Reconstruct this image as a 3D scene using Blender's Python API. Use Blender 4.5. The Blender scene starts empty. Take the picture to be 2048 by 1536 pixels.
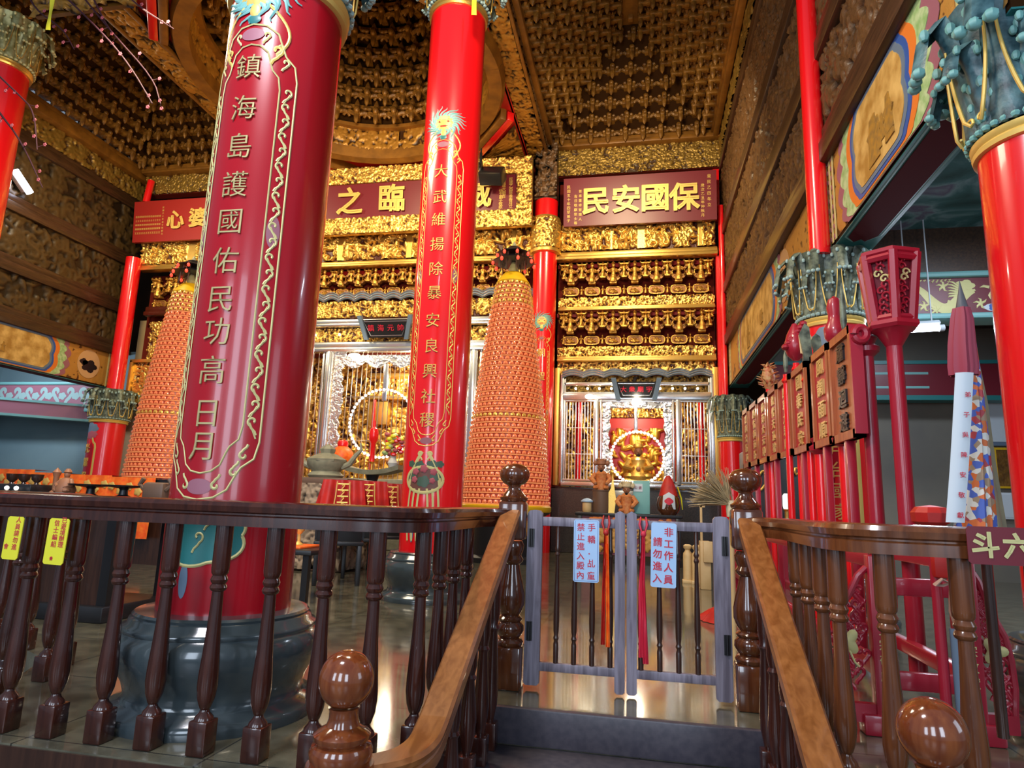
import bpy, bmesh, math, random
import numpy as np
from mathutils import Vector, Matrix

# ------------------------------------------------------------------ camera, world, light, exposure
SC = bpy.context.scene
COL = SC.collection
F_PX, PITCH, YAW, ROLL, CAM_H = 1300.0, math.radians(10.5), math.radians(11.25), math.radians(1.97), 0.98


def cam_axes():
    fw0 = Vector((-math.sin(YAW), math.cos(YAW), 0)); rt0 = Vector((math.cos(YAW), math.sin(YAW), 0)); up0 = Vector((0, 0, 1))
    fw = math.cos(PITCH) * fw0 + math.sin(PITCH) * up0
    up = math.cos(PITCH) * up0 - math.sin(PITCH) * fw0
    rt = math.cos(ROLL) * rt0 + math.sin(ROLL) * up
    return rt, math.cos(ROLL) * up - math.sin(ROLL) * rt0, fw


RT, UP, FW = cam_axes()
cam_data = bpy.data.cameras.new('camera')
cam_data.sensor_width = 36.0
cam_data.lens = F_PX / 2048 * 36.0
cam_data.clip_end = 100
cam_data.clip_start = 0.05
cam = bpy.data.objects.new('camera', cam_data)
COL.objects.link(cam)
m3 = Matrix((RT, UP, -FW)).transposed()
cam.matrix_world = Matrix.Translation((0, 0, CAM_H)) @ m3.to_4x4()
SC.camera = cam

SC.view_settings.view_transform = 'Standard'
SC.view_settings.look = 'None'
SC.view_settings.exposure = 0.0
SC.view_settings.gamma = 1.0
SC.view_settings.use_curve_mapping = False

w = bpy.data.worlds.new('daylight'); SC.world = w; w.use_nodes = True
wb = w.node_tree.nodes['Background']
wb.inputs[0].default_value = (0.62, 0.78, 1.0, 1); wb.inputs[1].default_value = 0.30


def area(name, loc, target, sx, sy, power, col, spread=180):
    L = bpy.data.lights.new(name, 'AREA'); L.shape = 'RECTANGLE'; L.size = sx; L.size_y = sy
    L.energy = power; L.color = col; L.spread = math.radians(spread)
    o = bpy.data.objects.new(name, L); COL.objects.link(o); o.location = loc
    o.rotation_euler = (Vector(target) - Vector(loc)).to_track_quat('-Z', 'Y').to_euler()
    o['kind'] = 'helper'
    return o


def point(name, loc, power, col, r=0.1):
    L = bpy.data.lights.new(name, 'POINT'); L.energy = power; L.color = col; L.shadow_soft_size = r
    o = bpy.data.objects.new(name, L); COL.objects.link(o); o.location = loc; o['kind'] = 'helper'
    return o


WARM = (1.0, 0.72, 0.38); WARMW = (1.0, 0.85, 0.62); COOL = (0.72, 0.84, 1.0)
# the open front doors of the hall behind the visitor (daylight)
for x in (-4.6, -1.3, 2.0):
    area('entrance_daylight', (x, -4.5, 2.6), (-1.6, 6, 1.6), 1.5, 3.4, 150, COOL)
area('side_door_daylight', (5.4, 1.2, 2.2), (0, 3.5, 1.0), 1.6, 2.2, 40, COOL)
# warm flood lamps fixed under the cross beams, shining on the altar front
for i, (x, tx) in enumerate(((-10.6, -11.2), (-5.4, -5.6), (-0.4, -0.1))):
    area('altar_flood_lamp', (x, 9.6, 8.3), (tx, 14.6, 5.0), 0.8, 0.4, 200, (1.0, 0.80, 0.48), 150)
# added fill lights without fixtures, washing up into the coffered ceiling
for x, y in ((-0.2, 10.8), (-5.3, 10.4), (-11.2, 10.8)):
    area('ceiling_wash_fill', (x, y - 1.0, 6.2), (x, y + 0.8, 11), 0.8, 0.8, 95 if x == -5.3 else 24, (1.0, 0.60, 0.20), 160)
# lamps inside the shrines
point('shrine_lamp', (-0.1, 15.0, 3.25), 75, WARMW, 0.15)
point('shrine_lamp', (-5.6, 15.0, 3.9), 190, WARMW, 0.2)
# added fill lights without fixtures, brightening the hall and both aisles
area('hall_fill', (-5.2, 5.0, 6.6), (-5.2, 5.0, 0), 2.0, 2.0, 300, WARMW)
area('hall_fill', (-1.2, 3.2, 6.4), (-2.2, 6.7, 3.6), 0.8, 0.8, 260, WARMW)  # added fill aimed at the middle red pillar
area('aisle_fill', (3.9, 6.2, 4.1), (3.9, 6.6, 0), 1.2, .3, 90, COOL)  # added fill, no fixture: brightens the dark right aisle
area('aisle_fill', (4.2, 9.8, 4.0), (3.9, 10.4, 0), 1.2, .3, 60, COOL)
area('left_aisle_fill', (-15.6, 12.6, 4.4), (-15.8, 15.3, 1.5), 1.6, .3, 85, COOL)  # added fill, no fixture: brightens the grey wall of the left aisle
area('hall_fill', (-2.0, 0.4, 5.2), (-1.8, 4.0, 1.5), 0.9, 0.5, 150, (0.95, 0.93, 1.0))  # added front fill over the stair

# ------------------------------------------------------------------ helpers
def at(px, py, X=None, Y=None, Z=None):
    """world point seen at a photograph pixel, on the plane X=, Y= or Z= (used to take measurements)"""
    d = (px - 1024) / F_PX * RT - (py - 768) / F_PX * UP + FW
    if X is not None: t = X / d.x
    elif Y is not None: t = Y / d.y
    else: t = (Z - CAM_H) / d.z
    return Vector((0, 0, CAM_H)) + d * t


def s2l(r, g, b):
    f = lambda c: (c / 255 / 12.92) if c <= 10 else ((c / 255 + 0.055) / 1.055) ** 2.4
    return (f(r), f(g), f(b), 1.0)


def props(o, label=None, cat=None, group=None, kind=None):
    if label: o['label'] = label
    if cat: o['category'] = cat
    if group: o['group'] = group
    if kind: o['kind'] = kind
    return o


def thing(name, label, cat, loc=(0, 0, 0), rotz=0.0, group=None):
    o = bpy.data.objects.new(name, None); COL.objects.link(o)
    o.location = loc; o.rotation_euler = (0, 0, rotz); o.empty_display_size = 0.1
    props(o, label, cat, group, 'thing')
    return o


def copy_tree(o, parent=None, loc=None, rotz=None, label=None):
    c = o.copy(); COL.objects.link(c)
    if parent is not None: c.parent = parent
    if loc is not None: c.location = loc
    if rotz is not None: c.rotation_euler = (0, 0, rotz)
    if label: c['label'] = label
    for ch in list(o.children): copy_tree(ch, c)
    return c


class MB:
    """collects shapes and links them as ONE mesh object"""
    def __init__(s): s.v = []; s.f = []; s.m = []; s.k = 0

    def add(s, vs, fs, M=None):
        b = len(s.v)
        if M is None: s.v.extend(tuple(p) for p in vs)
        else: s.v.extend(tuple(M @ Vector(p)) for p in vs)
        s.f.extend([tuple(i + b for i in f) for f in fs]); s.m.extend([s.k] * len(fs))
        return s

    def slot(s, k): s.k = k; return s

    def box(s, c, d, rot=None, bev=0.0, M=None):
        x, y, z = d[0] / 2, d[1] / 2, d[2] / 2
        if bev <= 0:
            vs = [(-x, -y, -z), (x, -y, -z), (x, y, -z), (-x, y, -z), (-x, -y, z), (x, -y, z), (x, y, z), (-x, y, z)]
            fs = [(0, 3, 2, 1), (4, 5, 6, 7), (0, 1, 5, 4), (1, 2, 6, 5), (2, 3, 7, 6), (3, 0, 4, 7)]
        else:
            b = min(bev, x * .9, y * .9, z * .9)
            bm = bmesh.new(); bmesh.ops.create_cube(bm, size=1.0)
            for v in bm.verts: v.co = Vector((v.co.x * 2 * x, v.co.y * 2 * y, v.co.z * 2 * z))
            bmesh.ops.bevel(bm, geom=bm.edges[:], offset=b, segments=2, affect='EDGES', profile=0.5)
            bm.verts.index_update()
            vs = [v.co[:] for v in bm.verts]; fs = [[v.index for v in f.verts] for f in bm.faces]; bm.free()
        T = Matrix.Translation(c)
        if rot is not None: T = T @ (rot if isinstance(rot, Matrix) else Matrix.Rotation(rot, 4, 'Z'))
        if M is not None: T = M @ T
        return s.add(vs, fs, T)

    def bb(s, a, b, bev=0.0):
        return s.box([(p + q) / 2 for p, q in zip(a, b)], [abs(q - p) for p, q in zip(a, b)], bev=bev)

    def lathe(s, prof, n=24, c=(0, 0, 0), M=None, a0=0.0, sq=None, cap=True):
        """prof: (radius, z) from bottom to top"""
        vs = []; fs = []
        for r, z in prof:
            for i in range(n):
                a = a0 + 2 * math.pi * i / n
                vs.append((c[0] + r * math.cos(a), c[1] + r * math.sin(a), c[2] + z))
        for j in range(len(prof) - 1):
            for i in range(n):
                k = (i + 1) % n
                fs.append((j * n + i, j * n + k, (j + 1) * n + k, (j + 1) * n + i))
        if cap:
            fs.append(tuple(range(n - 1, -1, -1))); fs.append(tuple(range((len(prof) - 1) * n, len(prof) * n)))
        return s.add(vs, fs, M)

    def tube(s, pts, r, n=8, M=None, flat=None, cap=True):
        pts = [Vector(p) for p in pts]; N = len(pts)
        rs = r if isinstance(r, (list, tuple)) else [r] * N
        vs = []; fs = []
        t0 = (pts[1] - pts[0]).normalized()
        up = Vector((0, 0, 1)) if abs(t0.z) < 0.9 else Vector((1, 0, 0))
        a = t0.cross(up).normalized(); b = a.cross(t0).normalized()
        for i, p in enumerate(pts):
            t = (pts[min(i + 1, N - 1)] - pts[max(i - 1, 0)])
            if t.length < 1e-9: t = t0.copy()
            t.normalize()
            a = (a - t * a.dot(t)); a = a.normalized() if a.length > 1e-6 else t.orthogonal().normalized()
            b = t.cross(a)
            for k in range(n):
                q = 2 * math.pi * k / n
                vs.append(p + a * (math.cos(q) * rs[i]) + b * (math.sin(q) * rs[i] * (flat or 1)))
        for i in range(N - 1):
            for k in range(n):
                l = (k + 1) % n
                fs.append((i * n + k, i * n + l, (i + 1) * n + l, (i + 1) * n + k))
        if cap: fs.append(tuple(range(n - 1, -1, -1))); fs.append(tuple(range((N - 1) * n, N * n)))
        return s.add(vs, fs, M)

    def sweep(s, path, prof, M=None, closed=True):
        """path: 3-D points (mostly level); prof: (side, up) outline, side to the right of travel"""
        P = [Vector(p) for p in path]; N = len(P); n = len(prof); vs = []; fs = []
        for i, p in enumerate(P):
            t1 = (P[i] - P[i - 1]) if i else None; t2 = (P[i + 1] - P[i]) if i < N - 1 else None
            ts = [Vector((t.x, t.y, 0)).normalized() for t in (t1, t2) if t is not None]
            t = sum(ts, Vector()) / len(ts); sc = 1.0 / max(0.5, t.length); t.normalize()
            side = Vector((t.y, -t.x, 0))
            for a, b in prof: vs.append(p + side * a * sc + Vector((0, 0, b)))
        for i in range(N - 1):
            for k in range(n):
                l = (k + 1) % n
                fs.append((i * n + k, (i + 1) * n + k, (i + 1) * n + l, i * n + l))
        fs.append(tuple(range(n))); fs.append(tuple(range(N * n - 1, (N - 1) * n - 1, -1)))
        return s.add(vs, fs, M)

    def ball(s, c, r, n=10, k=6, M=None):
        rr = r if isinstance(r, (list, tuple)) else (r, r, r)
        vs = [(c[0], c[1], c[2] - rr[2])]; fs = []
        for j in range(1, k):
            q = -math.pi / 2 + math.pi * j / k
            for i in range(n):
                a = 2 * math.pi * i / n
                vs.append((c[0] + rr[0] * math.cos(q) * math.cos(a), c[1] + rr[1] * math.cos(q) * math.sin(a), c[2] + rr[2] * math.sin(q)))
        vs.append((c[0], c[1], c[2] + rr[2])); L = len(vs) - 1
        for i in range(n):
            l = (i + 1) % n
            fs.append((0, 1 + l, 1 + i)); fs.append((L, 1 + (k - 2) * n + i, 1 + (k - 2) * n + l))
            for j in range(k - 2): fs.append((1 + j * n + i, 1 + j * n + l, 1 + (j + 1) * n + l, 1 + (j + 1) * n + i))
        return s.add(vs, fs, M)

    def prism(s, poly, w0, w1, fn):
        """poly in (u, v) extruded from w0 to w1; fn(u, v, w) -> xyz"""
        n = len(poly)
        vs = [fn(u, v, w0) for u, v in poly] + [fn(u, v, w1) for u, v in poly]
        fs = [tuple(range(n - 1, -1, -1)), tuple(range(n, 2 * n))] + [(i, (i + 1) % n, n + (i + 1) % n, n + i) for i in range(n)]
        return s.add(vs, fs)

    def disc(s, poly, fn, w=0.0, rings=4, dome=0.0, c=None):
        """star shaped patch laid on a curved surface"""
        n = len(poly)
        if c is None: c = (sum(p[0] for p in poly) / n, sum(p[1] for p in poly) / n)
        vs = [fn(c[0], c[1], w + dome)]; fs = []
        for j in range(1, rings + 1):
            q = j / rings
            for u, v in poly: vs.append(fn(c[0] + (u - c[0]) * q, c[1] + (v - c[1]) * q, w + dome * math.sqrt(max(0, 1 - q * q))))
        for i in range(n):
            l = (i + 1) % n
            fs.append((0, 1 + i, 1 + l))
            for j in range(rings - 1): fs.append((1 + j * n + i, 1 + (j + 1) * n + i, 1 + (j + 1) * n + l, 1 + j * n + l))
        return s.add(vs, fs)

    def ribbon(s, pts, wd, fn, w=0.002, h=0.003):
        """raised line with a ridge, drawn in (u, v) and laid on fn"""
        N = len(pts); vs = []; fs = []
        for i, (u, v) in enumerate(pts):
            a = pts[max(i - 1, 0)]; b = pts[min(i + 1, N - 1)]
            du, dv = b[0] - a[0], b[1] - a[1]; L = math.hypot(du, dv) or 1
            k = (wd[i] if isinstance(wd, (list, tuple)) else wd) / 2
            nu, nv = -dv / L * k, du / L * k
            vs += [fn(u + nu, v + nv, w), fn(u, v, w + h), fn(u - nu, v - nv, w)]
        for i in range(N - 1):
            b = 3 * i
            fs += [(b, b + 1, b + 4, b + 3), (b + 1, b + 2, b + 5, b + 4)]
        return s.add(vs, fs)

    def text(s, ch, u, v, size, fn, w=0.002, bold=0.012, ext=0.02, sx=1.0):
        vs, fs = glyph(ch, bold, ext)
        return s.add([fn(u + p[0] * size * sx, v + p[1] * size, w + (p[2] + ext) * size) for p in vs], fs)

    def build(s, name, mats, parent=None, smooth=True, angle=38, world=True, kind=None, label=None):
        me = bpy.data.meshes.new(name)
        V = s.v
        if parent is not None and world:
            q = Matrix.Translation(parent.location) @ parent.rotation_euler.to_matrix().to_4x4()
            p = parent.parent
            while p is not None:
                q = Matrix.Translation(p.location) @ p.rotation_euler.to_matrix().to_4x4() @ q; p = p.parent
            q = q.inverted(); V = [tuple(q @ Vector(p)) for p in V]
        me.from_pydata(V, [], s.f)
        if not isinstance(mats, (list, tuple)): mats = [mats]
        for m in mats: me.materials.append(m)
        if len(mats) > 1: me.polygons.foreach_set('material_index', s.m)
        if smooth:
            me.polygons.foreach_set('use_smooth', [True] * len(me.polygons))
            me.set_sharp_from_angle(angle=math.radians(angle))
        me.update()
        o = bpy.data.objects.new(name, me); COL.objects.link(o)
        if parent is not None: o.parent = parent
        if kind: o['kind'] = kind
        if label: o['label'] = label
        return o


_fc = bpy.data.curves.new('writing', 'FONT'); _fc.align_x = 'CENTER'
_fo = bpy.data.objects.new('writing', _fc); COL.objects.link(_fo)
_gl = {}


def glyph(ch, bold, ext):
    """one character as a solid; strokes are thickened by a strip along the outline"""
    key = (ch, bold, ext)
    if key not in _gl:
        _fc.body = ch; _fc.offset = min(0.0, bold); _fc.extrude = ext; _fc.resolution_u = 2
        bpy.context.view_layer.update()
        me = bpy.data.meshes.new_from_object(_fo.evaluated_get(bpy.context.evaluated_depsgraph_get()))
        vs = [(v.co.x, v.co.y - 0.38, v.co.z) for v in me.vertices]; fs = [tuple(p.vertices) for p in me.polygons]
        bpy.data.meshes.remove(me)
        if bold > 0:
            cnt = {}
            for f in fs:
                if all(vs[i][2] > ext - 1e-5 for i in f):
                    for a, b in zip(f, f[1:] + f[:1]):
                        k = tuple(sorted(((round(vs[a][0], 5), round(vs[a][1], 5)), (round(vs[b][0], 5), round(vs[b][1], 5))))); cnt[k] = cnt.get(k, 0) + 1
            for kk, (((ax, ay), (bx, by)), n) in enumerate(cnt.items()):
                if n != 1: continue
                L = math.hypot(bx - ax, by - ay) or 1; dx, dy = (bx - ax) / L * bold, (by - ay) / L * bold; b0 = len(vs); z = ext + .002 + (kk % 13) * .0022
                vs += [(ax - dx * .7 - dy, ay - dy * .7 + dx, z), (ax - dx * .7 + dy, ay - dy * .7 - dx, z), (bx + dx * .7 + dy, by + dy * .7 - dx, z), (bx + dx * .7 - dy, by + dy * .7 + dx, z)]
                fs.append((b0, b0 + 1, b0 + 2, b0 + 3))
        _gl[key] = (vs, fs)
    return _gl[key]


def plane(o, U, V, N=None):
    o, U, V = Vector(o), Vector(U), Vector(V)
    N = Vector(N) if N is not None else U.cross(V)
    return lambda u, v, w=0.0: o + U * u + V * v + N * w


def cyl(c, r, a0=0.0):
    """front of the cylinder faces -Y; u runs to the right as seen from the front"""
    rf = r if callable(r) else (lambda z: r)
    def fn(u, v, w=0.0):
        R = rf(v); a = a0 + u / R
        return Vector((c[0] + (R + w) * math.sin(a), c[1] - (R + w) * math.cos(a), v))
    return fn


# ---- carved reliefs: overlapping oriented lobes, curls and small figures rasterised to a height field
def carve(w, h, res, seed, n=None, size=0.06, kind='figures', fill=1.0):
    rng = np.random.RandomState(seed)
    nu, nv = max(8, int(w / res)), max(6, int(h / res))
    H = np.zeros((nv + 1, nu + 1), np.float32)
    gu = np.linspace(0, w, nu + 1); gv = np.linspace(0, h, nv + 1)

    def stamp(cu, cv, ra, rb, ang, hh, ring=None):
        R = max(ra, rb) * (1.3 if ring else 1)
        i0, i1 = np.searchsorted(gu, (cu - R, cu + R)); j0, j1 = np.searchsorted(gv, (cv - R, cv + R))
        if i1 <= i0 or j1 <= j0: return
        U, V = np.meshgrid(gu[i0:i1] - cu, gv[j0:j1] - cv)
        c, s = math.cos(ang), math.sin(ang)
        a = (U * c + V * s) / ra; b = (-U * s + V * c) / rb
        d = np.sqrt(a * a + b * b)
        if ring:
            k = 1 - ((d - 1 + ring) / ring) ** 2
            k = np.where(np.arctan2(b, a) > -1.6, k, 0)
        else: k = 1 - d * d
        H[j0:j1, i0:i1] = np.maximum(H[j0:j1, i0:i1], hh * np.sqrt(np.clip(k, 0, 1)))
    N = n or int(w * h / (size * size) * 1.5 * fill)
    for _ in range(N):
        cu, cv = rng.uniform(0, w), rng.uniform(0, h)
        k = rng.rand(); sz = size * rng.uniform(.6, 1.25)
        if kind == 'scroll' and k < .6: stamp(cu, cv, sz * 1.0, sz * .8, rng.uniform(0, 6.3), rng.uniform(.5, .9), .38)
        elif kind == 'figures' and k < .16:
            stamp(cu, cv, sz * .55, sz * 1.3, rng.uniform(-.3, .3), .85); stamp(cu, cv + sz * 1.4, sz * .38, sz * .42, 0, 1.0)
            stamp(cu + sz * .6, cv + sz * .4, sz * .7, sz * .25, rng.uniform(-1, 1), .9)
        elif k < .4: stamp(cu, cv, sz * .9, sz * .7, rng.uniform(0, 6.3), rng.uniform(.4, .85), .4)
        else: stamp(cu, cv, sz * 1.1, sz * .35, rng.uniform(0, 3.2), rng.uniform(.35, .95))
    return H, gu, gv


def relief(name, H, gu, gv, fn, depth, mat, parent=None, kind=None, label=None):
    """fn(u, v, w) -> xyz; w is the carved height"""
    nv, nu = H.shape
    co = np.array([fn(u, v, float(H[j, i]) * depth) for j, v in enumerate(gv) for i, u in enumerate(gu)], np.float32)
    idx = np.arange(nu * nv).reshape(nv, nu)
    q = np.stack([idx[:-1, :-1], idx[:-1, 1:], idx[1:, 1:], idx[1:, :-1]], -1).reshape(-1, 4)
    p = parent
    while p is not None: co -= np.array(p.location, np.float32); p = p.parent
    me = bpy.data.meshes.new(name)
    me.vertices.add(len(co)); me.vertices.foreach_set('co', co.ravel())
    me.loops.add(q.size); me.loops.foreach_set('vertex_index', q.ravel().astype(np.int32))
    me.polygons.add(len(q)); me.polygons.foreach_set('loop_start', np.arange(0, q.size, 4, dtype=np.int32))
    me.update(calc_edges=True); me.validate()
    me.polygons.foreach_set('use_smooth', [True] * len(me.polygons))
    at_ = me.attributes.new('carved_height', 'FLOAT', 'POINT'); at_.data.foreach_set('value', H.ravel().astype(np.float32))
    me.materials.append(mat)
    o = bpy.data.objects.new(name, me); COL.objects.link(o)
    if parent is not None: o.parent = parent
    if kind: o['kind'] = kind
    if label: o['label'] = label
    return o


def carved(name, fn, w, h, depth, mat, parent=None, seed=1, res=0.014, size=0.06, style='figures', fill=1.0, label=None):
    H, gu, gv = carve(w, h, res, seed, size=size, kind=style, fill=fill)
    return relief(name, H, gu, gv, fn, depth, mat, parent, label=label)


# ------------------------------------------------------------------ materials
def mat(name, col, rough=0.5, metal=0.0, spec=0.5, coat=0.0, emit=None, es=0.0, bump=None, var=None, scale=20.0, alpha=None, trans=0.0):
    m = bpy.data.materials.new(name); m.use_nodes = True
    nt = m.node_tree; b = nt.nodes['Principled BSDF']
    b.inputs['Base Color'].default_value = col; b.inputs['Roughness'].default_value = rough
    b.inputs['Metallic'].default_value = metal; b.inputs['Specular IOR Level'].default_value = spec
    b.inputs['Coat Weight'].default_value = coat; b.inputs['Coat Roughness'].default_value = 0.06
    if trans: b.inputs['Transmission Weight'].default_value = trans
    if emit: b.inputs['Emission Color'].default_value = emit; b.inputs['Emission Strength'].default_value = es
    tc = nt.nodes.new('ShaderNodeTexCoord')
    if var is not None:
        n = nt.nodes.new('ShaderNodeTexNoise'); n.inputs['Scale'].default_value = scale; n.inputs['Detail'].default_value = 4
        nt.links.new(tc.outputs['Object'], n.inputs['Vector'])
        r = nt.nodes.new('ShaderNodeValToRGB'); r.color_ramp.elements[0].position = .35; r.color_ramp.elements[1].position = .65
        r.color_ramp.elements[0].color = col; r.color_ramp.elements[1].color = var
        nt.links.new(n.outputs['Fac'], r.inputs['Fac']); nt.links.new(r.outputs['Color'], b.inputs['Base Color'])
    if bump:
        n2 = nt.nodes.new('ShaderNodeTexNoise'); n2.inputs['Scale'].default_value = bump[1]; n2.inputs['Detail'].default_value = 3
        nt.links.new(tc.outputs['Object'], n2.inputs['Vector'])
        bu = nt.nodes.new('ShaderNodeBump'); bu.inputs['Strength'].default_value = bump[0]; bu.inputs['Distance'].default_value = bump[2] if len(bump) > 2 else .01
        nt.links.new(n2.outputs['Fac'], bu.inputs['Height']); nt.links.new(bu.outputs['Normal'], b.inputs['Normal'])
    return m


def relief_mat(name, low, high, p0=.1, p1=.35, rough=.35, metal=.8, bump=(.35, 60, .01)):
    """high colour on the raised carving, low in the ground; gilding over paint where gilt"""
    m = mat(name, high, rough, metal, bump=bump); nt = m.node_tree; b = nt.nodes['Principled BSDF']
    a = nt.nodes.new('ShaderNodeAttribute'); a.attribute_name = 'carved_height'
    r = nt.nodes.new('ShaderNodeValToRGB'); r.color_ramp.elements[0].position = p0; r.color_ramp.elements[1].position = p1
    r.color_ramp.elements[0].color = low; r.color_ramp.elements[1].color = high
    nt.links.new(a.outputs['Fac'], r.inputs['Fac']); nt.links.new(r.outputs['Color'], b.inputs['Base Color'])
    mm = nt.nodes.new('ShaderNodeMapRange'); mm.inputs['From Min'].default_value = p0; mm.inputs['From Max'].default_value = p1
    mm.inputs['To Max'].default_value = metal
    nt.links.new(a.outputs['Fac'], mm.inputs['Value']); nt.links.new(mm.outputs['Result'], b.inputs['Metallic'])
    return m


def wood_mat(name, c1, c2, rough=.3, coat=.3, axis=2, scale=6.0):
    m = mat(name, c1, rough, coat=coat); nt = m.node_tree; b = nt.nodes['Principled BSDF']
    tc = nt.nodes['Texture Coordinate'] if 'Texture Coordinate' in nt.nodes else nt.nodes.new('ShaderNodeTexCoord')
    mp = nt.nodes.new('ShaderNodeMapping'); sc = [scale * 6] * 3; sc[axis] = scale * .5; mp.inputs['Scale'].default_value = sc
    n = nt.nodes.new('ShaderNodeTexNoise'); n.inputs['Scale'].default_value = 1.0; n.inputs['Detail'].default_value = 5; n.inputs['Distortion'].default_value = .6
    r = nt.nodes.new('ShaderNodeValToRGB'); r.color_ramp.elements[0].color = c1; r.color_ramp.elements[1].color = c2
    r.color_ramp.elements[0].position = .35; r.color_ramp.elements[1].position = .68
    nt.links.new(tc.outputs['Object'], mp.inputs['Vector']); nt.links.new(mp.outputs['Vector'], n.inputs['Vector'])
    nt.links.new(n.outputs['Fac'], r.inputs['Fac']); nt.links.new(r.outputs['Color'], b.inputs['Base Color'])
    return m


M = {}
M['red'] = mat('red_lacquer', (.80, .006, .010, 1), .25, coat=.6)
M['crimson'] = mat('red_lacquer_daylit', (.38, .002, .010, 1), .26, coat=.35)  # same red lacquer, with its cool daylight tone put into the colour
M['red_paint'] = mat('red_paint', (.50, .012, .008, 1), .45)
M['rack_red'] = mat('rack_red_paint', (.36, .012, .03, 1), .32, coat=.3)
M['maroon'] = mat('maroon_board', (.16, .012, .022, 1), .38)
M['panel_red'] = mat('panel_crimson', (.40, .006, .02, 1), .22, coat=.7)
M['gold'] = mat('gold_leaf', (.80, .50, .12, 1), .32, .8, bump=(.25, 60, .01))
M['gold_paint'] = mat('gold_paint', (.80, .55, .14, 1), .45, .35)
M['pale_gold'] = mat('pale_gold_paint', (.62, .56, .24, 1), .5, .15)
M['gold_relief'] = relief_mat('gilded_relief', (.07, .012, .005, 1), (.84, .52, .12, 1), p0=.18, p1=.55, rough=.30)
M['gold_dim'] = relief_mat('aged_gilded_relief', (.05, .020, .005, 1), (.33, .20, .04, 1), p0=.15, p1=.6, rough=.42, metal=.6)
M['ceil_relief'] = relief_mat('ochre_carving', (.04, .014, .003, 1), (.44, .21, .03, 1), p0=.12, p1=.6, rough=.42, metal=.35)
M['brown_relief'] = relief_mat('dark_wood_carving', (.016, .007, .003, 1), (.15, .075, .030, 1), p1=.9, rough=.4, metal=.15)
M['ochre'] = mat('ochre_bracket', (.27, .125, .018, 1), .45, .2, var=(.13, .055, .009, 1), scale=9, bump=(.5, 30, .02))
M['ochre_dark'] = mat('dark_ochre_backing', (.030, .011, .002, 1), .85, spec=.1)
M['ochre_beam'] = mat('ochre_beam', (.28, .12, .016, 1), .45, .15, var=(.17, .07, .010, 1), scale=4)
M['brown'] = wood_mat('dark_brown_timber', (.035, .016, .008, 1), (.075, .034, .014, 1), .4, .1, 1)
M['bracket_gold'] = mat('gilded_bracket', (.82, .50, .11, 1), .32, .75, var=(.42, .19, .025, 1), scale=14, bump=(.6, 45, .02))
M['bracket_red'] = mat('red_bracket_ground', (.13, .014, .008, 1), .8, spec=.1)
M['aged_gold'] = mat('aged_gold_bracket', (.34, .15, .035, 1), .45, .4, var=(.20, .07, .02, 1), scale=18)
M['soffit'] = mat('maroon_underside', (.10, .012, .018, 1), .8, spec=.15)
M['rail'] = wood_mat('mahogany_rail', (.030, .007, .005, 1), (.062, .016, .009, 1), .22, .6)
M['rail_r'] = wood_mat('brown_varnished_rail', (.095, .027, .009, 1), (.17, .054, .017, 1), .22, .6)
M['stair'] = wood_mat('worn_stair_rail', (.20, .064, .013, 1), (.32, .120, .032, 1), .34, .3, 1)
M['newel'] = wood_mat('newel_varnish', (.070, .017, .006, 1), (.125, .036, .010, 1), .16, .8)
M['newel_low'] = wood_mat('newel_red_varnish', (.15, .032, .009, 1), (.24, .066, .018, 1), .14, .9)
M['gate'] = wood_mat('weathered_gate_wood', (.12, .10, .13, 1), (.28, .25, .31, 1), .5, .1)
M['dark_wood'] = wood_mat('dark_spindle', (.030, .012, .008, 1), (.055, .022, .013, 1), .3, .4)
M['stone'] = mat('polished_grey_stone', (.036, .050, .058, 1), .16, coat=.5, var=(.058, .074, .078, 1), scale=5)
M['stone_edge'] = mat('pale_stone', (.30, .24, .17, 1), .45)
M['carved_stone'] = relief_mat('carved_brown_stone', (.06, .04, .028, 1), (.34, .25, .17, 1), p1=.6, rough=.6, metal=0)
M['green_stone'] = mat('grey_green_stone', (.22, .22, .15, 1), .45, var=(.30, .29, .20, 1), scale=12)
M['silver'] = mat('silver_frame', (.80, .80, .78, 1), .22, .9)
M['silver_relief'] = relief_mat('silver_filigree', (.45, .45, .46, 1), (.90, .90, .88, 1), rough=.25, metal=.9)
M['steel'] = mat('steel_rod', (.75, .70, .60, 1), .25, .9)
M['black'] = mat('black_paint', (.012, .012, .014, 1), .35)
M['black_stone'] = mat('dark_granite', (.035, .036, .042, 1), .18, coat=.4, var=(.055, .05, .055, 1), scale=40)
M['orange_dull'] = mat('faded_orange_robe', (.50, .13, .03, 1), .6, var=(.60, .24, .07, 1), scale=25)
M['board_dark_red'] = mat('dull_red_board', (.30, .012, .008, 1), .5)
M['text_gold'] = mat('dull_gold_text', (.46, .38, .17, 1), .5, .2)
M['capital_gold'] = mat('gilded_green_leaf', (.22, .20, .06, 1), .4, .4, var=(.45, .42, .20, 1), scale=14)
M['orange'] = mat('orange_satin', (.90, .10, .012, 1), .45, var=(.95, .22, .02, 1), scale=16)
M['cloth_red'] = mat('red_brocade', (.55, .016, .008, 1), .5, var=(.36, .008, .006, 1), scale=7)
M['teal'] = mat('teal_paint', (.02, .17, .17, 1), .4)
M['teal_light'] = mat('pale_teal_paint', (.18, .42, .40, 1), .45)
M['blue'] = mat('blue_paint', (.03, .10, .38, 1), .45)
M['blue_grey'] = mat('blue_grey_paint', (.13, .19, .27, 1), .5)
M['green'] = mat('leaf_green_paint', (.26, .46, .16, 1), .5, var=(.52, .66, .36, 1), scale=14)
M['mauve'] = mat('mauve_paint', (.33, .12, .16, 1), .5)
M['orange_paint'] = mat('orange_paint', (.75, .20, .025, 1), .5)
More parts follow.
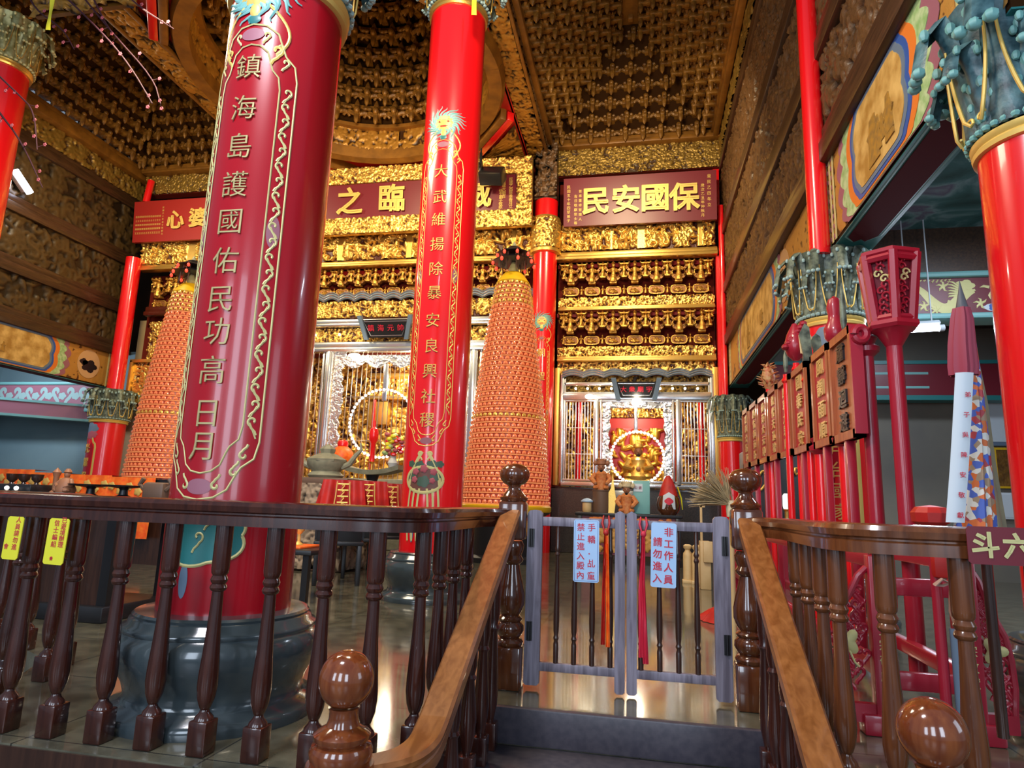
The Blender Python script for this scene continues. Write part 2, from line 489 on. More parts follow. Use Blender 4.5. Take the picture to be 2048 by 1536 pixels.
M['cream'] = mat('cream_wood', (.70, .50, .24, 1), .5, var=(.62, .42, .18, 1), scale=5)
M['white'] = mat('white_paint', (.60, .66, .70, 1), .5)
M['sign_blue'] = mat('pale_blue_sign', (.40, .60, .86, 1), .35)
M['sign_red'] = mat('sign_red_ink', (.60, .02, .05, 1), .5)
M['sign_yellow'] = mat('yellow_sign', (.75, .70, .03, 1), .5)
M['capital'] = mat('grey_green_leaf', (.05, .065, .05, 1), .45, .1, var=(.20, .24, .17, 1), scale=16, bump=(.4, 30, .01))
M['capital_teal'] = mat('teal_leaf', (.008, .04, .055, 1), .42, var=(.10, .22, .25, 1), scale=9, bump=(.4, 25, .01))
M['capital_tip'] = mat('pale_teal_tip', (.32, .46, .44, 1), .5)
M['wall_grey'] = mat('blue_grey_plaster', (.20, .30, .34, 1), .7, var=(.24, .35, .38, 1), scale=.7)
M['wall_beige'] = mat('beige_plaster', (.42, .30, .15, 1), .7)
M['wall_taupe'] = mat('taupe_plaster', (.20, .18, .14, 1), .75, var=(.15, .14, .12, 1), scale=1.0)
M['pink'] = mat('pink_blossom', (.40, .08, .11, 1), .6)
M['twig'] = mat('burgundy_twig', (.045, .006, .015, 1), .7)
M['tube_light'] = mat('lit_tube', (1, 1, 1, 1), .5, emit=(.72, .78, 1, 1), es=14)
M['bulb'] = mat('lit_bulb', (1, 1, 1, 1), .4, emit=(1, .86, .6, 1), es=6)
M['red_bulb'] = mat('lit_red_bulb', (1, .05, .03, 1), .3, emit=(1, .06, .03, 1), es=1.6)
M['led'] = mat('lit_led', (1, 1, 1, 1), .4, emit=(1, .95, .86, 1), es=1.5)
M['tower'] = mat('coral_lamp_plastic', (.80, .20, .08, 1), .2, coat=.6, emit=(1, .24, .08, 1), es=.25)
M['tower_dark'] = mat('tower_recess_shade', (.30, .035, .015, 1), .35, emit=(.9, .10, .03, 1), es=.10)  # shade in the gaps between niches put into a darker colour
M['tower_gold'] = mat('tower_gilding', (.92, .55, .12, 1), .25, .5, emit=(.9, .35, .06, 1), es=.12)
M['yellow'] = mat('yellow_enamel', (.72, .42, .01, 1), .35)
M['skin'] = mat('carved_skin', (.32, .13, .06, 1), .5)
M['straw'] = mat('straw_fibre', (.66, .55, .34, 1), .8, var=(.50, .40, .23, 1), scale=25)
M['tan_cloth'] = mat('tan_cloth', (.42, .26, .20, 1), .8)

# ------------------------------------------------------------------ the setting
def floor_mat():
    m = mat('polished_floor', (.085, .085, .07, 1), .12, coat=.3); nt = m.node_tree; b = nt.nodes['Principled BSDF']
    tc = nt.nodes['Texture Coordinate']
    n = nt.nodes.new('ShaderNodeTexNoise'); n.inputs['Scale'].default_value = 7; n.inputs['Detail'].default_value = 6
    r = nt.nodes.new('ShaderNodeValToRGB'); r.color_ramp.elements[0].color = (.075, .070, .048, 1); r.color_ramp.elements[1].color = (.155, .145, .10, 1)
    r.color_ramp.elements[0].position = .35; r.color_ramp.elements[1].position = .7
    br = nt.nodes.new('ShaderNodeTexBrick'); br.offset = 0; br.inputs['Scale'].default_value = 1.0
    br.inputs['Brick Width'].default_value = .8; br.inputs['Row Height'].default_value = .8; br.inputs['Mortar Size'].default_value = .004
    br.inputs['Mortar'].default_value = (.03, .03, .025, 1)
    nt.links.new(tc.outputs['Object'], n.inputs['Vector']); nt.links.new(n.outputs['Fac'], r.inputs['Fac'])
    nt.links.new(tc.outputs['Object'], br.inputs['Vector'])
    nt.links.new(r.outputs['Color'], br.inputs['Color1']); nt.links.new(r.outputs['Color'], br.inputs['Color2'])
    nt.links.new(br.outputs['Color'], b.inputs['Base Color'])
    return m


M['floor'] = floor_mat()
M['floor_low'] = mat('lower_floor', (.07, .06, .055, 1), .35, var=(.10, .085, .075, 1), scale=5)
M['step'] = mat('dark_step_stone', (.050, .045, .060, 1), .38, var=(.075, .066, .08, 1), scale=30)

edgeL = [(-3.3, 2.33), (-1.30, 2.33), (-1.04, 2.37), (-.83, 2.5), (-.795, 2.75), (-.79, 3.38)]
edgeR = [(.64, 3.38), (.65, 2.75), (.72, 2.5), (.88, 2.36), (1.15, 2.32), (7.1, 2.32)]
bayL = [(-18.2, 3.9), (-4.3, 3.75), (-3.75, 3.62), (-3.42, 3.45), (-3.22, 3.1), (-3.14, 2.6)]
poly = bayL + edgeL + edgeR + [(7.1, 16.6), (-18.2, 16.6)]
mb = MB(); mb.prism(poly, -.58, 0.0, lambda u, v, w: (u, v, w))
mb.build('floor', M['floor'], smooth=False, kind='structure')
mb = MB(); mb.bb((-18.2, -5, -.75), (7.1, 3.9, -.56)); mb.build('floor_lower', M['floor_low'], smooth=False, kind='structure')
for k in (1, 2):
    mb = MB(); mb.bb((-.79, 3.385 - .32 * k - .02, -.57), (.64, 3.385 - .32 * (k - 1), -.17 * k), bev=.012)
    mb.build('trim_%d' % k, M['step'], kind='structure')
mb = MB(); mb.bb((-.785, 3.36, -.165), (.635, 3.40, .004), bev=.008); mb.build('trim_3', M['step'], kind='structure')

mb = MB(); mb.sweep([(x, y + .012, -.29) for x, y in edgeL], [(-.02, -.29), (.02, -.29), (.02, .283), (-.02, .283)]); mb.sweep([(x, y + .012, -.29) for x, y in edgeR], [(-.02, -.29), (.02, -.29), (.02, .283), (-.02, .283)]); mb.build('trim_4', M['dark_wood'], smooth=False, kind='structure')

# outer walls
mb = MB(); mb.bb((-18.3, 4.0, -.5), (-18.1, 16.6, 4.8)); mb.build('wall_left', M['wall_grey'], smooth=False, kind='structure')
mb = MB(); mb.bb((-18.1, 15.3, 0), (-13.45, 15.4, 4.8)); mb.build('wall_left_end', M['wall_grey'], smooth=False, kind='structure')
mb = MB(); mb.bb((-13.45, 14.98, 0), (-9.15, 15.08, 5.6)); mb.build('wall_back_left', M['wall_beige'], smooth=False, kind='structure')
mb = MB(); mb.bb((2.35, 12.4, 0), (7.0, 12.5, 4.6)); mb.build('wall_aisle_end', M['wall_taupe'], smooth=False, kind='structure')
mb = MB(); mb.bb((7.0, 2.4, 0), (7.1, 12.5, 4.6)); mb.build('wall_right', M['wall_taupe'], smooth=False, kind='structure')
mb = MB(); mb.bb((2.3, 8.55, 4.3), (7.0, 12.4, 4.4)); mb.build('ceiling_aisle_rear', M['brown'], smooth=False, kind='structure')

# painted cloud ceiling over the near part of the right aisle
m = mat('cloud_painting', (.06, .16, .17, 1), .6); nt = m.node_tree; b = nt.nodes['Principled BSDF']; tc = nt.nodes['Texture Coordinate']
n = nt.nodes.new('ShaderNodeTexNoise'); n.inputs['Scale'].default_value = 1.7; n.inputs['Detail'].default_value = 5; n.inputs['Distortion'].default_value = .8
r = nt.nodes.new('ShaderNodeValToRGB'); cr = r.color_ramp
for p, c in ((.30, (.02, .08, .08, 1)), (.44, (.06, .20, .21, 1)), (.52, (.24, .42, .46, 1)), (.60, (.16, .15, .24, 1)), (.72, (.32, .48, .54, 1))):
    e = cr.elements.new(p); e.color = c
cr.elements.remove(cr.elements[0]); cr.elements.remove(cr.elements[-1])
nt.links.new(tc.outputs['Object'], n.inputs['Vector']); nt.links.new(n.outputs['Fac'], r.inputs['Fac']); nt.links.new(r.outputs['Color'], b.inputs['Base Color'])
mb = MB(); mb.bb((2.3, 2.4, 4.42), (7.0, 8.2, 4.5)); mb.build('ceiling_aisle', m, smooth=False, kind='structure')
mb = MB(); mb.bb((-18.1, 4.0, 4.7), (-13.9, 15.4, 4.8)); mb.build('ceiling_left_aisle', M['brown'], smooth=False, kind='structure')

# roof shell above everything, so that only the doors and the lamps give light
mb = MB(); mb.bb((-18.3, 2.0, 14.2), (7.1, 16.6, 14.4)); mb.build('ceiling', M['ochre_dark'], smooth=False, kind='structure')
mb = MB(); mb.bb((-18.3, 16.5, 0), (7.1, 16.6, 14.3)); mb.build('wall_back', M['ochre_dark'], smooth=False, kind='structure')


M['left_relief'] = relief_mat('dark_low_carving', (.014, .008, .003, 1), (.085, .048, .014, 1), p1=.95, rough=.45, metal=.1)

# ------------------------------------------------------------------ carved side walls above the painted beams
def side_wall(name, X, sgn, y0, y1, zb, ztop, label, seed, sz=.085, dp=.08, res=.023, m='brown_relief'):
    """sgn: direction the face looks (-1 faces -X)"""
    t = thing(name, label, 'carved wall', (X, (y0 + y1) / 2, zb))
    fn = (lambda u, v, w=0.0: Vector((X + sgn * w, y1 - u, v))) if sgn < 0 else (lambda u, v, w=0.0: Vector((X + sgn * w, y0 + u, v)))
    L = y1 - y0
    zs = [zb + .12, zb + (ztop - zb) * .30, zb + (ztop - zb) * .62, ztop]
    mb = MB(); mb.bb((X - sgn * .02, y0, zb), (X - sgn * .22, y1, ztop + .7)); mb.build('backing', M['brown'], t, smooth=False)
    for i in range(3):
        a, c = zs[i] + .10, zs[i + 1] - .10
        H, gu, gv = carve(L, c - a, res, seed + i, size=sz, kind='figures' if i != 1 else 'scroll', fill=1.1)
        relief('relief_band', H, gu, gv, lambda u, v, w, a=a: fn(u, v + a, w), dp, M[m], t)
    for i, z in enumerate(zs):
        mb = MB(); mb.bb((X - sgn * .05, y0, z - .20), (X + sgn * (.12 if i in (0, 3) else .11), y1, z + .02), bev=.02)
        mb.bb((X - sgn * .05, y0, z + .02), (X + sgn * (.08 if i in (0, 3) else .075), y1, z + .17), bev=.015)
        mb.build('ledge', M['brown'], t)
    # gilded cornice frieze at the top
    H, gu, gv = carve(L, .5, .03, seed + 7, size=.10, kind='scroll')
    relief('cornice_frieze', H, gu, gv, lambda u, v, w: fn(u, v + ztop + .12, w + .06), .09, M['gold_dim'], t)
    mb = MB(); mb.bb((X - sgn * .05, y0, ztop + .62), (X + sgn * .30, y1, ztop + .86), bev=.03); mb.build('cornice', M['ochre_beam'], t)
    return t


side_wall('carved_side_wall', 1.92, -1, 3.0, 14.75, 4.58, 8.85, 'tall dark brown wall of wood carvings with ledges, behind the thin red posts', 11)
side_wall('carved_side_wall', -13.62, 1, 8.0, 14.75, 4.58, 8.75, 'dark brown carved wall sloping down beside the small lit lamp, left end of the hall', 31, .17, .06, .03, 'left_relief')

# ------------------------------------------------------------------ pillars
def scurl(u, v, s, fl=1, up=1):
    """one S-shaped scroll of the borders"""
    pts = []
    for i in range(15):
        t = i / 14; a = -1.2 + t * 5.2; r = s * (.52 - .40 * t)
        pts.append((u + fl * (r * math.cos(a)), v + up * (s * .45 + r * math.sin(a))))
    tail = [(u - fl * s * .42, v - up * s * .95), (u - fl * s * .28, v - up * s * .6), (u + fl * s * .05, v - up * s * .28)]
    return tail + pts


def ogee(hw, z0, z1, sh):
    """closed outline of an inscription cartouche"""
    k = hw; top = [(k, z1 - sh * 1.0), (k * .93, z1 - sh * .72), (k * .74, z1 - sh * .58), (k * .66, z1 - sh * .42), (k * .55, z1 - sh * .18), (k * .3, z1 - sh * .04), (0, z1)]
    bot = [(0, z0), (k * .3, z0 + sh * .04), (k * .52, z0 + sh * .16), (k * .64, z0 + sh * .38), (k * .72, z0 + sh * .50), (k * .93, z0 + sh * .64), (k, z0 + sh * .9)]
    rt = bot + [(k, z0 + sh * .9 + (z1 - z0 - sh * 1.9) * q / 24) for q in range(1, 24)] + top
    return rt + [(-u, v) for u, v in reversed(rt[:-1])]


def arc_poly(cu, cv, ru, rv, n=24, lob=0, amp=0.0):
    return [(cu + ru * (1 + amp * abs(math.cos(lob * a / 2))) * math.cos(a), cv + rv * (1 + amp * abs(math.cos(lob * a / 2))) * math.sin(a)) for a in [2 * math.pi * i / n for i in range(n)]]


def cartouche(t, fn, hw, hwi, z0, z1, sh, shi, gold, chars, zs, size, bold=.012, curls=True, seed=0, sx=1.0, small=True):
    mb = MB(); mb.disc(ogee(hw, z0, z1, sh), fn, .002, rings=8, c=(0, (z0 + z1) / 2)) if False else None
    out = ogee(hw, z0, z1, sh); inn = ogee(hwi, z0 + (hw - hwi) * 1.5, z1 - (hw - hwi) * 1.5, shi)
    mb = MB(); n = min(len(out), len(inn))
    mb.ribbon(out + [out[0]], hw * .040, fn); mb.ribbon(inn + [inn[0]], hw * .034, fn)
    mb.build('border_outline', gold, t)
    mb = MB()
    if curls:
        s = (hw - hwi) * .60; k = 0; z = z0 + sh * 1.15
        while z < z1 - sh * 1.15:
            for sd in (1, -1):
                mb.ribbon(scurl(sd * (hw + hwi) / 2, z, s * .95, sd if k % 2 else -sd, 1), s * .24, fn); mb.ribbon([(sd * ((hw + hwi) / 2 + (s * .42 if k % 2 else -s * .42) * q), z + s * (.95 * q - .3)) for q in (-1, -.4, .2, .6)], s * .16, fn)
            z += s * 1.7; k += 1
        for sd in (1, -1):
            for q, (du, dv) in enumerate(((.80, .62), (.66, .36), (.34, .15))):
                mb.ribbon(scurl(sd * hw * du * .93, z1 - sh * dv - s * .75, s * .8, sd, 1), s * .26, fn)
                mb.ribbon(scurl(sd * hw * du * .93, z0 + sh * dv + s * .75, s * .8, -sd, -1), s * .26, fn)
    mb.build('border_scroll', gold, t)
    # plain mauve bosses on the border
    mb = MB()
    for v in (z0 + (hw - hwi) * .75, z1 - (hw - hwi) * .75): mb.disc(arc_poly(0, v, hw * .26, (hw - hwi) * .45), fn, .0015)
    for sd in (1, -1): mb.disc(arc_poly(sd * (hw + hwi) / 2, (z0 + z1) * .52, (hw - hwi) * .40, hw * .34), fn, .0015)
    mb.build('border_boss', M['mauve'], t)
    for c, z in zip(chars, zs):
        mb = MB(); mb.text(c, 0, z, size, fn, bold=bold, sx=sx); mb.build('character', M['text_gold'] if gold is M['pale_gold'] else gold, t)


def dragon_mask(t, fn, cv, s, name='dragon_mask'):
    rng = random.Random(5)
    mb = MB()
    for k in range(26):
        a = 2 * math.pi * k / 26; r0, r1 = s * .34, s * (.95 + .30 * rng.random())
        pts = [((r0 + (r1 - r0) * q) * math.cos(a + .25 * math.sin(q * 5)), cv + .78 * (r0 + (r1 - r0) * q) * math.sin(a + .25 * math.sin(q * 5))) for q in [i / 7 for i in range(8)]]
        mb.ribbon(pts, [s * .17 * (1 - i / 8.5) for i in range(8)], fn, .002, .004)
    o = mb.build(name, M['teal_light'], t)
    mb = MB(); mb.disc(arc_poly(0, cv, s * .40, s * .34, 40, 12, .28), fn, .004, dome=.010); mb.disc(arc_poly(0, cv - s * .55, s * .14, s * .2), fn, .004, dome=.006)
    mb.build('face', M['gold_paint'], o)
    mb = MB(); mb.disc(arc_poly(0, cv + s * .25, s * .20, s * .12, 24, 6, .25), fn, .012, dome=.008)
    for sd in (1, -1): mb.disc(arc_poly(sd * s * .22, cv + s * .06, s * .075, s * .05), fn, .014, dome=.006)
    mb.build('brow', M['cream'], o)
    mb = MB()
    for sd in (1, -1): mb.disc(arc_poly(sd * s * .22, cv + s * .05, s * .045, s * .045), fn, .020)
    mb.disc(arc_poly(0, cv - s * .20, s * .16, s * .035, 20, 5, .4), fn, .014); mb.build('mouth', M['red_paint'], o)
    mb = MB(); mb.disc(arc_poly(0, cv - s * .80, s * .18, s * .13), fn, .003, dome=.004); mb.build('bead', M['teal'], o)
    mb = MB()
    for sd in (1, -1):
        pts = [(sd * s * (.35 + .55 * math.sin(q * 2.6)), cv - s * (.4 + q * 1.35)) for q in [i / 12 for i in range(13)]]
        mb.ribbon(pts, s * .07, fn)
        mb.ribbon([(p[0] + sd * s * .1, p[1]) for p in scurl(sd * s * .55, cv - s * 1.75, s * .28, sd, 1)], s * .08, fn)
    mb.build('whisker', M['gold_paint'], o)
    return o


def leaf(mb, c, a, r0, h, wd, out, tipdrop=.25, volute=True):
    """one curled-over acanthus leaf with lobed edges (slot 1) and a gold volute (slot 2) at angle a"""
    n = 10; rows = []
    for i in range(n + 1):
        t = i / n
        if t < .7: rr = r0 + out * .35 * (t / .7) ** 2; z = h * (t / .7) * .95
        else:
            q = (t - .7) / .3 * 3.0; rr = r0 + out * .35 + out * .42 * (1 - math.cos(q)) * .8; z = h * .95 + h * .17 * math.sin(q) - h * tipdrop * max(0, q - 1.3) / 1.3
        rows.append((rr, z, wd * (1 - .38 * t) * (1 + .16 * math.sin(t * 19))))
    vs = []; fs = []; pos = lambda R, aa, z: (c[0] + R * math.sin(aa), c[1] - R * math.cos(aa), c[2] + z)
    for rr, z, w_ in rows:
        for q in (-1, -.5, 0, .5, 1):
            vs.append(pos(rr + (.22 * wd) * (1 - abs(q)) - (.20 * wd if abs(q) == 1 else 0), a + q * w_ / rr, z))
    for j in range(n):
        for k in range(4): fs.append((j * 5 + k, j * 5 + k + 1, (j + 1) * 5 + k + 1, (j + 1) * 5 + k))
    mb.slot(0); mb.add(vs, fs)
    mb.slot(1)
    for j in range(1, n, 2):
        rr, z, w_ = rows[j]
        for q in (-1, 1): mb.ball(pos(rr + .02 * wd, a + q * w_ * 1.02 / rr, z), (wd * .22, wd * .20, wd * .30), 7, 5)
    rr, z, w_ = rows[n]
    for q in (-.9, 0, .9): mb.ball(pos(rr, a + q * w_ / rr, z), (wd * .30, wd * .30, wd * .26), 7, 5)
    if volute:
        mb.slot(2)
        for sd in (1, -1):
            pts = []
            for q in range(16):
                th = q / 15
                if th < .62: u = sd * wd * (.22 + .55 * (th / .62) ** 2); zz_ = h * (.82 - .70 * (th / .62)); R = r0 + wd * .30 + out * .22 * (1 - th)
                else:
                    k = (th - .62) / .38 * 3.6; rr_ = wd * .34 * (1 - .5 * (th - .62) / .38); u = sd * wd * .77 + sd * (rr_ * math.sin(k)); zz_ = h * .12 - rr_ * .55 + rr_ * .75 * (1 - math.cos(k)) * .9; R = r0 + wd * .32
                pts.append(pos(R, a + u / R, zz_))
            mb.tube(pts, [wd * .085 * (1 - .35 * abs(q / 7.5 - 1)) for q in range(16)], 6)


def capital(t, c, r, h, leafm, n=12, goldm=None, tip=None, spread=.22, wf=.27):
    """leafy capital: beaded neck ring and two tiers of leaves with gold volutes"""
    goldm = goldm or M['gold_paint']; tip = tip or M['capital_tip']
    cap = MB()
    cap.lathe([(r * .96, .0), (r * 1.02, h * .2), (r * 1.08, h * .6), (r * 1.3, h * .97), (r * 1.34, h)], 32, c)
    cp = cap.build('capital', leafm, t)
    mb = MB()
    mb.lathe([(r, -.09), (r * 1.07, -.085), (r * 1.09, -.06), (r * 1.05, -.045), (r * 1.10, -.03), (r * 1.11, -.008), (r * 1.04, .0)], 40, c)
    mb.build('neck_ring', goldm, cp)
    mb = MB(); nb = 40
    for i in range(nb):
        a = 2 * math.pi * i / nb; mb.ball((c[0] + r * 1.12 * math.sin(a), c[1] - r * 1.12 * math.cos(a), c[2] + .018), (r * .085, r * .085, .020), 6, 4)
    mb.build('bead_ring', tip, cp)
    for i in range(n):
        mb = MB(); leaf(mb, c, 2 * math.pi * i / n, r * 1.07, h * .92, r * wf, spread); mb.build('leaf', [leafm, tip, goldm], cp)
        mb = MB(); leaf(mb, (c[0], c[1], c[2] + h * .02), 2 * math.pi * (i + .5) / n, r * 1.05, h * .58, r * wf * .72, spread * .8, volute=False); mb.build('leaf', [leafm, tip, goldm], cp)
    return cp


def stone_base(t, c, s=1.0):
    mb = MB()
    prof = [(.46, 0), (.465, .03), (.455, .055), (.40, .075), (.385, .11), (.40, .16), (.44, .23), (.455, .29), (.45, .34), (.425, .37), (.43, .38), (.425, .395), (.405, .405), (.40, .425), (.36, .445), (.31, .45)]
    mb.lathe([(r * s, z * s) for r, z in prof], 56, c)
    o = mb.build('stone_base', M['stone'], t, angle=50)
    mb = MB(); mb.lathe([(.385 * s, .43 * s), (.39 * s, .442 * s), (.38 * s, .452 * s), (.315 * s, .456 * s)], 48, c); mb.build('lip', M['stone'], o)
    return o


M['carved_dk'] = mat('muted_olive_red_paint', (.16, .06, .045, 1), .4)
M['leaf_dk'] = mat('muted_leaf_paint', (.06, .11, .075, 1), .4)
# the near left pillar -------------------------------------------------
c = (-1.955, 2.95, 0)
P1 = thing('inscribed_pillar', 'huge crimson pillar with gold characters on a grey stone base, behind the left railing', 'pillar', c)
R1 = .300
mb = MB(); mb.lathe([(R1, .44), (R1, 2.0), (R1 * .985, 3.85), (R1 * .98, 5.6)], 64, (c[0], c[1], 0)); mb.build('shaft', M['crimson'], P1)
stone_base(P1, c)
f1 = cyl(c, R1)
cz = lambda y: at(468, y, Y=2.68).z
chars = '鎮海島護國佑民功高日月'
cy = [145, 225, 300, 375, 447, 525, 600, 665, 742, 827, 893]
cartouche(P1, f1, .247, .168, cz(1002), cz(62), .30, .25, M['pale_gold'], chars, [cz(y) for y in cy], .145, bold=-.006)
dragon_mask(P1, f1, cz(-2), .21)
# teal cloud ornament and tassel near the foot
mb = MB(); lob = [(.03 + .185 * math.cos(a) * (1 + .16 * abs(math.sin(2.5 * a))), .80 + .12 * math.sin(a) * (1 + .16 * abs(math.sin(2.5 * a)))) for a in [i * math.pi / 24 for i in range(48)]]
mb.disc(lob, f1, .002, rings=6); cl = mb.build('cloud_ornament', M['teal'], P1)
mb = MB(); mb.ribbon(lob + [lob[0]], .014, f1, .003)
for (u, v, s, fl) in ((.03, .77, .05, 1), (-.07, .86, .05, -1), (.07, .86, .04, 1), (-.10, .76, .04, -1)): mb.ribbon(scurl(u, v, s, fl), .010, f1, .004)
mb.build('cloud_outline', M['pale_gold'], cl)
mb = MB(); mb.disc(arc_poly(-.02, .60, .022, .075), f1, .002); mb.build('tassel', M['blue_grey'], cl)
mb = MB(); mb.disc(arc_poly(.145, .66, .016, .07), f1, .002); mb.disc(arc_poly(-.16, .66, .016, .06), f1, .002); mb.build('ribbon_end', M['capital_tip'], cl)
capital(P1, (c[0], c[1], 3.72), R1, .55, M['capital_teal'], 10, tip=M['capital_tip'], spread=.16)

# the middle red pillar -------------------------------------------------
c = (-2.15, 6.7, 0)
P2 = thing('inscribed_pillar', 'tall bright red pillar with gold characters and a painted dragon face, before the central altar', 'pillar', c)
R2 = .325
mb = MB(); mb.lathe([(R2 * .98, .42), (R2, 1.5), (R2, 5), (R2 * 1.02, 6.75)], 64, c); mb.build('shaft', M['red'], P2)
stone_base(P2, c, 1.05)
f2 = cyl(c, R2)
cz = lambda y: at(870, y, Y=6.40).z
chars = '大武維揚除暴安良興社稷'
cy = [345, 396, 441, 490, 539, 586, 641, 692, 742, 793, 840]
cartouche(P2, f2, .250, .175, cz(893), cz(283), .34, .27, M['gold_paint'], chars, [cz(y) for y in cy], .165, bold=-.004)
dragon_mask(P2, f2, cz(250), .22)
# flower basket painted at the foot
b0 = cz(1012); b1 = cz(900); bm_ = (b0 + b1) / 2
mb = MB()
for sd in (1, -1):
    pts = [(sd * (.03 + .14 * math.sin(q * 1.45)), b1 - .02 - q * .34) for q in [i / 10 for i in range(11)]]
    mb.ribbon(pts, .035, f2); mb.ribbon(scurl(sd * .05, b1 - .06, .05, sd), .018, f2)
    for k in range(3): mb.ribbon([(sd * (.04 + k * .055 + .02 * math.sin(q * 3)), b0 + .17 - q * .52) for q in [i / 8 for i in range(9)]], .022, f2)
fan = arc_poly(0, b0 + .26, .20, .13, 36)
mb.ribbon(fan + [fan[0]], .03, f2, .004)
bk = mb.build('flower_basket', M['pale_gold'], P2)
mb = MB(); mb.disc(fan, f2, .0015, rings=5); mb.build('fan', M['carved_dk'], bk)
mb = MB()
for (u, v, r) in ((-.13, .30, .05), (.12, .30, .05), (0, .24, .06), (-.05, .40, .05), (.08, .41, .05), (-.15, .42, .035), (.16, .42, .035)): mb.disc(arc_poly(u, b0 + v, r, r * .8, 20, 5, .3), f2, .004)
mb.build('leaf_spray', M['leaf_dk'], bk)
mb = MB()
for (u, v, r) in ((-.10, .26, .028), (-.09, .34, .03), (0, .37, .034), (.10, .34, .03), (.09, .25, .025)): mb.disc(arc_poly(u, b0 + v, r, r, 20, 5, .3), f2, .006, dome=.004)
mb.build('blossom', M['pink'], bk)
mb = MB()
for (u, v) in ((.10, cz(1050)), (-.10, cz(1050))): mb.disc(arc_poly(u, v - .05, .022, .13), f2, .002)
mb.build('ribbon_end', M['blue_grey'], bk)
capital(P2, (c[0], c[1], 6.80), R2, .62, M['capital'], 12, goldm=M['gold'])

# the far left red pillar with its gilded capital ------------------------
c = (-8.92, 6.75, 0)
P3 = thing('inscribed_pillar', 'bright red pillar with a gilded leafy capital in the upper left corner', 'pillar', c)
mb = MB(); mb.lathe([(R2 * .98, .42), (R2, 1.5), (R2, 6.80)], 56, c); mb.build('shaft', M['red'], P3)
stone_base(P3, c, 1.05)
capital(P3, (c[0], c[1], 6.86), R2, .66, M['capital_gold'], 12, goldm=M['gold'], tip=M['pale_gold'])

# the altar pillar between the middle and right bays -------------------------
c = (-2.13, 14.15, 0)
P4 = thing('altar_pillar', 'slim red pillar with a gilded carved collar, between the two altar bays', 'pillar', c)
R4 = .275
mb = MB(); mb.lathe([(R4 * .92, 0), (R4 * .95, 2.5), (R4, 6.72)], 48, c); mb.lathe([(R4 * .98, 7.55), (R4 * .98, 8.0)], 40, c); mb.build('shaft', M['red'], P4)
H, gu, gv = carve(2 * math.pi * (R4 + .04), .72, .016, 77, size=.075, kind='scroll', fill=1.3)
fc = cyl(c, R4 + .03)
relief('carved_collar', H, gu, gv, lambda u, v, w: fc(u - math.pi * (R4 + .03), v + 6.80, w), .06, M['gold_relief'], P4)
mb = MB(); mb.lathe([(R4, 6.68), (R4 + .08, 6.70), (R4 + .09, 6.76), (R4 + .03, 6.82)], 40, c); mb.lathe([(R4 + .02, 7.50), (R4 + .07, 7.52), (R4 + .05, 7.57), (R4, 7.58)], 40, c)
mb.build('collar_moulding', M['gold'], P4)
H, gu, gv = carve(.52, 1.35, .016, 78, size=.10, kind='figures')
mb = MB(); mb.bb((c[0] - .26, c[1] - .2, 8.0), (c[0] + .26, c[1] + .2, 9.5)); mb.build('timber_head', M['brown'], P4, smooth=False)
relief('head_carving', H, gu, gv, lambda u, v, w: Vector((c[0] - .26 + u, c[1] - .2 - w, 8.05 + v)), .08, M['brown_relief'], P4)
f4 = cyl(c, R4)
cz = lambda y: at(1085, y, Y=13.88).z
dragon_mask(P4, f4, cz(642), .25)
cartouche(P4, f4, .20, .14, cz(1005), cz(672), .3, .25, M['gold_paint'], '朝聖恩澤廣被', [cz(y) for y in (705, 752, 800, 850, 900, 950)], .20, curls=True)


# short side columns: red shaft, leafy capital, thin red post above carrying the painted beams ----------
def side_column(x, y, r, ztop, capm, post, label, base=True, lean=0.0, capscale=1.0, n=12, inscr=None, ang=0.0, tip=None, tower=5.2, spread=.22, wf=.27):
    c = (x, y, 0)
    t = thing('side_column', label, 'column', c)
    mb = MB(); mb.lathe([(r, .4 if base else 0), (r, ztop - .05)], 48, c); mb.build('shaft', M['red'], t)
    if base: stone_base(t, c, r / .305)
    capital(t, (x, y, ztop), r, .50 * capscale, capm, n, tip=tip, spread=spread, wf=wf)
    if post:
        px, py, pr = post; mb = MB(); mb.lathe([(pr, ztop + .45 * capscale), (pr, ztop + tower)], 32, (px, py, 0)); mb.build('upper_post', M['red'], t)
    if inscr:
        f = cyl(c, r, ang); z1 = ztop - .62
        mb = MB(); k = r * .62
        mb.disc([(k * .8, .45), (k * .8, z1 - .1), (k * .55, z1 + .02), (0, z1 + .12), (-k * .55, z1 + .02), (-k * .8, z1 - .1), (-k * .8, .45)], f, .002, rings=8)
        mb.build('inscription_panel', M['panel_red'], t)
        o = ogee(k, .35, z1 + .2, .3); mb = MB(); mb.ribbon(o + [o[0]], .05, f, .003); mb.build('border_outline', M['gold_paint'], t)
        n_ = len(inscr); st = (z1 - .75) / (n_ - 1)
        for i, ch in enumerate(inscr): mb = MB(); mb.text(ch, 0, z1 - .12 - i * st, min(.24, st * .82), f, bold=.004); mb.build('character', M['gold_paint'], t)
        mb = MB(); mb.disc(arc_poly(0, z1 + .36, k * .95, .14, 30, 9, .2), f, .003, dome=.006); mb.build('cloud_painting', M['blue_grey'], t)
        mb = MB(); mb.disc(arc_poly(k * .25, z1 + .22, k * .7, .10, 30, 9, .2), f, .004, dome=.006); mb.build('crane_painting', M['pink'], t)
    return t


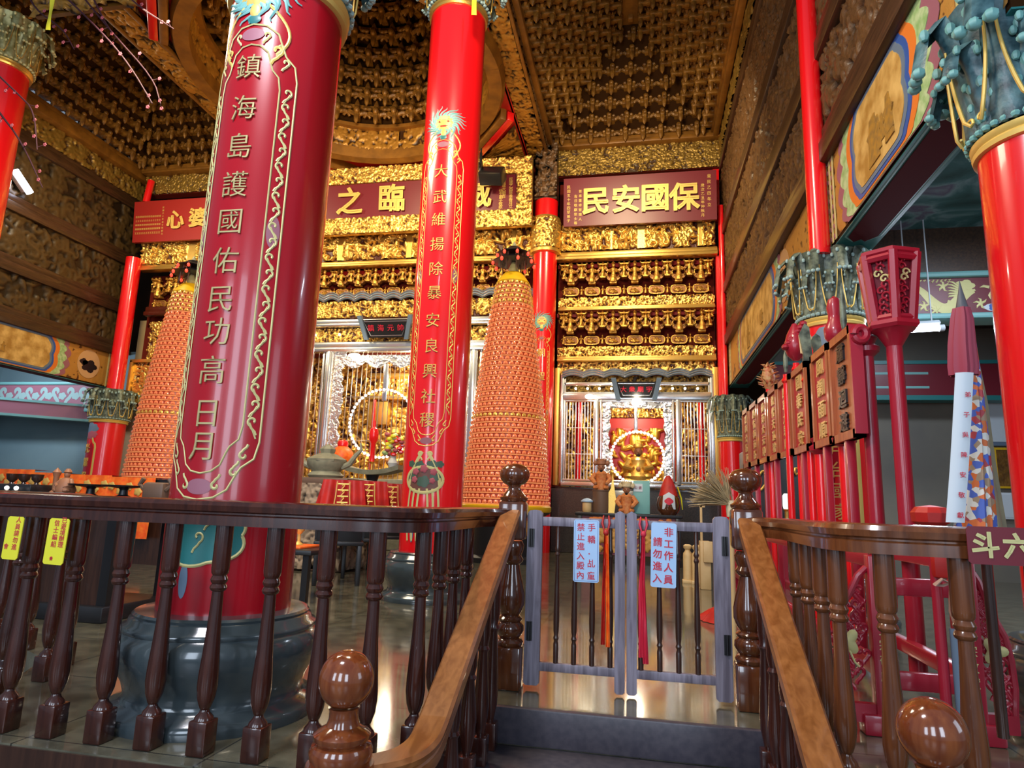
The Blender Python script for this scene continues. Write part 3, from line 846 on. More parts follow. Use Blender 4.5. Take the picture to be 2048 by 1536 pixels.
side_column(2.15, 3.72, .285, 3.05, M['capital_teal'], None, 'red column with a big teal scrolled capital, cut by the right edge', n=7, capscale=1.6, tip=M['teal_light'], spread=.24, wf=.46)
side_column(1.94, 6.95, .287, 2.93, M['capital'], (1.785, 6.63, .100), 'red column with a grey green leafy capital behind the parade boards', inscr='乙为芝月台國家元下', ang=-.30, capscale=1.35)
side_column(1.92, 14.35, .25, 2.52, M['capital'], (1.80, 14.2, .06), 'small red column with a leafy capital beside the right altar window', base=False, capscale=1.75)
side_column(-13.25, 14.2, .40, 2.74, M['capital'], (-13.12, 14.1, .19), 'red column with a leafy capital under the painted beam, beside the left lamp tower', base=False, inscr='光耀照人間', ang=-.42, capscale=1.5, tower=4.3)

# ------------------------------------------------------------------ the gilded altar front
YA = 14.40
zr = lambda y: at(1280, y, Y=YA).z
zc = lambda y: at(760, y, Y=YA).z
zl = lambda y: at(330, y, Y=YA).z


def figure(mb, c, h, arms=1, hat=True, M_=None):
    """small robed figure standing on c"""
    x, y, z = c; T = M_ or Matrix()
    mb.lathe([(h * .17, 0), (h * .18, h * .06), (h * .13, h * .34), (h * .10, h * .42), (h * .14, h * .56), (h * .15, h * .64), (h * .06, h * .72), (h * .04, h * .75)], 9, c, T)
    mb.ball((x, y - h * .01, z + h * .83), (h * .085, h * .09, h * .105), 8, 6, T)
    if hat: mb.lathe([(h * .085, 0), (h * .10, h * .03), (h * .05, h * .09), (h * .015, h * .14)], 8, (x, y, z + h * .90), T)
    if arms:
        for s in (1, -1):
            mb.tube([(x + s * h * .13, y, z + h * .62), (x + s * h * .24, y - h * .05, z + h * .50), (x + s * h * .15, y - h * .16, z + h * .47)], [h * .055, h * .06, h * .04], 6, T)
            mb.tube([(x + s * h * .14, y, z + h * .6), (x + s * h * .30, y + h * .02, z + h * .42), (x + s * h * .24, y, z + h * .2)], [h * .03, h * .07, h * .02], 5, T, flat=.4)


def bracket_protos(h, pitch):
    """meshes of one carved bracket tier: bearer figure, winged bracket, medallion, figurine"""
    fl = lambda u, v, w: Vector((u, -w, v))
    wing = MB().slot(1)
    for k, (rr, zz, th) in enumerate(((pitch * .46, h * .34, .05), (pitch * .40, h * .50, .045), (pitch * .30, h * .20, .045))):
        o_ = []
        for i in range(13):
            a = math.pi * (1 + i / 12); o_.append((rr * math.cos(a), zz + h * .14 + rr * .52 * math.sin(a)))
        i_ = [(u * .80, v + rr * .24) for u, v in reversed(o_)]
        wing.prism(o_ + i_, .02 + k * .03, .14 + k * .03, fl)
    wing.slot(0)
    for s in (1, -1):
        wing.ball((s * pitch * .45, -.10, h * .52), .026, 6, 4); wing.ball((s * pitch * .38, -.13, h * .70), .022, 6, 4)
        for q in range(3): wing.ball((s * pitch * (.16 + q * .09), -.16, h * (.30 + q * .065)), (.035, .03, .03), 6, 4)
    figure(wing, (0, -.22, h * .20), h * .62)
    wing.box((0, -.16, h * .19), (pitch * .34, .16, h * .07), bev=.01)
    bear = MB().slot(0); figure(bear, (0, -.14, h * .02), h * .46)
    bear.box((0, -.12, 0), (pitch * .26, .16, h * .06), bev=.01); bear.box((0, -.10, h * .40), (pitch * .42, .18, h * .05), bev=.01)
    for s in (1, -1): bear.ball((s * pitch * .23, -.14, h * .45), .03, 6, 4); bear.tube([(s * .03, -.1, h * .28), (s * pitch * .14, -.14, h * .34), (s * pitch * .2, -.1, h * .42)], [.02, .04, .02], 6)
    med = MB().slot(1)
    pl = [(pitch * .34 * (abs(math.cos(a)) ** .5) * (1 if math.cos(a) > 0 else -1), h * .12 + h * .12 * (abs(math.sin(a)) ** .5) * (1 if math.sin(a) > 0 else -1)) for a in [math.pi * i / 12 for i in range(24)]]
    med.prism(pl, .0, .10, fl); med.slot(0)
    ring = [fl(u, v, .10) for u, v in pl]; med.tube(ring + [ring[0], ring[1]], .016, 5)
    rng = random.Random(3)
    for q in range(16):
        a = rng.uniform(0, 6.3); rr = rng.uniform(0, .8)
        med.ball((pitch * .26 * rr * math.cos(a), -.11, h * .12 + h * .08 * rr * math.sin(a)), (rng.uniform(.02, .05), .03, rng.uniform(.015, .03)), 6, 4)
    fig = MB().slot(0); figure(fig, (0, -.09, 0), h * .27)
    ms = [M['bracket_gold'], M['aged_gold']]
    return {k: m.build(k, ms, None, world=False) for k, m in (('winged_bracket', wing), ('bearer_figure', bear), ('medallion', med), ('figurine', fig))}


def bracket_row(t, x0, x1, z0, z1, y, n, seed=0):
    h = z1 - z0; pitch = (x1 - x0) / n
    P = bracket_protos(h, pitch)
    first = {k: True for k in P}

    def put(kind, x, z):
        o = P[kind]
        if first[kind]: first[kind] = False
        else: o = o.copy(); COL.objects.link(o)
        o.parent = t; o.location = Vector((x, y, z)) - t.location
    for i in range(n):
        x = x0 + (i + .5) * pitch
        put('winged_bracket', x, z0 + h * .14); put('medallion', x, z0)
    for i in range(n + 1):
        x = x0 + i * pitch + (.08 if i == 0 else -.08 if i == n else 0)
        put('bearer_figure', x, z0 + h * .52); put('figurine', x, z0 + h * .02)


def moulding(t, x0, x1, z0, z1, y, out, m, name='moulding'):
    mb = MB(); h = z1 - z0
    mb.bb((x0, y + .1, z0), (x1, y - out, z0 + h * .45), bev=h * .12); mb.bb((x0, y + .1, z0 + h * .4), (x1, y - out * .55, z1), bev=h * .12)
    return mb.build(name, m, t)


def relief_beam(t, x0, x1, z0, z1, y, seed, size=.085, depth=.11, m='gold_relief', res=.0135, style='figures', posts=(), name='carved_beam', fill=1.2):
    mb = MB(); mb.bb((x0, y + .02, z0), (x1, y + .25, z1)); b = mb.build(name, M['bracket_red'], t, smooth=False)
    H, gu, gv = carve(x1 - x0, z1 - z0, res, seed, size=size, kind=style, fill=fill)
    for px, pw in posts:
        i0, i1 = np.searchsorted(gu, (px - pw - x0, px + pw - x0)); H[:, max(i0, 0):i1] = np.maximum(H[:, max(i0, 0):i1] * .35, .62)
    relief('relief_carving', H, gu, gv, lambda u, v, w: Vector((x0 + u, y - w, z0 + v)), depth, M[m], b)
    return b


def back_panel(t, x0, x1, z0, z1, y, m='bracket_red'):
    mb = MB(); mb.bb((x0, y, z0), (x1, y + .1, z1)); return mb.build('backing', M[m], t, smooth=False)


# right bay -------------------------------------------------------------
XL, XR, ML_ = -1.88, 1.68, -8.95
T = thing('carved_altar_front', 'gilded carved altar front with two tiers of figured brackets, right bay under the maroon board', 'altar front', (-.1, YA, 0))
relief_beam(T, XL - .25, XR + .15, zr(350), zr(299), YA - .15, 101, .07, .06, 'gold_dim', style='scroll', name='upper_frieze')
moulding(T, XL - .25, XR + .15, zr(299), zr(280), YA - .15, .2, M['ochre_beam'], 'cornice')
back_panel(T, XL, XR, zr(450), zr(350), YA + .25)
relief_beam(T, XL + .02, XR, zr(503), zr(451), YA - .12, 102, .115, .14, posts=((-.62, .035), (.05, .09), (1.35, .05)))
moulding(T, XL, XR + .04, zr(521), zr(504), YA - .10, .14, M['gold'])
back_panel(T, XL, XR, zr(600), zr(518), YA + .3, 'bracket_red')
mb = MB(); mb.bb((XL, YA + .16, zr(527)), (XR, YA + .3, zr(519))); mb.bb((XL, YA + .16, zr(627)), (XR, YA + .3, zr(620))); mb.build('red_strip', M['red_paint'], T, smooth=False)
bracket_row(T, XL + .10, XR - .08, zr(587), zr(522), YA + .13, 7)
relief_beam(T, XL + .05, XR - .03, zr(611), zr(592), YA + .02, 103, .055, .07, style='scroll', name='carved_band')
moulding(T, XL + .05, XR - .03, zr(620), zr(611), YA + .02, .12, M['gold'])
back_panel(T, XL, XR, zr(700), zr(612), YA + .3, 'bracket_red')
bracket_row(T, XL + .10, XR - .08, zr(687), zr(621), YA + .13, 7)
relief_beam(T, XL + .05, XR - .03, zr(712), zr(692), YA + .02, 104, .055, .07, style='scroll', name='carved_band')
moulding(T, XL + .05, XR - .03, zr(723), zr(712), YA + .02, .12, M['gold'])
relief_beam(T, XL + .05, XR - .03, zr(748), zr(723), YA + .08, 105, .05, .05, name='carved_band')
for s, x in ((1, XL + .06), (-1, XR - .06)):
    mb = MB(); mb.bb((x - .055, YA - .02, zr(975)), (x + .055, YA + .2, zr(735)), bev=.01); mb.build('side_jamb', M['gold'], T)
mb = MB(); mb.bb((XR + .0, YA - .12, 2.7), (XR + .10, YA + .1, zr(521))); mb.bb((XR - .01, YA - .05, zr(452)), (XR + .12, YA + .1, zr(350))); mb.build('corner_post', M['red'], T, smooth=False)
mb = MB(); mb.bb((XL - .02, YA + .02, 0), (XR + .02, YA + .5, zr(975) - .06), bev=.02); mb.build('granite_base', M['black_stone'], T)

# middle bay -----------------------------------------------------------
ML, MR = -8.95, -2.42
T2 = thing('carved_altar_front', 'wide gilded altar front with a silver scalloped valance, behind the bright red pillar', 'altar front', ((ML + MR) / 2, YA, 0))
mb = MB(); mb.bb((ML, YA - .2, zc(352) + .5), (MR + .1, YA + .2, zc(352) + 1.1), bev=.02); mb.build('red_beam', M['red_paint'], T2)
back_panel(T2, ML, MR, zc(462), zc(345), YA + .2)
relief_beam(T2, ML, MR, zc(524), zc(456), YA - .12, 201, .125, .15, posts=((-7.3, .08), (-5.5, .08), (-4.3, .08), (-2.9, .06)))
moulding(T2, ML, MR, zc(537), zc(525), YA - .10, .14, M['gold'])
back_panel(T2, ML, MR, zc(605), zc(534), YA + .3, 'bracket_red')
mb = MB(); mb.bb((ML, YA + .16, zc(543)), (MR, YA + .3, zc(535))); mb.build('red_strip', M['red_paint'], T2, smooth=False)
bracket_row(T2, ML + .1, MR - .1, zc(588), zc(537), YA + .13, 14)
# scalloped silver valance
fl = lambda y: (lambda u, v, w: Vector((u, y - w, v)))


def scallop(t, x0, x1, z, h, n, y, m, name, amp=.5, legs=None):
    top = []; bot = []
    N = n * 8; Lx = x1 - x0
    for i in range(N + 1):
        u = x0 + Lx * i / N; k = abs(math.sin(math.pi * n * i / N)); top.append((u, z + h * (.6 + amp * k))); bot.append((u, z - h * .5 + h * amp * k))
    mb = MB()
    for i in range(N): mb.prism([bot[i], bot[i + 1], top[i + 1], top[i]], 0, .06, fl(y))
    o = mb.build(name, m, t, angle=30)
    for q in (.15, .5, .85):
        mb = MB(); mb.tube([Vector((b[0], y - .065, b[1] + (tp[1] - b[1]) * q)) for b, tp in zip(bot, top)], .014, 6); mb.build('rib', M['silver'], o)
    return o


scallop(T2, ML, MR, zc(596), .16, 16, YA + .02, M['blue_grey'], 'scalloped_valance')
relief_beam(T2, ML, MR, zc(634), zc(601), YA + .06, 203, .075, .09, name='carved_band')
moulding(T2, ML, MR, zc(653), zc(637), YA + .02, .10, M['silver'], 'silver_bar')
relief_beam(T2, ML, MR, zc(682), zc(654), YA + .12, 204, .075, .07, name='carved_band')
moulding(T2, ML, MR, zc(704), zc(683), YA + .02, .12, M['silver'], 'silver_header')
mb = MB(); mb.bb((ML, YA + .1, 0), (MR, YA + .6, 1.25), bev=.03); mb.bb((ML, YA - .02, 1.10), (MR, YA + .6, 1.27), bev=.03); mb.build('stone_base', M['green_stone'], T2)

# left bay --------------------------------------------------------------
LL, LR = -13.05, -9.7
T3 = thing('carved_altar_front', 'gilded carved beam and brackets of the left bay, under the plain red board', 'altar front', ((LL + LR) / 2, YA, 0))
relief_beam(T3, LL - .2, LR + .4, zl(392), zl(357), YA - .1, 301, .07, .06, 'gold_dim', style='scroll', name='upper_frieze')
moulding(T3, LL - .2, LR + .4, zl(357), zl(345), YA - .15, .2, M['ochre_beam'], 'cornice')
back_panel(T3, LL, LR, zl(490), zl(390), YA + .25)
relief_beam(T3, LL, LR, zl(533), zl(487), YA - .12, 302, .09, .13, posts=((-12.9, .05), (-11.5, .12)))
moulding(T3, LL, LR, zl(545), zl(533), YA - .10, .14, M['gold'])
back_panel(T3, LL + .05, LR, zl(720), zl(544), YA + .3, 'bracket_red')
bracket_row(T3, LL + .25, LR, zl(612), zl(552), YA + .25, 6)
moulding(T3, LL + .25, LR, zl(632), zl(613), YA + .02, .12, M['gold_relief'])
relief_beam(T3, -12.75, LR, zl(720), zl(640), YA + .2, 304, .09, .1, name='carved_drop')
relief_beam(T3, -13.0, -12.2, zl(818), zl(722), YA + .1, 305, .10, .05, name='lattice_panel', style='scroll')
mb = MB(); mb.bb((-13.06, YA - .02, zl(820)), (-12.98, YA + .2, zl(720)), bev=.01); mb.bb((-13.06, YA - .02, zl(724)), (-12.2, YA + .2, zl(718)), bev=.01); mb.build('panel_frame', M['gold'], T3)
mb = MB(); mb.tube([at(303, 362, Y=YA - .3), at(292, 405, Y=YA - .3)], .09, 12); mb.build('red_beam', M['red'], T3)


# name boards -----------------------------------------------------------
def board(label, xs, zs, y, tilt, big, size, small_cols, frame=None, col='maroon', bold=.03):
    cx, cz_ = sum(xs) / 2, sum(zs) / 2; W, Hh = xs[1] - xs[0], zs[1] - zs[0]
    t = thing('name_board', label, 'board', (cx, y, zs[0]))
    U = Vector((1, 0, 0)); V = Vector((0, -math.sin(tilt), math.cos(tilt))); N = Vector((0, -math.cos(tilt), -math.sin(tilt)))
    f = plane((cx, y, zs[0]), U, V, N)
    mb = MB(); mb.prism([(-W / 2, 0), (W / 2, 0), (W / 2, Hh), (-W / 2, Hh)], -.10, 0, f); mb.build('panel', M[col], t, smooth=False)
    for ch, u, v in big: mb = MB(); mb.text(ch, u - cx, v * Hh, size, f, w=.005, bold=bold, ext=.035); mb.build('character', M['gold_paint'], t)
    mb = MB()
    for u, v0, v1, n, s, st in small_cols:
        for i in range(n): mb.text(st[i % len(st)], u - cx, (v0 + (v1 - v0) * i / max(1, n - 1)) * Hh, s, f, w=.004, bold=.0, ext=.02)
    mb.build('small_writing', M['gold_paint'], t)
    if frame:
        fw = frame
        for nm, a, b_ in (('frame_top', (-W / 2 - fw, Hh), (W / 2 + fw, Hh + fw * 1.1)), ('frame_bottom', (-W / 2 - fw, -fw * 1.1), (W / 2 + fw, 0)), ('frame_left', (-W / 2 - fw, 0), (-W / 2, Hh)), ('frame_right', (W / 2, 0), (W / 2 + fw, Hh))):
            mb = MB(); mb.prism([a, (b_[0], a[1]), b_, (a[0], b_[1])], -.12, .02, f); o = mb.build(nm, M['gold'], t, smooth=False)
            H, gu, gv = carve(b_[0] - a[0], b_[1] - a[1], .016, hash(nm) % 97 + 3, size=.075, kind='scroll', fill=1.4)
            relief('frame_carving', H, gu, gv, lambda u, v, w, a=a: f(a[0] + u, a[1] + v, .02 + w), .07, M['gold_relief'], o)
    return t


yb = YA - .45
pt = lambda x, y: at(x, y, Y=yb)
board('maroon board of four big gold characters under the bracketed ceiling, right bay', (pt(1128, 400).x, pt(1433, 400).x), (pt(1280, 446).z, pt(1280, 353).z), yb, .10,
      [('民', pt(1192, 400).x, .50), ('安', pt(1252, 400).x, .50), ('國', pt(1310, 400).x, .50), ('保', pt(1368, 400).x, .48)], .66,
      [(pt(1138, 400).x, .82, .12, 9, .085, '民國五十年四草弟子'), (pt(1152, 400).x, .62, .06, 7, .08, '吉日敬獻信士等'), (pt(1161, 400).x, .72, .14, 7, .075, '首事重修管理人'), (pt(1405, 400).x, .70, .10, 8, .08, '歲次乙丑年仲秋月'), (pt(1418, 400).x, .88, .30, 6, .09, '皇民乙四年立')], bold=.026)
yb = YA - .62
board('long maroon board in a gilded carved frame, partly hidden by the bright red pillar', (pt(560, 405).x, pt(1034, 400).x), (pt(760, 434).z, pt(760, 369).z), yb, .10,
      [('之', pt(703, 400).x, .5), ('臨', pt(786, 400).x, .52), ('靈', pt(872, 400).x, .5), ('威', pt(956, 400).x, .5), ('公', pt(620, 400).x, .5)], .70,
      [(pt(1022, 400).x, .86, .10, 9, .10, '民國乙酉年季春月立'), (pt(1008, 400).x, .80, .40, 5, .10, '重建大廟吉'), (pt(1002, 400).x, .55, .10, 6, .10, '信士弟子敬獻')], frame=.36, bold=.026)
yb = YA - .45
board('plain bright red board with one heart character, under the left carved frieze', (pt(271, 440).x, pt(480, 440).x), (pt(330, 482).z, pt(330, 404).z), yb, .10,
      [('心', pt(356, 440).x, .50), ('婆', pt(400, 440).x, .52)], .52,
      [(pt(277 + 4.2 * i, 440).x, .62, .22, 5, .06, '信士林陳王李') for i in range(12)] + [(pt(329, 440).x, .82, .18, 10, .055, '民國六十年弟子敬獻立')], col='board_dark_red', bold=.03)


# silver shrine windows ------------------------------------------------
def rod_row(t, x0, x1, z0, z1, y, n):
    mb = MB(); mb.lathe([(.011, 0), (.011, z1 - z0)], 6); o = mb.build('rod', M['steel'], None, world=False)
    for i in range(n):
        if i: o = o.copy(); COL.objects.link(o)
        o.parent = t; o.location = Vector((x0 + (x1 - x0) * i / (n - 1), y, z0)) - t.location
    mb = MB()
    for q in (.33, .66): mb.bb((x0, y - .006, z0 + (z1 - z0) * q - .006), (x1, y + .006, z0 + (z1 - z0) * q + .006))
    mb.build('cross_bar', M['steel'], t, smooth=False)


def light_ring(c, r, n, label, br=.034):
    t = thing('light_ring', label, 'lamp', c)
    mb = MB(); pts = [Vector((c[0] + r * math.cos(a), c[1], c[2] + r * math.sin(a))) for a in [2 * math.pi * i / 48 for i in range(50)]]
    mb.tube(pts, .016, 8); mb.build('ring', M['silver'], t)
    mb = MB(); mb.ball((0, 0, 0), br, 10, 6); o = mb.build('bulb', M['led'], None, world=False)
    for i in range(n):
        if i: o = o.copy(); COL.objects.link(o)
        a = 2 * math.pi * i / n; o.parent = t; o.location = (r * math.cos(a), -.03, r * math.sin(a))
    return t


def filigree(t, x0, x1, z0, z1, y, side, seed):
    """pierced silver curtain edge with a wavy inner border"""
    W = abs(x1 - x0); Hh = z1 - z0
    H, gu, gv = carve(W, Hh, .014, seed, size=.05, kind='scroll', fill=1.3)
    def f(u, v, w):
        k = 1 + .10 * math.sin(v * 22) + .12 * math.sin(v * 5)
        return Vector((x0 + (x1 - x0) * u / W * min(1.12, k), y - w, z0 + v))
    relief('silver_curtain', H, gu, gv, f, .03, M['silver_relief'], t)


def deity(c, h, label, robe, n_rays=14):
    t = thing('deity_statue', label, 'statue', c)
    mb = MB(); x, y, z = c
    mb.box((x, y, z + h * .10), (h * .7, h * .5, h * .2), bev=.02); mb.build('throne', M['gold'], t)
    mb = MB(); mb.lathe([(h * .30, h * .18), (h * .32, h * .25), (h * .22, h * .38), (h * .17, h * .5), (h * .19, h * .60), (h * .12, h * .68), (h * .05, h * .70)], 16, c)
    for s in (1, -1):
        mb.tube([(x + s * h * .17, y, z + h * .60), (x + s * h * .26, y - h * .08, z + h * .44), (x + s * h * .10, y - h * .22, z + h * .40)], [h * .07, h * .08, h * .05], 8)
        mb.ball((x + s * h * .18, y - h * .14, z + h * .25), (h * .14, h * .14, h * .09), 10, 6)
    mb.build('robe', robe, t)
    mb = MB(); mb.ball((x, y - h * .02, z + h * .79), (h * .085, h * .09, h * .11), 14, 10); mb.ball((x, y - h * .115, z + h * .78), h * .018, 6, 4)
    for s in (1, -1): mb.ball((x + s * h * .085, y, z + h * .78), (h * .015, h * .02, h * .035), 6, 4)
    mb.ball((x, y - h * .24, z + h * .40), (h * .05, h * .04, h * .05), 8, 6)
    o = mb.build('head', M['skin'], t)
    mb = MB()
    for s in (1, -1): mb.ball((x + s * h * .032, y - h * .10, z + h * .80), (h * .014, h * .008, h * .008), 6, 4)
    mb.build('eye', M['black'], o)
    mb = MB(); mb.tube([(x - h * .03, y - h * .10, z + h * .735), (x, y - h * .107, z + h * .73), (x + h * .03, y - h * .10, z + h * .735)], h * .008, 5); mb.lathe([(h * .04, -.0), (h * .03, -h * .06), (h * .005, -h * .16)], 8, (x, y - h * .095, z + h * .71)); mb.build('beard', M['black'], o)
    mb = MB(); mb.lathe([(h * .095, 0), (h * .12, h * .03), (h * .10, h * .09), (h * .03, h * .12)], 14, (x, y, z + h * .86)); mb.box((x, y - h * .08, z + h * .93), (h * .12, .02, h * .10), bev=.005)
    for s in (1, -1): mb.tube([(x + s * h * .10, y, z + h * .89), (x + s * h * .20, y, z + h * .93), (x + s * h * .26, y, z + h * .88)], h * .015, 6)
    mb.build('crown', M['gold'], t)
    return t


def hang_board(label, x0, x1, z0, z1, y, word, flare):
    cx = (x0 + x1) / 2; W = x1 - x0; Hh = z1 - z0
    t = thing('hanging_plaque', label, 'plaque', (cx, y, z0))
    V = Vector((0, -.35, .94)); f = plane((cx, y, z0), (1, 0, 0), V, (0, -.94, -.35))
    mb = MB(); mb.prism([(-W / 2 + flare, 0), (W / 2 - flare, 0), (W / 2, Hh), (-W / 2, Hh)], -.04, 0, f); mb.build('panel', M['black'], t, smooth=False)
    mb = MB()
    for s in (1, -1): mb.prism([(s * (W / 2 - flare), -Hh * .1), (s * (W / 2 - flare + .10), -Hh * .1), (s * (W / 2 + .10), Hh * 1.25), (s * W / 2, Hh * 1.25)], -.05, .05, f)
    mb.build('side_wing', M['blue_grey'], t, smooth=False)
    mb = MB(); o = [(-W / 2 + flare * 1.2 + .03, .05), (W / 2 - flare * 1.2 - .03, .05), (W / 2 - .05, Hh - .04), (-W / 2 + .05, Hh - .04)]
    mb.ribbon(o + [o[0]], .02, f, .004); mb.build('border', M['silver'], t)
    for i, ch in enumerate(word): mb = MB(); mb.text(ch, (i - (len(word) - 1) / 2) * W * .21, Hh * .55, Hh * .40, f, w=.004, bold=.004); mb.build('character', M['sign_red'], t)
    return t


# right window
A = lambda x, y, dy=0.0: at(x, y, Y=YA + dy)
W1 = thing('shrine_window', 'silver framed shrine window with thin vertical rods, behind the black table in the right bay', 'shrine window', (-.07, YA, 1.45))
fx0, fx1, fz0, fz1 = -1.70, 1.55, 1.47, 3.92
yf = YA + .03
mb = MB()
for x in (fx0, fx1):
    s = 1 if x < 0 else -1
    mb.bb((x - .04, yf - .06, fz0), (x + .04, yf + .1, fz1), bev=.015); mb.bb((x + s * .06 - .02, yf - .03, fz0), (x + s * .06 + .02, yf + .06, fz1 - .1), bev=.008)
mb.bb((fx0, yf - .08, fz0 - .05), (fx1, yf + .15, fz0 + .05), bev=.015); mb.bb((fx0, yf - .05, fz0 + .06), (fx1, yf + .1, fz0 + .11), bev=.01)
mb.build('frame', M['silver'], W1)
scallop(W1, fx0, fx1, fz1 - .02, .13, 7, yf - .02, M['blue_grey'], 'scalloped_top')
mb = MB(); mb.bb((fx0, yf - .03, zr(771)), (fx1, yf + .05, zr(764)), bev=.01); mb.build('upper_bar', M['silver'], W1)
mb = MB(); mb.bb((fx0, yf - .06, zr(800)), (fx1, yf + .06, zr(784)), bev=.015); mb.bb((fx0, yf - .03, zr(804)), (fx1, yf + .04, zr(800)), bev=.01); mb.build('header', M['silver'], W1)
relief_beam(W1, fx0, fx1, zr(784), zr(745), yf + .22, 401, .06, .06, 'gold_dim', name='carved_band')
for i in range(11):
    x = fx0 + .3 + (fx1 - fx0 - .6) * i / 10
    if abs(x + .07) < .45: continue
    mb = MB(); mb.ball((x, yf - .03, zr(777)), .028, 8, 5); mb.tube([(x, yf + .1, zr(777)), (x, yf - .02, zr(777))], .012, 6); mb.build('bulb', M['bulb'], W1)
for (x, s, sd) in ((-.80, 1, 402), (.70, -1, 403)):
    mb = MB(); mb.bb((x - s * .13 - .05, yf - .08, fz0), (x - s * .13 + .05, yf + .08, zr(800)), bev=.015); mb.bb((x - s * .03 - .02, yf - .05, fz0), (x - s * .03 + .02, yf + .05, zr(800)), bev=.008); mb.build('silver_post', M['silver'], W1)
    filigree(W1, x + s * .0, x + s * .17, fz0 + .05, zr(802), yf - .0, s, sd)
H, gu, gv = carve(1.2, .16, .014, 404, size=.05, kind='scroll'); relief('silver_lintel', H, gu, gv, lambda u, v, w: Vector((-.67 + u, yf - w, zr(802) - .16 + v)), .03, M['silver_relief'], W1)
rod_row(W1, fx0 + .10, -.99, fz0 + .08, zr(802), yf + .02, 10)
rod_row(W1, .90, fx1 - .10, fz0 + .08, zr(802), yf + .02, 9)
mb = MB(); mb.bb((-.11, yf - .02, 2.62), (-.03, yf + .03, 3.2), bev=.01); mb.build('hanging_bar', M['silver'], W1)
for x, z in ((-1.08, zr(795)), (-.05, zr(803))):
    mb = MB(); mb.ball((x, yf - .14, z), (.10, .06, .06), 12, 8); o = mb.build('lamp', M['bulb'], W1)
    point('shrine_front_lamp', (x, yf - .30, z), 8, WARMW, .06)
hang_board('small black plaque with red characters, hanging in the right shrine window', -.50, .38, zr(797), zr(766), yf - .14, '大衆廟宇', .10)
light_ring((-.04, yf - .10, 2.06), .56, 44, 'ring of small white bulbs around the golden statue in the right shrine window')

# room behind the right window
S1 = thing('shrine_interior', 'gilded shrine wall with red panel seen through the right silver window', 'shrine', (-.1, 16.0, 0))
mb = MB(); mb.bb((XL, 16.0, .9), (XR, 16.1, 4.3)); mb.build('red_panel', M['red_paint'], S1, smooth=False)
for a, b_, sd in ((XL, -.95, 1), (.85, XR, 2)):
    H, gu, gv = carve(b_ - a, 2.9, .02, 410 + sd, size=.10); relief('side_carving', H, gu, gv, lambda u, v, w, a=a: Vector((a + u, 15.96 - w, 1.3 + v)), .09, M['gold_relief'], S1)
H, gu, gv = carve(1.8, .75, .018, 414, size=.08); relief('top_carving', H, gu, gv, lambda u, v, w: Vector((-.95 + u, 15.94 - w, 3.15 + v)), .10, M['gold_relief'], S1)
H, gu, gv = carve(1.3, 1.5, .02, 415, size=.16, fill=.55); relief('dragon_carving', H, gu, gv, lambda u, v, w: Vector((-.70 + u, 15.97 - w, 1.4 + v)), .10, relief_mat('gilded_on_red', (.36, .02, .03, 1), (.95, .55, .08, 1)), S1)
for x in (-1.42, 1.42):
    mb = MB(); mb.lathe([(.07, 1.2), (.07, 3.6)], 16, (x, 15.5, 0)); mb.build('red_post', M['red'], S1)
mb = MB(); mb.bb((XL, YA + .45, 1.36), (XR, 16.0, 1.42)); mb.build('floor_slab', M['black_stone'], S1, smooth=False)
mb = MB(); mb.bb((XL - .02, YA + .45, 4.05), (XR, 16.0, 4.15)); mb.bb((XL - .1, YA + .45, 1.4), (XL, 16, 4.1)); mb.bb((XR, YA + .45, 1.4), (XR + .1, 16, 4.1)); mb.build('lining', M['bracket_red'], S1, smooth=False)
deity((-.02, 15.1, 1.43), 1.05, 'seated golden deity inside the ring of bulbs, right shrine', M['gold'])
for s, x in ((1, -.62), (-1, .55)):
    mb = MB(); figure(mb, (x, 15.2, 1.43), .55); o = mb.build('attendant_statue', M['gold']); o.location = (0, 0, 0)
    props(o, 'small golden attendant statue to the %s of the seated deity in the right shrine' % ('left' if s > 0 else 'right'), 'statue', None, 'thing')

# middle window ------------------------------------------------------------
W2 = thing('shrine_window', 'large silver shrine front with filigree curtains, behind the bright red pillar', 'shrine window', (-5.6, YA, 1.27))
zt = zc(703); yf = YA + .03
for (x, s, sd) in ((-7.42, 1, 421), (-3.78, -1, 422)):
    mb = MB(); mb.bb((x - .09, yf - .10, 1.27), (x + .09, yf + .1, zt), bev=.02); mb.bb((x - s * .16 - .03, yf - .06, 1.27), (x - s * .16 + .03, yf + .06, zt), bev=.01); mb.bb((x - .045, yf - .13, 1.3), (x + .045, yf - .05, zt), bev=.01); mb.build('silver_post', M['silver'], W2)
    filigree(W2, x + s * .10, x + s * .38, 1.8, zt, yf, s, sd)
H, gu, gv = carve(3.0, .32, .016, 423, size=.06, kind='scroll')
relief('silver_lintel', H, gu, gv, lambda u, v, w: Vector((-7.1 + u, yf - w, zt - .08 - (.32 - v) * (.55 + .45 * abs(math.sin(u * 5.2))))), .03, M['silver_relief'], W2)
rod_row(W2, -8.75, -7.62, 1.3, zt, yf + .05, 9); rod_row(W2, -3.55, -2.55, 1.3, zt, yf + .05, 8); rod_row(W2, -7.0, -4.2, 1.3, zt, yf + .12, 24)
mb = MB(); mb.bb((-6.02, yf - .02, 3.3), (-5.90, yf + .03, zt - .3), bev=.012); mb.build('hanging_bar', M['silver'], W2)
for i in range(9):
    x = -7.9 + 5.2 * i / 8
    if abs(x + 5.95) < .9: continue
    mb = MB(); mb.ball((x, yf - .0, zc(667)), .032, 8, 5); mb.tube([(x, yf + .1, zc(667)), (x, yf, zc(667))], .012, 6); mb.build('bulb', M['bulb'], W2)
for x, z in ((-6.75, zt - .12),):
    mb = MB(); mb.ball((x, yf - .14, z), (.16, .06, .06), 12, 8); mb.build('lamp', M['bulb'], W2); point('shrine_front_lamp', (x, yf - .35, z), 16, WARMW, .06)
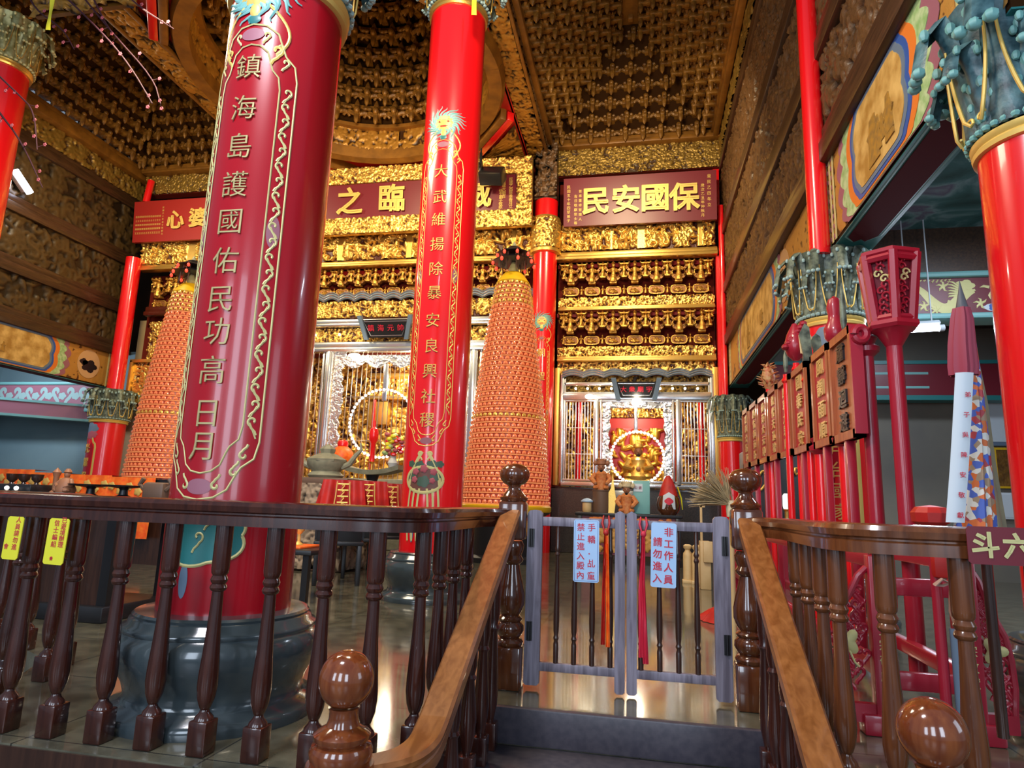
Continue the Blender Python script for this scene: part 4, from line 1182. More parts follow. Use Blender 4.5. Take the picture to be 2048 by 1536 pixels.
hang_board('black plaque with red characters and flared side wings, left of the bright red pillar', A(735, 660).x - .02, A(826, 660).x, zc(679), zc(645), yf - .20, '鎮海元帥', .14)
light_ring((-5.92, yf - .12, 2.75), .80, 52, 'large ring of white bulbs, half hidden by the bright red pillar', .036)
S2 = thing('shrine_interior', 'golden carved inner shrine behind the large silver front', 'shrine', (-5.6, 16.2, 0))
mb = MB(); mb.bb((ML, 16.2, .9), (MR, 16.3, 5.2)); mb.build('red_panel', M['red_paint'], S2, smooth=False)
H, gu, gv = carve(MR - ML, 3.7, .026, 431, size=.12, fill=1.25); relief('gold_carving', H, gu, gv, lambda u, v, w: Vector((ML + u, 16.15 - w, 1.3 + v)), .16, M['gold_relief'], S2)
for z in (3.55, 4.15):
    mb = MB(); mb.bb((-7.0, 15.7, z), (-4.0, 16.1, z + .10), bev=.02); mb.build('gilded_ledge', M['gold'], S2)
mb = MB(); mb.bb((-6.95, 15.75, 2.9), (-6.4, 16.0, 3.5), bev=.02); mb.bb((-5.3, 15.75, 2.9), (-4.7, 16.0, 3.5), bev=.02); mb.build('carved_niche', M['gold'], S2)
for x in (-6.66, -5.2):
    mb = MB(); mb.lathe([(.045, 1.3), (.045, 3.5)], 14, (x, 15.5, 0)); mb.build('red_post', M['red'], S2)
mb = MB(); mb.bb((ML, YA + .5, 1.2), (MR, 16.2, 1.27)); mb.build('floor_slab', M['green_stone'], S2, smooth=False)
mb = MB(); mb.bb((ML, YA + .4, 4.75), (MR, 16.2, 4.85)); mb.bb((ML - .1, YA + .4, 1.2), (ML, 16.2, 4.8)); mb.bb((MR, YA + .4, 1.2), (MR + .1, 16.2, 4.8)); mb.build('lining', M['bracket_red'], S2, smooth=False)
deity((-5.9, 15.2, 1.28), 1.5, 'golden deity in the middle shrine behind the large ring of bulbs', M['gold'])
for i, x in enumerate((-7.1, -6.55, -6.2, -5.4, -4.9)):
    mb = MB(); figure(mb, (x, 14.95, 1.28), .55 + .1 * (i % 2)); o = mb.build('attendant_statue', M['gold'])
    props(o, 'small golden statue standing in the middle shrine', 'statue', 'golden statues in the middle shrine', 'thing')
# red candle and orange lanterns in front
t = thing('tall_candle', 'tall red candle with gold bands in front of the middle shrine', 'candle', A(742, 950, -.35))
c = A(742, 950, -.35)
mb = MB(); mb.lathe([(.10, 0), (.10, .05), (.03, .12), (.03, .25), (.09, .30)], 16, c); mb.build('holder', M['gold'], t)
mb = MB(); mb.lathe([(.055, .3), (.055, .72), (.10, .80), (.11, .95), (.09, 1.05), (.03, 1.10), (.03, 1.25)], 18, c); mb.build('candle', M['red'], t)
for px, py in ((682, 935),):
    c = A(px, py, -.3); t = thing('offering_lantern', 'round pleated orange lantern on the stone altar, left of the tall candle', 'lantern', c)
    mb = MB(); mb.lathe([(.10, 0), (.22, .06), (.27, .22), (.25, .36), (.14, .47), (.09, .5)], 20, c); mb.build('body', M['orange'], t)
    mb = MB(); mb.lathe([(.12, .49), (.13, .56), (.10, .62), (.03, .64)], 16, c); mb.build('cap', M['red'], t)
c = A(785, 935, -.3); t = thing('flower_vase', 'vase of pink, red and yellow flowers beside the bright red pillar', 'flowers', c)
mb = MB(); mb.lathe([(.08, 0), (.12, .10), (.06, .22), (.08, .26)], 16, c); mb.build('vase', M['white'], t)
rng = random.Random(8)
for mm, nm in ((M['pink'], 'pink_flower'), (M['red'], 'red_flower'), (M['sign_yellow'], 'yellow_flower'), (M['green'], 'leaf_spray')):
    mb = MB()
    for _ in range(9): mb.ball((c[0] + rng.uniform(-.2, .2), c[1] + rng.uniform(-.1, .1), c[2] + rng.uniform(.26, .75)), (.07, .06, .05), 7, 5)
    mb.build(nm, mm, t)
# floodlight on the beam
c = at(985, 352, Y=13.3); t = thing('flood_lamp', 'black flood lamp pointing down beside the bright red pillar, over the gilded board', 'lamp', c)
rot = Matrix.Rotation(math.radians(-38), 4, 'X') @ Matrix.Rotation(math.radians(10), 4, 'Y')
mb = MB(); mb.lathe([(.02, c.z + .3), (.02, 9.16)], 8, (c.x - .26, c.y - .12, 0)); mb.build('hanger_rod', M['black'], t)
mb = MB(); mb.box(c, (.55, .32, .36), rot, bev=.03); mb.build('housing', M['black'], t)
mb = MB(); mb.box((c[0] - .26, c[1] - .12, c[2] + .3), (.06, .06, .45), bev=.01); mb.box((c[0] - .30, c[1] - .1, c[2] + .22), (.14, .12, .18), rot, bev=.02); mb.build('bracket_arm', M['black'], t)

# ------------------------------------------------------------------ ceilings
def coffer_bracket():
    """one arm of the bracket ceiling: block, lobed arm reaching inward (-Y) and hanging bud"""
    mb = MB()
    mb.box((0, .04, .02), (.26, .30, .10), bev=.02); mb.box((0, -.02, .10), (.36, .10, .05), bev=.015); mb.box((0, -.14, -.02), (.11, .26, .11), bev=.03)
    mb.lathe([(.01, -.26), (.045, -.20), (.06, -.12), (.045, -.06), (.06, -.02), (.05, .02)], 8, (0, -.22, .0))
    for s in (1, -1):
        mb.tube([(s * .08, -.02, .02), (s * .17, -.05, .05), (s * .22, -.05, .12)], [.05, .045, .03], 6)
        mb.ball((s * .10, -.10, .09), (.05, .05, .04), 6, 4)
    mb.ball((0, -.24, .05), (.06, .05, .06), 7, 5)
    return mb.build('ceiling_bracket', M['ochre'], None, world=False)


def coffer(x0, x1, y0, y1, z0, rows, step, label, panel_x=None, sides='blr'):
    cx, cy = (x0 + x1) / 2, (y0 + y1) / 2
    t = thing('bracketed_ceiling', label, 'ceiling', (cx, cy, z0))
    top = rows * step
    mb = MB()   # sloping boards behind the brackets
    a = [(x0, y0, z0), (x1, y0, z0), (x1, y1, z0), (x0, y1, z0)]
    k = top * .95 + .1
    b = [(x0 + k, y0 + k, z0 + top), (x1 - k, y0 + k, z0 + top), (x1 - k, y1 - k, z0 + top), (x0 + k, y1 - k, z0 + top)]
    a = [(p[0], p[1], p[2] + .10) for p in a]; b = [(p[0], p[1], p[2] + .10) for p in b]
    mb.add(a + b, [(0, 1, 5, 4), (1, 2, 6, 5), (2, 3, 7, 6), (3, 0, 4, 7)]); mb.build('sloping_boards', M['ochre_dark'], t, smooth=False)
    if k < (x1 - x0) / 2 - .1:
        mb = MB(); mb.bb((b[0][0] - .05, b[0][1] - .05, z0 + top + .05), (b[2][0] + .05, b[2][1] + .05, z0 + top + .15)); mb.bb((b[0][0] + .1, b[3][1] - .25, z0 + top - .05), (b[1][0] - .1, b[3][1] - .12, z0 + top + .08), bev=.02)
        mb.build('centre_panel', M['ochre_beam'], t, smooth=False)
    # rail under the first row with little carved blocks
    mb = MB(); mb.bb((x0, y1 - .12, z0 - .12), (x1, y1 + .05, z0 + .02), bev=.02)
    for xx in (x0, x1): mb.bb((xx - .06, y0, z0 - .12), (xx + .06, y1, z0 + .02), bev=.02)
    mb.build('bottom_rail', M['ochre_beam'], t)
    spots = []
    for r in range(rows):
        o = r * step * .95; z = z0 + .12 + r * step; st = .20 * (r % 2)
        if 'b' in sides:
            n = int((x1 - x0 - 2 * o) / .40)
            for i in range(n): spots.append((x0 + o + .15 + .40 * i + st, y1 - o - .06, z, 0))
        for sd, xx, rz in (('l', x0 + o + .06, math.pi / 2), ('r', x1 - o - .06, -math.pi / 2)):
            if sd not in sides: continue
            n = int((y1 - y0 - 2 * o) / .40)
            for i in range(n): spots.append((xx, y1 - o - .3 - .40 * i - st, z, rz))
    spots.sort(key=lambda s: (s[0] ** 2 + s[1] ** 2 + s[2] ** 2))
    vis = [s for s in spots if in_view(s)]; vis.sort(key=lambda s: Vector(s[:3]).length)
    o = coffer_bracket(); src = o.data
    for i, s in enumerate(vis[:95]):
        if i: o = o.copy(); COL.objects.link(o)
        o.parent = t; o.location = Vector(s[:3]) - t.location; o.rotation_euler = (0, 0, s[3])
    mb = MB(); V = [v.co.copy() for v in src.vertices]; F = [tuple(p.vertices) for p in src.polygons]
    rest = vis[95:] + [s for s in spots if not in_view(s)]
    for s in rest: mb.add(V, F, Matrix.Translation(s[:3]) @ Matrix.Rotation(s[3], 4, 'Z'))
    if rest: mb.build('ceiling_bracket', M['ochre'], t, kind='stuff')
    return t


def in_view(s, m=40):
    d = Vector(s[:3]) - Vector((0, 0, CAM_H)); zc_ = d.dot(FW)
    if zc_ < .1: return False
    x = 1024 + F_PX * d.dot(RT) / zc_; y = 768 - F_PX * d.dot(UP) / zc_
    return -m < x < 2048 + m and -m < y < 1536 + m


coffer(-2.05, 1.72, 6.9, 14.25, 9.48, 7, .245, 'dark ochre ceiling of stepped brackets above the maroon board, right bay')
coffer(-13.4, -9.0, 6.9, 14.25, 9.70, 8, .245, 'dark ochre ceiling of stepped brackets above the left bay, beyond the carved beam')

# carved tie beams
def tie_beam(x0, x1, y0, y1, z0, z1, label, seed, m='ceil_relief'):
    t = thing('carved_tie_beam', label, 'beam', ((x0 + x1) / 2, (y0 + y1) / 2, z0))
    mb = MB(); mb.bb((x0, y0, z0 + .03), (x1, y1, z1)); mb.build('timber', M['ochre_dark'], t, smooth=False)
    alongY = (y1 - y0) > (x1 - x0)
    if alongY:
        L = y1 - y0
        H, gu, gv = carve(L, x1 - x0 - .08, .026, seed, size=.085, kind='scroll'); relief('underside_carving', H, gu, gv, lambda u, v, w: Vector((x0 + .04 + v, y0 + u, z0 + .03 - w)), .07, M[m], t)
        for s, xx, fx in ((-1, x0, 'left_carving'), (1, x1, 'right_carving')):
            H, gu, gv = carve(L, z1 - z0 - .1, .03, seed + 2 + s, size=.09, kind='scroll')
            relief(fx, H, gu, gv, lambda u, v, w, s=s, xx=xx: Vector((xx + s * w, (y1 - u) if s < 0 else (y0 + u), z0 + .06 + v)), .06, M[m if s < 0 else 'brown_relief'], t)
        for xx in (x0, x1):
            mb = MB(); mb.bb((xx - .03, y0, z0 - .03), (xx + .03, y1, z0 + .05), bev=.012); mb.build('edge_bead', M['ochre_beam'], t)
    else:
        L = x1 - x0
        H, gu, gv = carve(L, z1 - z0 - .1, .028, seed, size=.09, kind='scroll'); relief('front_carving', H, gu, gv, lambda u, v, w: Vector((x0 + u, y0 - w, z0 + .06 + v)), .07, M[m], t)
        for yy in (y0, y1):
            mb = MB(); mb.bb((x0, yy - .03, z0 - .03), (x1, yy + .03, z0 + .05), bev=.012); mb.build('edge_bead', M['ochre_beam'], t)
    return t


tie_beam(-2.62, -2.14, 6.9, 14.2, 9.2, 10.1, 'carved beam running back from the bright red pillar to the altar', 501)
tie_beam(-9.0, -8.5, 6.9, 14.2, 9.0, 9.75, 'carved ochre beam running back above the plum twigs, left of the domed ceiling', 505)

# domed ceiling ---------------------------------------------------------
DC = (-5.60, 10.55); DR = 2.88; DZ = 9.05
D = thing('domed_ceiling', 'round domed ceiling of gilded brackets over the middle of the hall', 'ceiling', (DC[0], DC[1], DZ))
mb = MB(); N = 96; vs = []; fs = []
for i in range(N):
    a = 2 * math.pi * i / N; c_, s_ = math.cos(a), math.sin(a)
    k = 1 / max(abs(c_) / 3.02, abs(s_) / 3.75)
    vs += [(DC[0] + DR * c_, DC[1] + DR * s_, DZ + .12), (DC[0] + k * c_, DC[1] + k * s_, DZ + .12)]
for i in range(N): j = (i + 1) % N; fs.append((2 * i, 2 * j, 2 * j + 1, 2 * i + 1))
mb.add(vs, fs); mb.build('red_deck', M['red_paint'], D, smooth=False)
mb = MB(); ring = [(DC[0] + DR * math.cos(2 * math.pi * i / 72), DC[1] + DR * math.sin(2 * math.pi * i / 72), DZ) for i in range(73)]
mb.sweep(ring, [(-.10, -.10), (.16, -.10), (.22, 0), (.22, .16), (-.10, .16)]); mb.build('ring_beam', M['ochre_beam'], D)
# red and gold cross pieces that make the octagon in the corners
for sx in (1, -1):
    for sy in (1, -1):
        p0 = Vector((DC[0] + sx * 2.95, DC[1] + sy * 1.65, DZ)); p1 = Vector((DC[0] + sx * 1.45, DC[1] + sy * 3.6, DZ)); d = (p1 - p0); L = d.length; ang = math.atan2(d.y, d.x)
        mb = MB(); mb.box((p0 + p1) / 2 + Vector((0, 0, .0)), (L, .16, .2), ang, bev=.02); mb.build('octagon_beam', M['red'], D)
        nn = Vector((-d.y, d.x, 0)).normalized() * (.17 if (sx * sy) > 0 else -.17)
        mb = MB(); mb.box((p0 + p1) / 2 + nn, (L, .14, .26), ang, bev=.02); mb.build('octagon_trim', M['ochre_beam'], D)
        q0 = Vector((DC[0] + sx * 2.95, DC[1] + sy * 3.7, DZ + .10))
        H, gu, gv = carve(1.3, 1.6, .03, 540 + sx + 2 * sy, size=.11, kind='scroll')
        relief('corner_carving', H, gu, gv, lambda u, v, w, q0=q0, sx=sx, sy=sy: Vector((q0.x - sx * u, q0.y - sy * v * (1 - u / 1.35), q0.z - .02 - w)), .07, M['ceil_relief'], D)
# carved drum above the ring
H, gu, gv = carve(2 * math.pi * DR, .55, .03, 550, size=.10)
relief('carved_drum', H, gu, gv, lambda u, v, w: Vector((DC[0] + (DR - .05 - w) * math.sin(u / DR), DC[1] + (DR - .05 - w) * math.cos(u / DR), DZ + .12 + v)), .07, M['ceil_relief'], D)
prof = [(DR, DZ + .6), (DR * .93, DZ + 1.6), (DR * .78, DZ + 2.8), (DR * .55, DZ + 3.7), (DR * .2, DZ + 4.3), (.02, DZ + 4.35)]
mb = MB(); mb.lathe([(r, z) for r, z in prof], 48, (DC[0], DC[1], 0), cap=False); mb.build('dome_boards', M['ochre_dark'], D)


def dome_unit():
    mb = MB()
    mb.box((0, .05, .0), (.16, .40, .14), bev=.03)
    mb.lathe([(.02, -.30), (.05, -.24), (.06, -.12), (.05, .10), (.065, .16), (.05, .22), (.01, .30)], 8, (0, -.14, 0))
    for s in (1, -1):
        pts = [Vector((s * .05, -.06, -.02)), Vector((s * .16, -.05, .03)), Vector((s * .26, -.03, .02)), Vector((s * .31, -.01, -.06))]
        mb.tube(pts, [.05, .06, .05, .03], 7); mb.ball((s * .18, -.09, .12), (.07, .05, .05), 7, 5)
    mb.ball((0, -.20, .02), (.07, .06, .09), 8, 6)
    return mb.build('dome_bracket', M['ochre'], None, world=False)


spots = []
for k in range(8):
    z = DZ + .85 + k * .42; r = np.interp(z, [p[1] for p in prof], [p[0] for p in prof]) - .28
    n = 34 if k < 4 else 28
    for i in range(n):
        a = 2 * math.pi * (i + .5 * (k % 2)) / n; spots.append((DC[0] + r * math.sin(a), DC[1] + r * math.cos(a), z, -a))
vis = [s for s in spots if in_view(s) and s[1] > DC[1] - 1.0]; vis.sort(key=lambda s: (s[2], Vector(s[:3]).length)); vis = vis[:95]
o = dome_unit(); V = [v.co.copy() for v in o.data.vertices]; F = [tuple(p.vertices) for p in o.data.polygons]
for i, s in enumerate(vis):
    if i: o = o.copy(); COL.objects.link(o)
    o.parent = D; o.location = Vector(s[:3]) - D.location; o.rotation_euler = (0, 0, s[3])
mb = MB()
for s in spots:
    if s not in vis: mb.add(V, F, Matrix.Translation(s[:3]) @ Matrix.Rotation(s[3], 4, 'Z'))
mb.build('dome_bracket', M['ochre'], D, kind='stuff')
# ledges between the bracket rings
for k in range(8):
    z = DZ + .66 + k * .42; r = np.interp(z, [p[1] for p in prof], [p[0] for p in prof])
    mb = MB(); pts = [(DC[0] + (r - .06) * math.cos(2 * math.pi * i / 60), DC[1] + (r - .06) * math.sin(2 * math.pi * i / 60), z) for i in range(61)]
    mb.sweep(pts, [(-.14, -.04), (.05, -.04), (.05, .05), (-.14, .05)]); mb.build('ring_ledge', M['ochre_beam'], D)

# ------------------------------------------------------------------ railings, newels, gate
HT = .958   # top of the handrail


def baluster_mesh():
    mb = MB()
    mb.box((0, 0, .062), (.078, .078, .124), bev=.006)
    prof = [(.036, .124), (.034, .135), (.020, .150), (.017, .160), (.022, .168), (.033, .20), (.0385, .245), (.0375, .29), (.033, .36), (.027, .45), (.0235, .54), (.022, .60),
            (.030, .605), (.034, .615), (.030, .625), (.0265, .630), (.031, .636), (.034, .646), (.030, .656), (.027, .662), (.033, .672), (.0345, .69), (.034, .86)]
    mb.lathe(prof, 20)
    return mb


bal = baluster_mesh().build('baluster', M['rail'], None, world=False); bal_data = bal.data
bal_r = baluster_mesh().build('baluster', M['rail_r'], None, world=False)


def path_points(path, step, start=0.0, end=0.0):
    P = [Vector((p[0], p[1], 0)) for p in path]; out = []; d = start; acc = 0.0
    tot = sum((P[i + 1] - P[i]).length for i in range(len(P) - 1))
    for i in range(len(P) - 1):
        L = (P[i + 1] - P[i]).length
        while d <= acc + L and d <= tot - end:
            out.append(P[i] + (P[i + 1] - P[i]) * ((d - acc) / L)); d += step
        acc += L
    return out


def smooth(path, n=3):
    P = [Vector(p) for p in path]
    for _ in range(n):
        Q = [P[0]]
        for a, b in zip(P, P[1:]): Q += [a * .75 + b * .25, a * .25 + b * .75]
        P = Q + [P[-1]]
    return P


RAILP = [(-.058, -.100), (.058, -.100), (.058, -.062), (.048, -.056), (.048, -.050), (.062, -.044), (.066, -.022), (.058, -.006), (.04, 0), (-.04, 0), (-.058, -.006), (-.066, -.022), (-.062, -.044), (-.048, -.050), (-.048, -.056), (-.058, -.062)]


def railing(name, label, path, spots, proto, m):
    t = thing(name, label, 'railing', (path[0][0], path[0][1], 0))
    sp = smooth([(p[0], p[1], HT) for p in path], 3)
    mb = MB(); mb.sweep(sp, RAILP); mb.build('handrail', m, t, angle=30)
    for i, p in enumerate(spots):
        o = proto if proto.parent is None and i == 0 else proto.copy()
        if o is not proto: COL.objects.link(o)
        o.parent = t; o.location = Vector((p[0], p[1], 0)) - t.location; o.rotation_euler = (0, 0, 0)
    return t


leftP = [(-3.05, 2.50), (-2.9, 2.44), (-1.30, 2.44), (-1.0, 2.45), (-.885, 2.54), (-.87, 2.75), (-.878, 3.3), (-.87, 3.52), (-.78, 3.66), (-.72, 3.70)]
spots = [(-2.79, 2.44), (-2.56, 2.44), (-2.335, 2.44), (-2.11, 2.44), (-1.885, 2.44), (-1.655, 2.44), (-1.425, 2.44), (-1.20, 2.445), (-1.0, 2.46), (-.87, 2.63), (-.87, 2.88), (-.877, 3.13), (-.88, 3.38)]
railing('railing', 'long dark brown railing with turned balusters across the lower left', leftP, spots, bal, M['rail'])
rightP = [(.575, 3.70), (.635, 3.66), (.72, 3.52), (.73, 3.3), (.715, 2.75), (.73, 2.58), (.84, 2.47), (1.15, 2.44), (2.6, 2.44)]
spots = [(.727, 3.38), (.722, 3.14), (.718, 2.90), (.715, 2.67), (.82, 2.50), (1.03, 2.445), (1.25, 2.44), (1.48, 2.44), (1.71, 2.44), (1.94, 2.44), (2.17, 2.44)]
railing('railing', 'curved brown railing with turned balusters on the right, carrying the red board', rightP, spots, bal_r, M['rail_r'])
backP = [(-3.08, 2.66), (-3.02, 2.9), (-3.06, 3.14), (-3.28, 3.42), (-3.62, 3.58), (-4.3, 3.68), (-6.5, 3.76)]
spots = [(-3.02, 2.82), (-3.04, 3.08), (-3.20, 3.36), (-3.44, 3.53), (-3.72, 3.60), (-4.0, 3.65), (-4.3, 3.68), (-4.6, 3.69), (-4.9, 3.70)]
b2 = bal.copy(); COL.objects.link(b2)
railing('railing', 'dark curved railing behind the long one at the far lower left', backP, spots, b2, M['rail'])


def newel_top(x, y, label):
    t = thing('newel_post', label, 'newel post', (x, y, 0))
    mb = MB(); mb.box((x, y, .11), (.15, .15, .22), bev=.012); mb.build('lower_block', M['newel'], t); mb = MB(); mb.box((x, y, .893), (.152, .152, .215), bev=.02); mb.build('upper_block', M['newel'], t)
    mb = MB(); mb.lathe([(.060, .215), (.072, .225), (.076, .24), (.068, .255), (.054, .262), (.066, .275), (.078, .30), (.076, .325), (.058, .345), (.066, .352), (.070, .362), (.058, .374), (.050, .38),
                         (.064, .40), (.078, .44), (.078, .49), (.066, .55), (.050, .61), (.042, .65), (.060, .665), (.064, .68), (.052, .70), (.062, .73), (.066, .755), (.055, .78)], 28, (x, y, 0)); mb.build('turned_shaft', M['newel'], t)
    mb = MB(); mb.lathe([(.070, .998), (.078, 1.008), (.080, 1.02), (.066, 1.030), (.062, 1.036), (.050, 1.050), (.038, 1.066), (.034, 1.08), (.040, 1.092)], 28, (x, y, 0)); mb.build('neck', M['newel'], t)
    mb = MB(); mb.lathe([(.036, 1.088), (.062, 1.10), (.080, 1.122), (.087, 1.148), (.083, 1.172), (.068, 1.194), (.045, 1.208), (.015, 1.214), (.002, 1.2145)], 32, (x, y, 0)); mb.build('ball_finial', M['newel'], t)
    return t


newel_top(-.705, 3.72, 'tall turned newel post with a flattened ball, left of the gate')
newel_top(.560, 3.72, 'tall turned newel post with a flattened ball, right of the gate')


def newel_low(x, y, label):
    t = thing('newel_post', label, 'newel post', (x, y, -.56)); c = (x, y, 0)
    mb = MB(); mb.lathe([(.088, -.56), (.088, -.40), (.070, -.38), (.060, -.30), (.085, -.12), (.095, .0), (.098, .10), (.104, .15), (.107, .175), (.100, .20)], 32, c); mb.build('turned_shaft', M['newel_low'], t)
    mb = MB(); mb.lathe([(.085, .195), (.092, .215), (.096, .235), (.088, .252), (.074, .258), (.084, .268), (.086, .282), (.074, .292), (.050, .305), (.044, .325), (.043, .345), (.048, .356)], 32, c); mb.build('neck', M['newel_low'], t)
    mb = MB(); n = 18; mb.lathe([(.0835 * math.cos(-1.0 + 2.57 * i / n), .435 + .086 * math.sin(-1.0 + 2.57 * i / n)) for i in range(n + 1)], 36, c); mb.build('ball_finial', M['newel_low'], t)
    return t


newel_low(-.885, 2.0, 'glossy reddish ball-topped newel post at the foot of the left stair rail')
newel_low(.745, 2.0, 'glossy reddish ball-topped newel post at the foot of the right stair rail')
SR = [(-.050, -.085), (.050, -.085), (.050, -.045), (.043, -.038), (.054, -.030), (.056, -.014), (.046, 0), (-.046, 0), (-.056, -.014), (-.054, -.030), (-.043, -.038), (-.050, -.045)]


def stair_rail(s, x0, xb, label):
    t = thing('stair_rail', label, 'handrail', (x0, 3.64, 0))
    p = [(x0, 3.65, .955), (x0, 2.36, .245), (x0 - s * .005, 2.24, .205), (x0 + s * .03, 2.12, .195), (xb, 2.02, .195)]
    P = [Vector(p[0])] + smooth(p[1:], 2)
    mb = MB(); mb.sweep(P, SR); mb.build('handrail', M['stair'], t, angle=30)
    for y in (2.62, 2.86, 3.10, 3.30):
        zt = .955 - (3.65 - y) * (.71 / 1.29) - .07; zb = -.34 if y < 2.745 else -.17 if y < 3.065 else -.17 if y < 3.36 else 0
        xx = x0 - s * .0
        mb = MB(); mb.box((xx, y, zb + .06), (.07, .07, .12), bev=.005)
        h = zt - zb; mb.lathe([(.016, .12), (.032, .20), (.036, .26), (.022, .50 * h + .1), (.03, .52 * h + .1), (.022, .54 * h + .1), (.031, .60 * h + .1), (.031, h)], 16, (xx, y, zb)); mb.build('baluster', M['rail'], t)
    return t


stair_rail(-1, -.708, -.86, 'sloping worn brown handrail going down from the gate on the left')
stair_rail(1, .562, .72, 'sloping worn brown handrail going down from the gate on the right')


# gate leaves ---------------------------------------------------------------
GY = 3.74


def gate_leaf(xh, xm, label):
    s = 1 if xm > xh else -1
    t = thing('gate_leaf', label, 'gate', (xh, GY, 0))
    def stile(x, w_, z0, z1, nm, top):
        mb = MB(); o = [(x - w_ / 2, z0 + .012), (x - w_ / 2 + .012, z0), (x + w_ / 2 - .012, z0), (x + w_ / 2, z0 + .012)]
        if top == 'round': o += [(x + w_ / 2, z1 - .02), (x + w_ / 2 - .012, z1 - .004), (x, z1), (x - w_ / 2 + .012, z1 - .004), (x - w_ / 2, z1 - .02)]
        else: o += [(x + w_ / 2, z1 - (0 if s < 0 else .02)), (x, z1), (x - w_ / 2, z1 - (.02 if s < 0 else 0))] if False else [(x + w_ / 2, z1 - .015), (x, z1), (x - w_ / 2, z1 - .015)]
        mb.prism(o, -.018, .018, lambda u, v, w: Vector((u, GY - w, v))); return mb.build(nm, M['gate'], t, smooth=False)
    hs = stile(xh + s * .045, .085, .02, .955, 'hinge_stile', 'round'); stile(xm - s * .029, .054, .012, .965, 'meeting_stile', 'peak')
    a, b = sorted((xh + s * .085, xm - s * .055))
    mb = MB(); mb.bb((a, GY - .014, .868), (b, GY + .014, .918), bev=.004); mb.build('top_bar', M['gate'], t)
    mb = MB(); mb.bb((a, GY - .014, .095), (b, GY + .014, .140), bev=.004); mb.build('bottom_bar', M['gate'], t)
    mb = MB(); h = .73; mb.lathe([(.014, 0), (.0145, .10), (.010, .115), (.016, .13), (.011, .145), (.015, .17), (.0165, .24), (.013, .40), (.0095, .56), (.015, .575), (.0095, .59), (.015, .605), (.010, .62), (.0095, h)], 12)
    sp = mb.build('spindle', M['dark_wood'], None, world=False)
    for i in range(4):
        if i: sp = sp.copy(); COL.objects.link(sp)
        sp.parent = t; sp.location = Vector((xh + s * (.175 + .098 * i), GY, .139)) - t.location
    for z in (.30, .80):
        mb = MB(); mb.bb((xh + s * .012, GY - .024, z - .05), (xh + s * .044, GY - .016, z + .05)); mb.lathe([(.008, -.05), (.008, .05)], 10, (xh + s * .028, GY - .024, z)); mb.build('hinge', M['black'], hs)
    return t


gate_leaf(-.625, -.076, 'weathered grey wooden gate leaf on the left, with the pale notice of thin red writing')
gate_leaf(.476, -.070, 'weathered grey wooden gate leaf on the right, with the pale notice of thick red writing')


def notice(label, x0, x1, z0, z1, y, cols, m='sign_blue', rows=None, ink='sign_red', border=True, cat='sign', bold=.012, rot=0.0):
    t = thing('notice', label, cat, ((x0 + x1) / 2, y, z0))
    W, Hh = x1 - x0, z1 - z0
    U = Vector((math.cos(rot), 0, math.sin(rot))); V = Vector((-math.sin(rot), 0, math.cos(rot)))
    f = plane(((x0 + x1) / 2, y, z0), U, V, (0, -1, 0))
    r = .008; o = [(-W / 2 + r, 0), (W / 2 - r, 0), (W / 2, r), (W / 2, Hh - r), (W / 2 - r, Hh), (-W / 2 + r, Hh), (-W / 2, Hh - r), (-W / 2, r)]
    mb = MB(); mb.prism(o, -.004, 0, f); mb.build('plate', M[m], t, smooth=False)
    if border:
        k = .007; mb = MB(); q = [(-W / 2 + k, k), (W / 2 - k, k), (W / 2 - k, Hh - k), (-W / 2 + k, Hh - k)]; mb.ribbon(q + [q[0], q[1]], .0022, f, .0006, .0004); mb.build('border', M['blue'], t)
    mb = MB()
    for st, u, v0, v1, s in cols:
        for i, ch in enumerate(st):
            if ch != ' ': mb.text(ch, u * W, (v0 + (v1 - v0) * i / max(1, len(st) - 1)) * Hh, s, f, w=.0008, bold=bold, ext=.004)
    mb.build('writing', M[ink], t)
    return t


notice('pale blue bordered notice of two thin red columns of writing, on the left gate leaf', -.358, -.218, .575, .91, GY - .03,
       [('手轎．乩童', .20, .88, .11, .045), ('禁止進入殿內', -.22, .88, .11, .045)])
notice('pale blue notice of two bold red columns of writing, on the right gate leaf', .058, .192, .57, .91, GY - .03,
       [('非工作人員', .19, .86, .13, .050), ('請勿進入', -.24, .70, .14, .050)], border=False, bold=.02, rot=-.02)


def ribbon_cloth(label, strands, knot, y, mats):
    t = thing('ribbon', label, 'ribbon', (knot[0], y, knot[1]))
    mb = MB(); mb.ball((knot[0], y, knot[1]), (.016, .014, .018), 10, 6)
    for s in (1, -1): mb.tube([(knot[0] + s * .006, y, knot[1]), (knot[0] + s * .020, y, knot[1] + .05), (knot[0] + s * .014, y + .02, knot[1] + .09)], [.008, .012, .008], 7, flat=.6)
    mb.build('knot', mats[0], t)
    for k, (pts, w0, w1) in enumerate(strands):
        vs = []; fs = []; n = 14
        P = [Vector((p[0], p[1])) for p in pts]
        for i in range(n + 1):
            q = i / n * (len(P) - 1); j = min(int(q), len(P) - 2); p = P[j].lerp(P[j + 1], q - j); wd = w0 + (w1 - w0) * i / n
            for c in range(7):
                u = (c / 6 - .5); vs.append((p.x + u * wd, y - .006 - .006 * math.cos(u * 12 + i * .3) - .003 * k, p.y))
        m_ = 7
        for i in range(n):
            for c in range(6): fs.append((i * m_ + c, i * m_ + c + 1, (i + 1) * m_ + c + 1, (i + 1) * m_ + c))
        b = len(vs); vs += [(v[0], v[1] + .003, v[2]) for v in vs]; fs += [tuple(b + i for i in reversed(f)) for f in fs]
        mb = MB(); mb.add(vs, fs); mb.build('tail', mats[k % len(mats)], t)
    return t


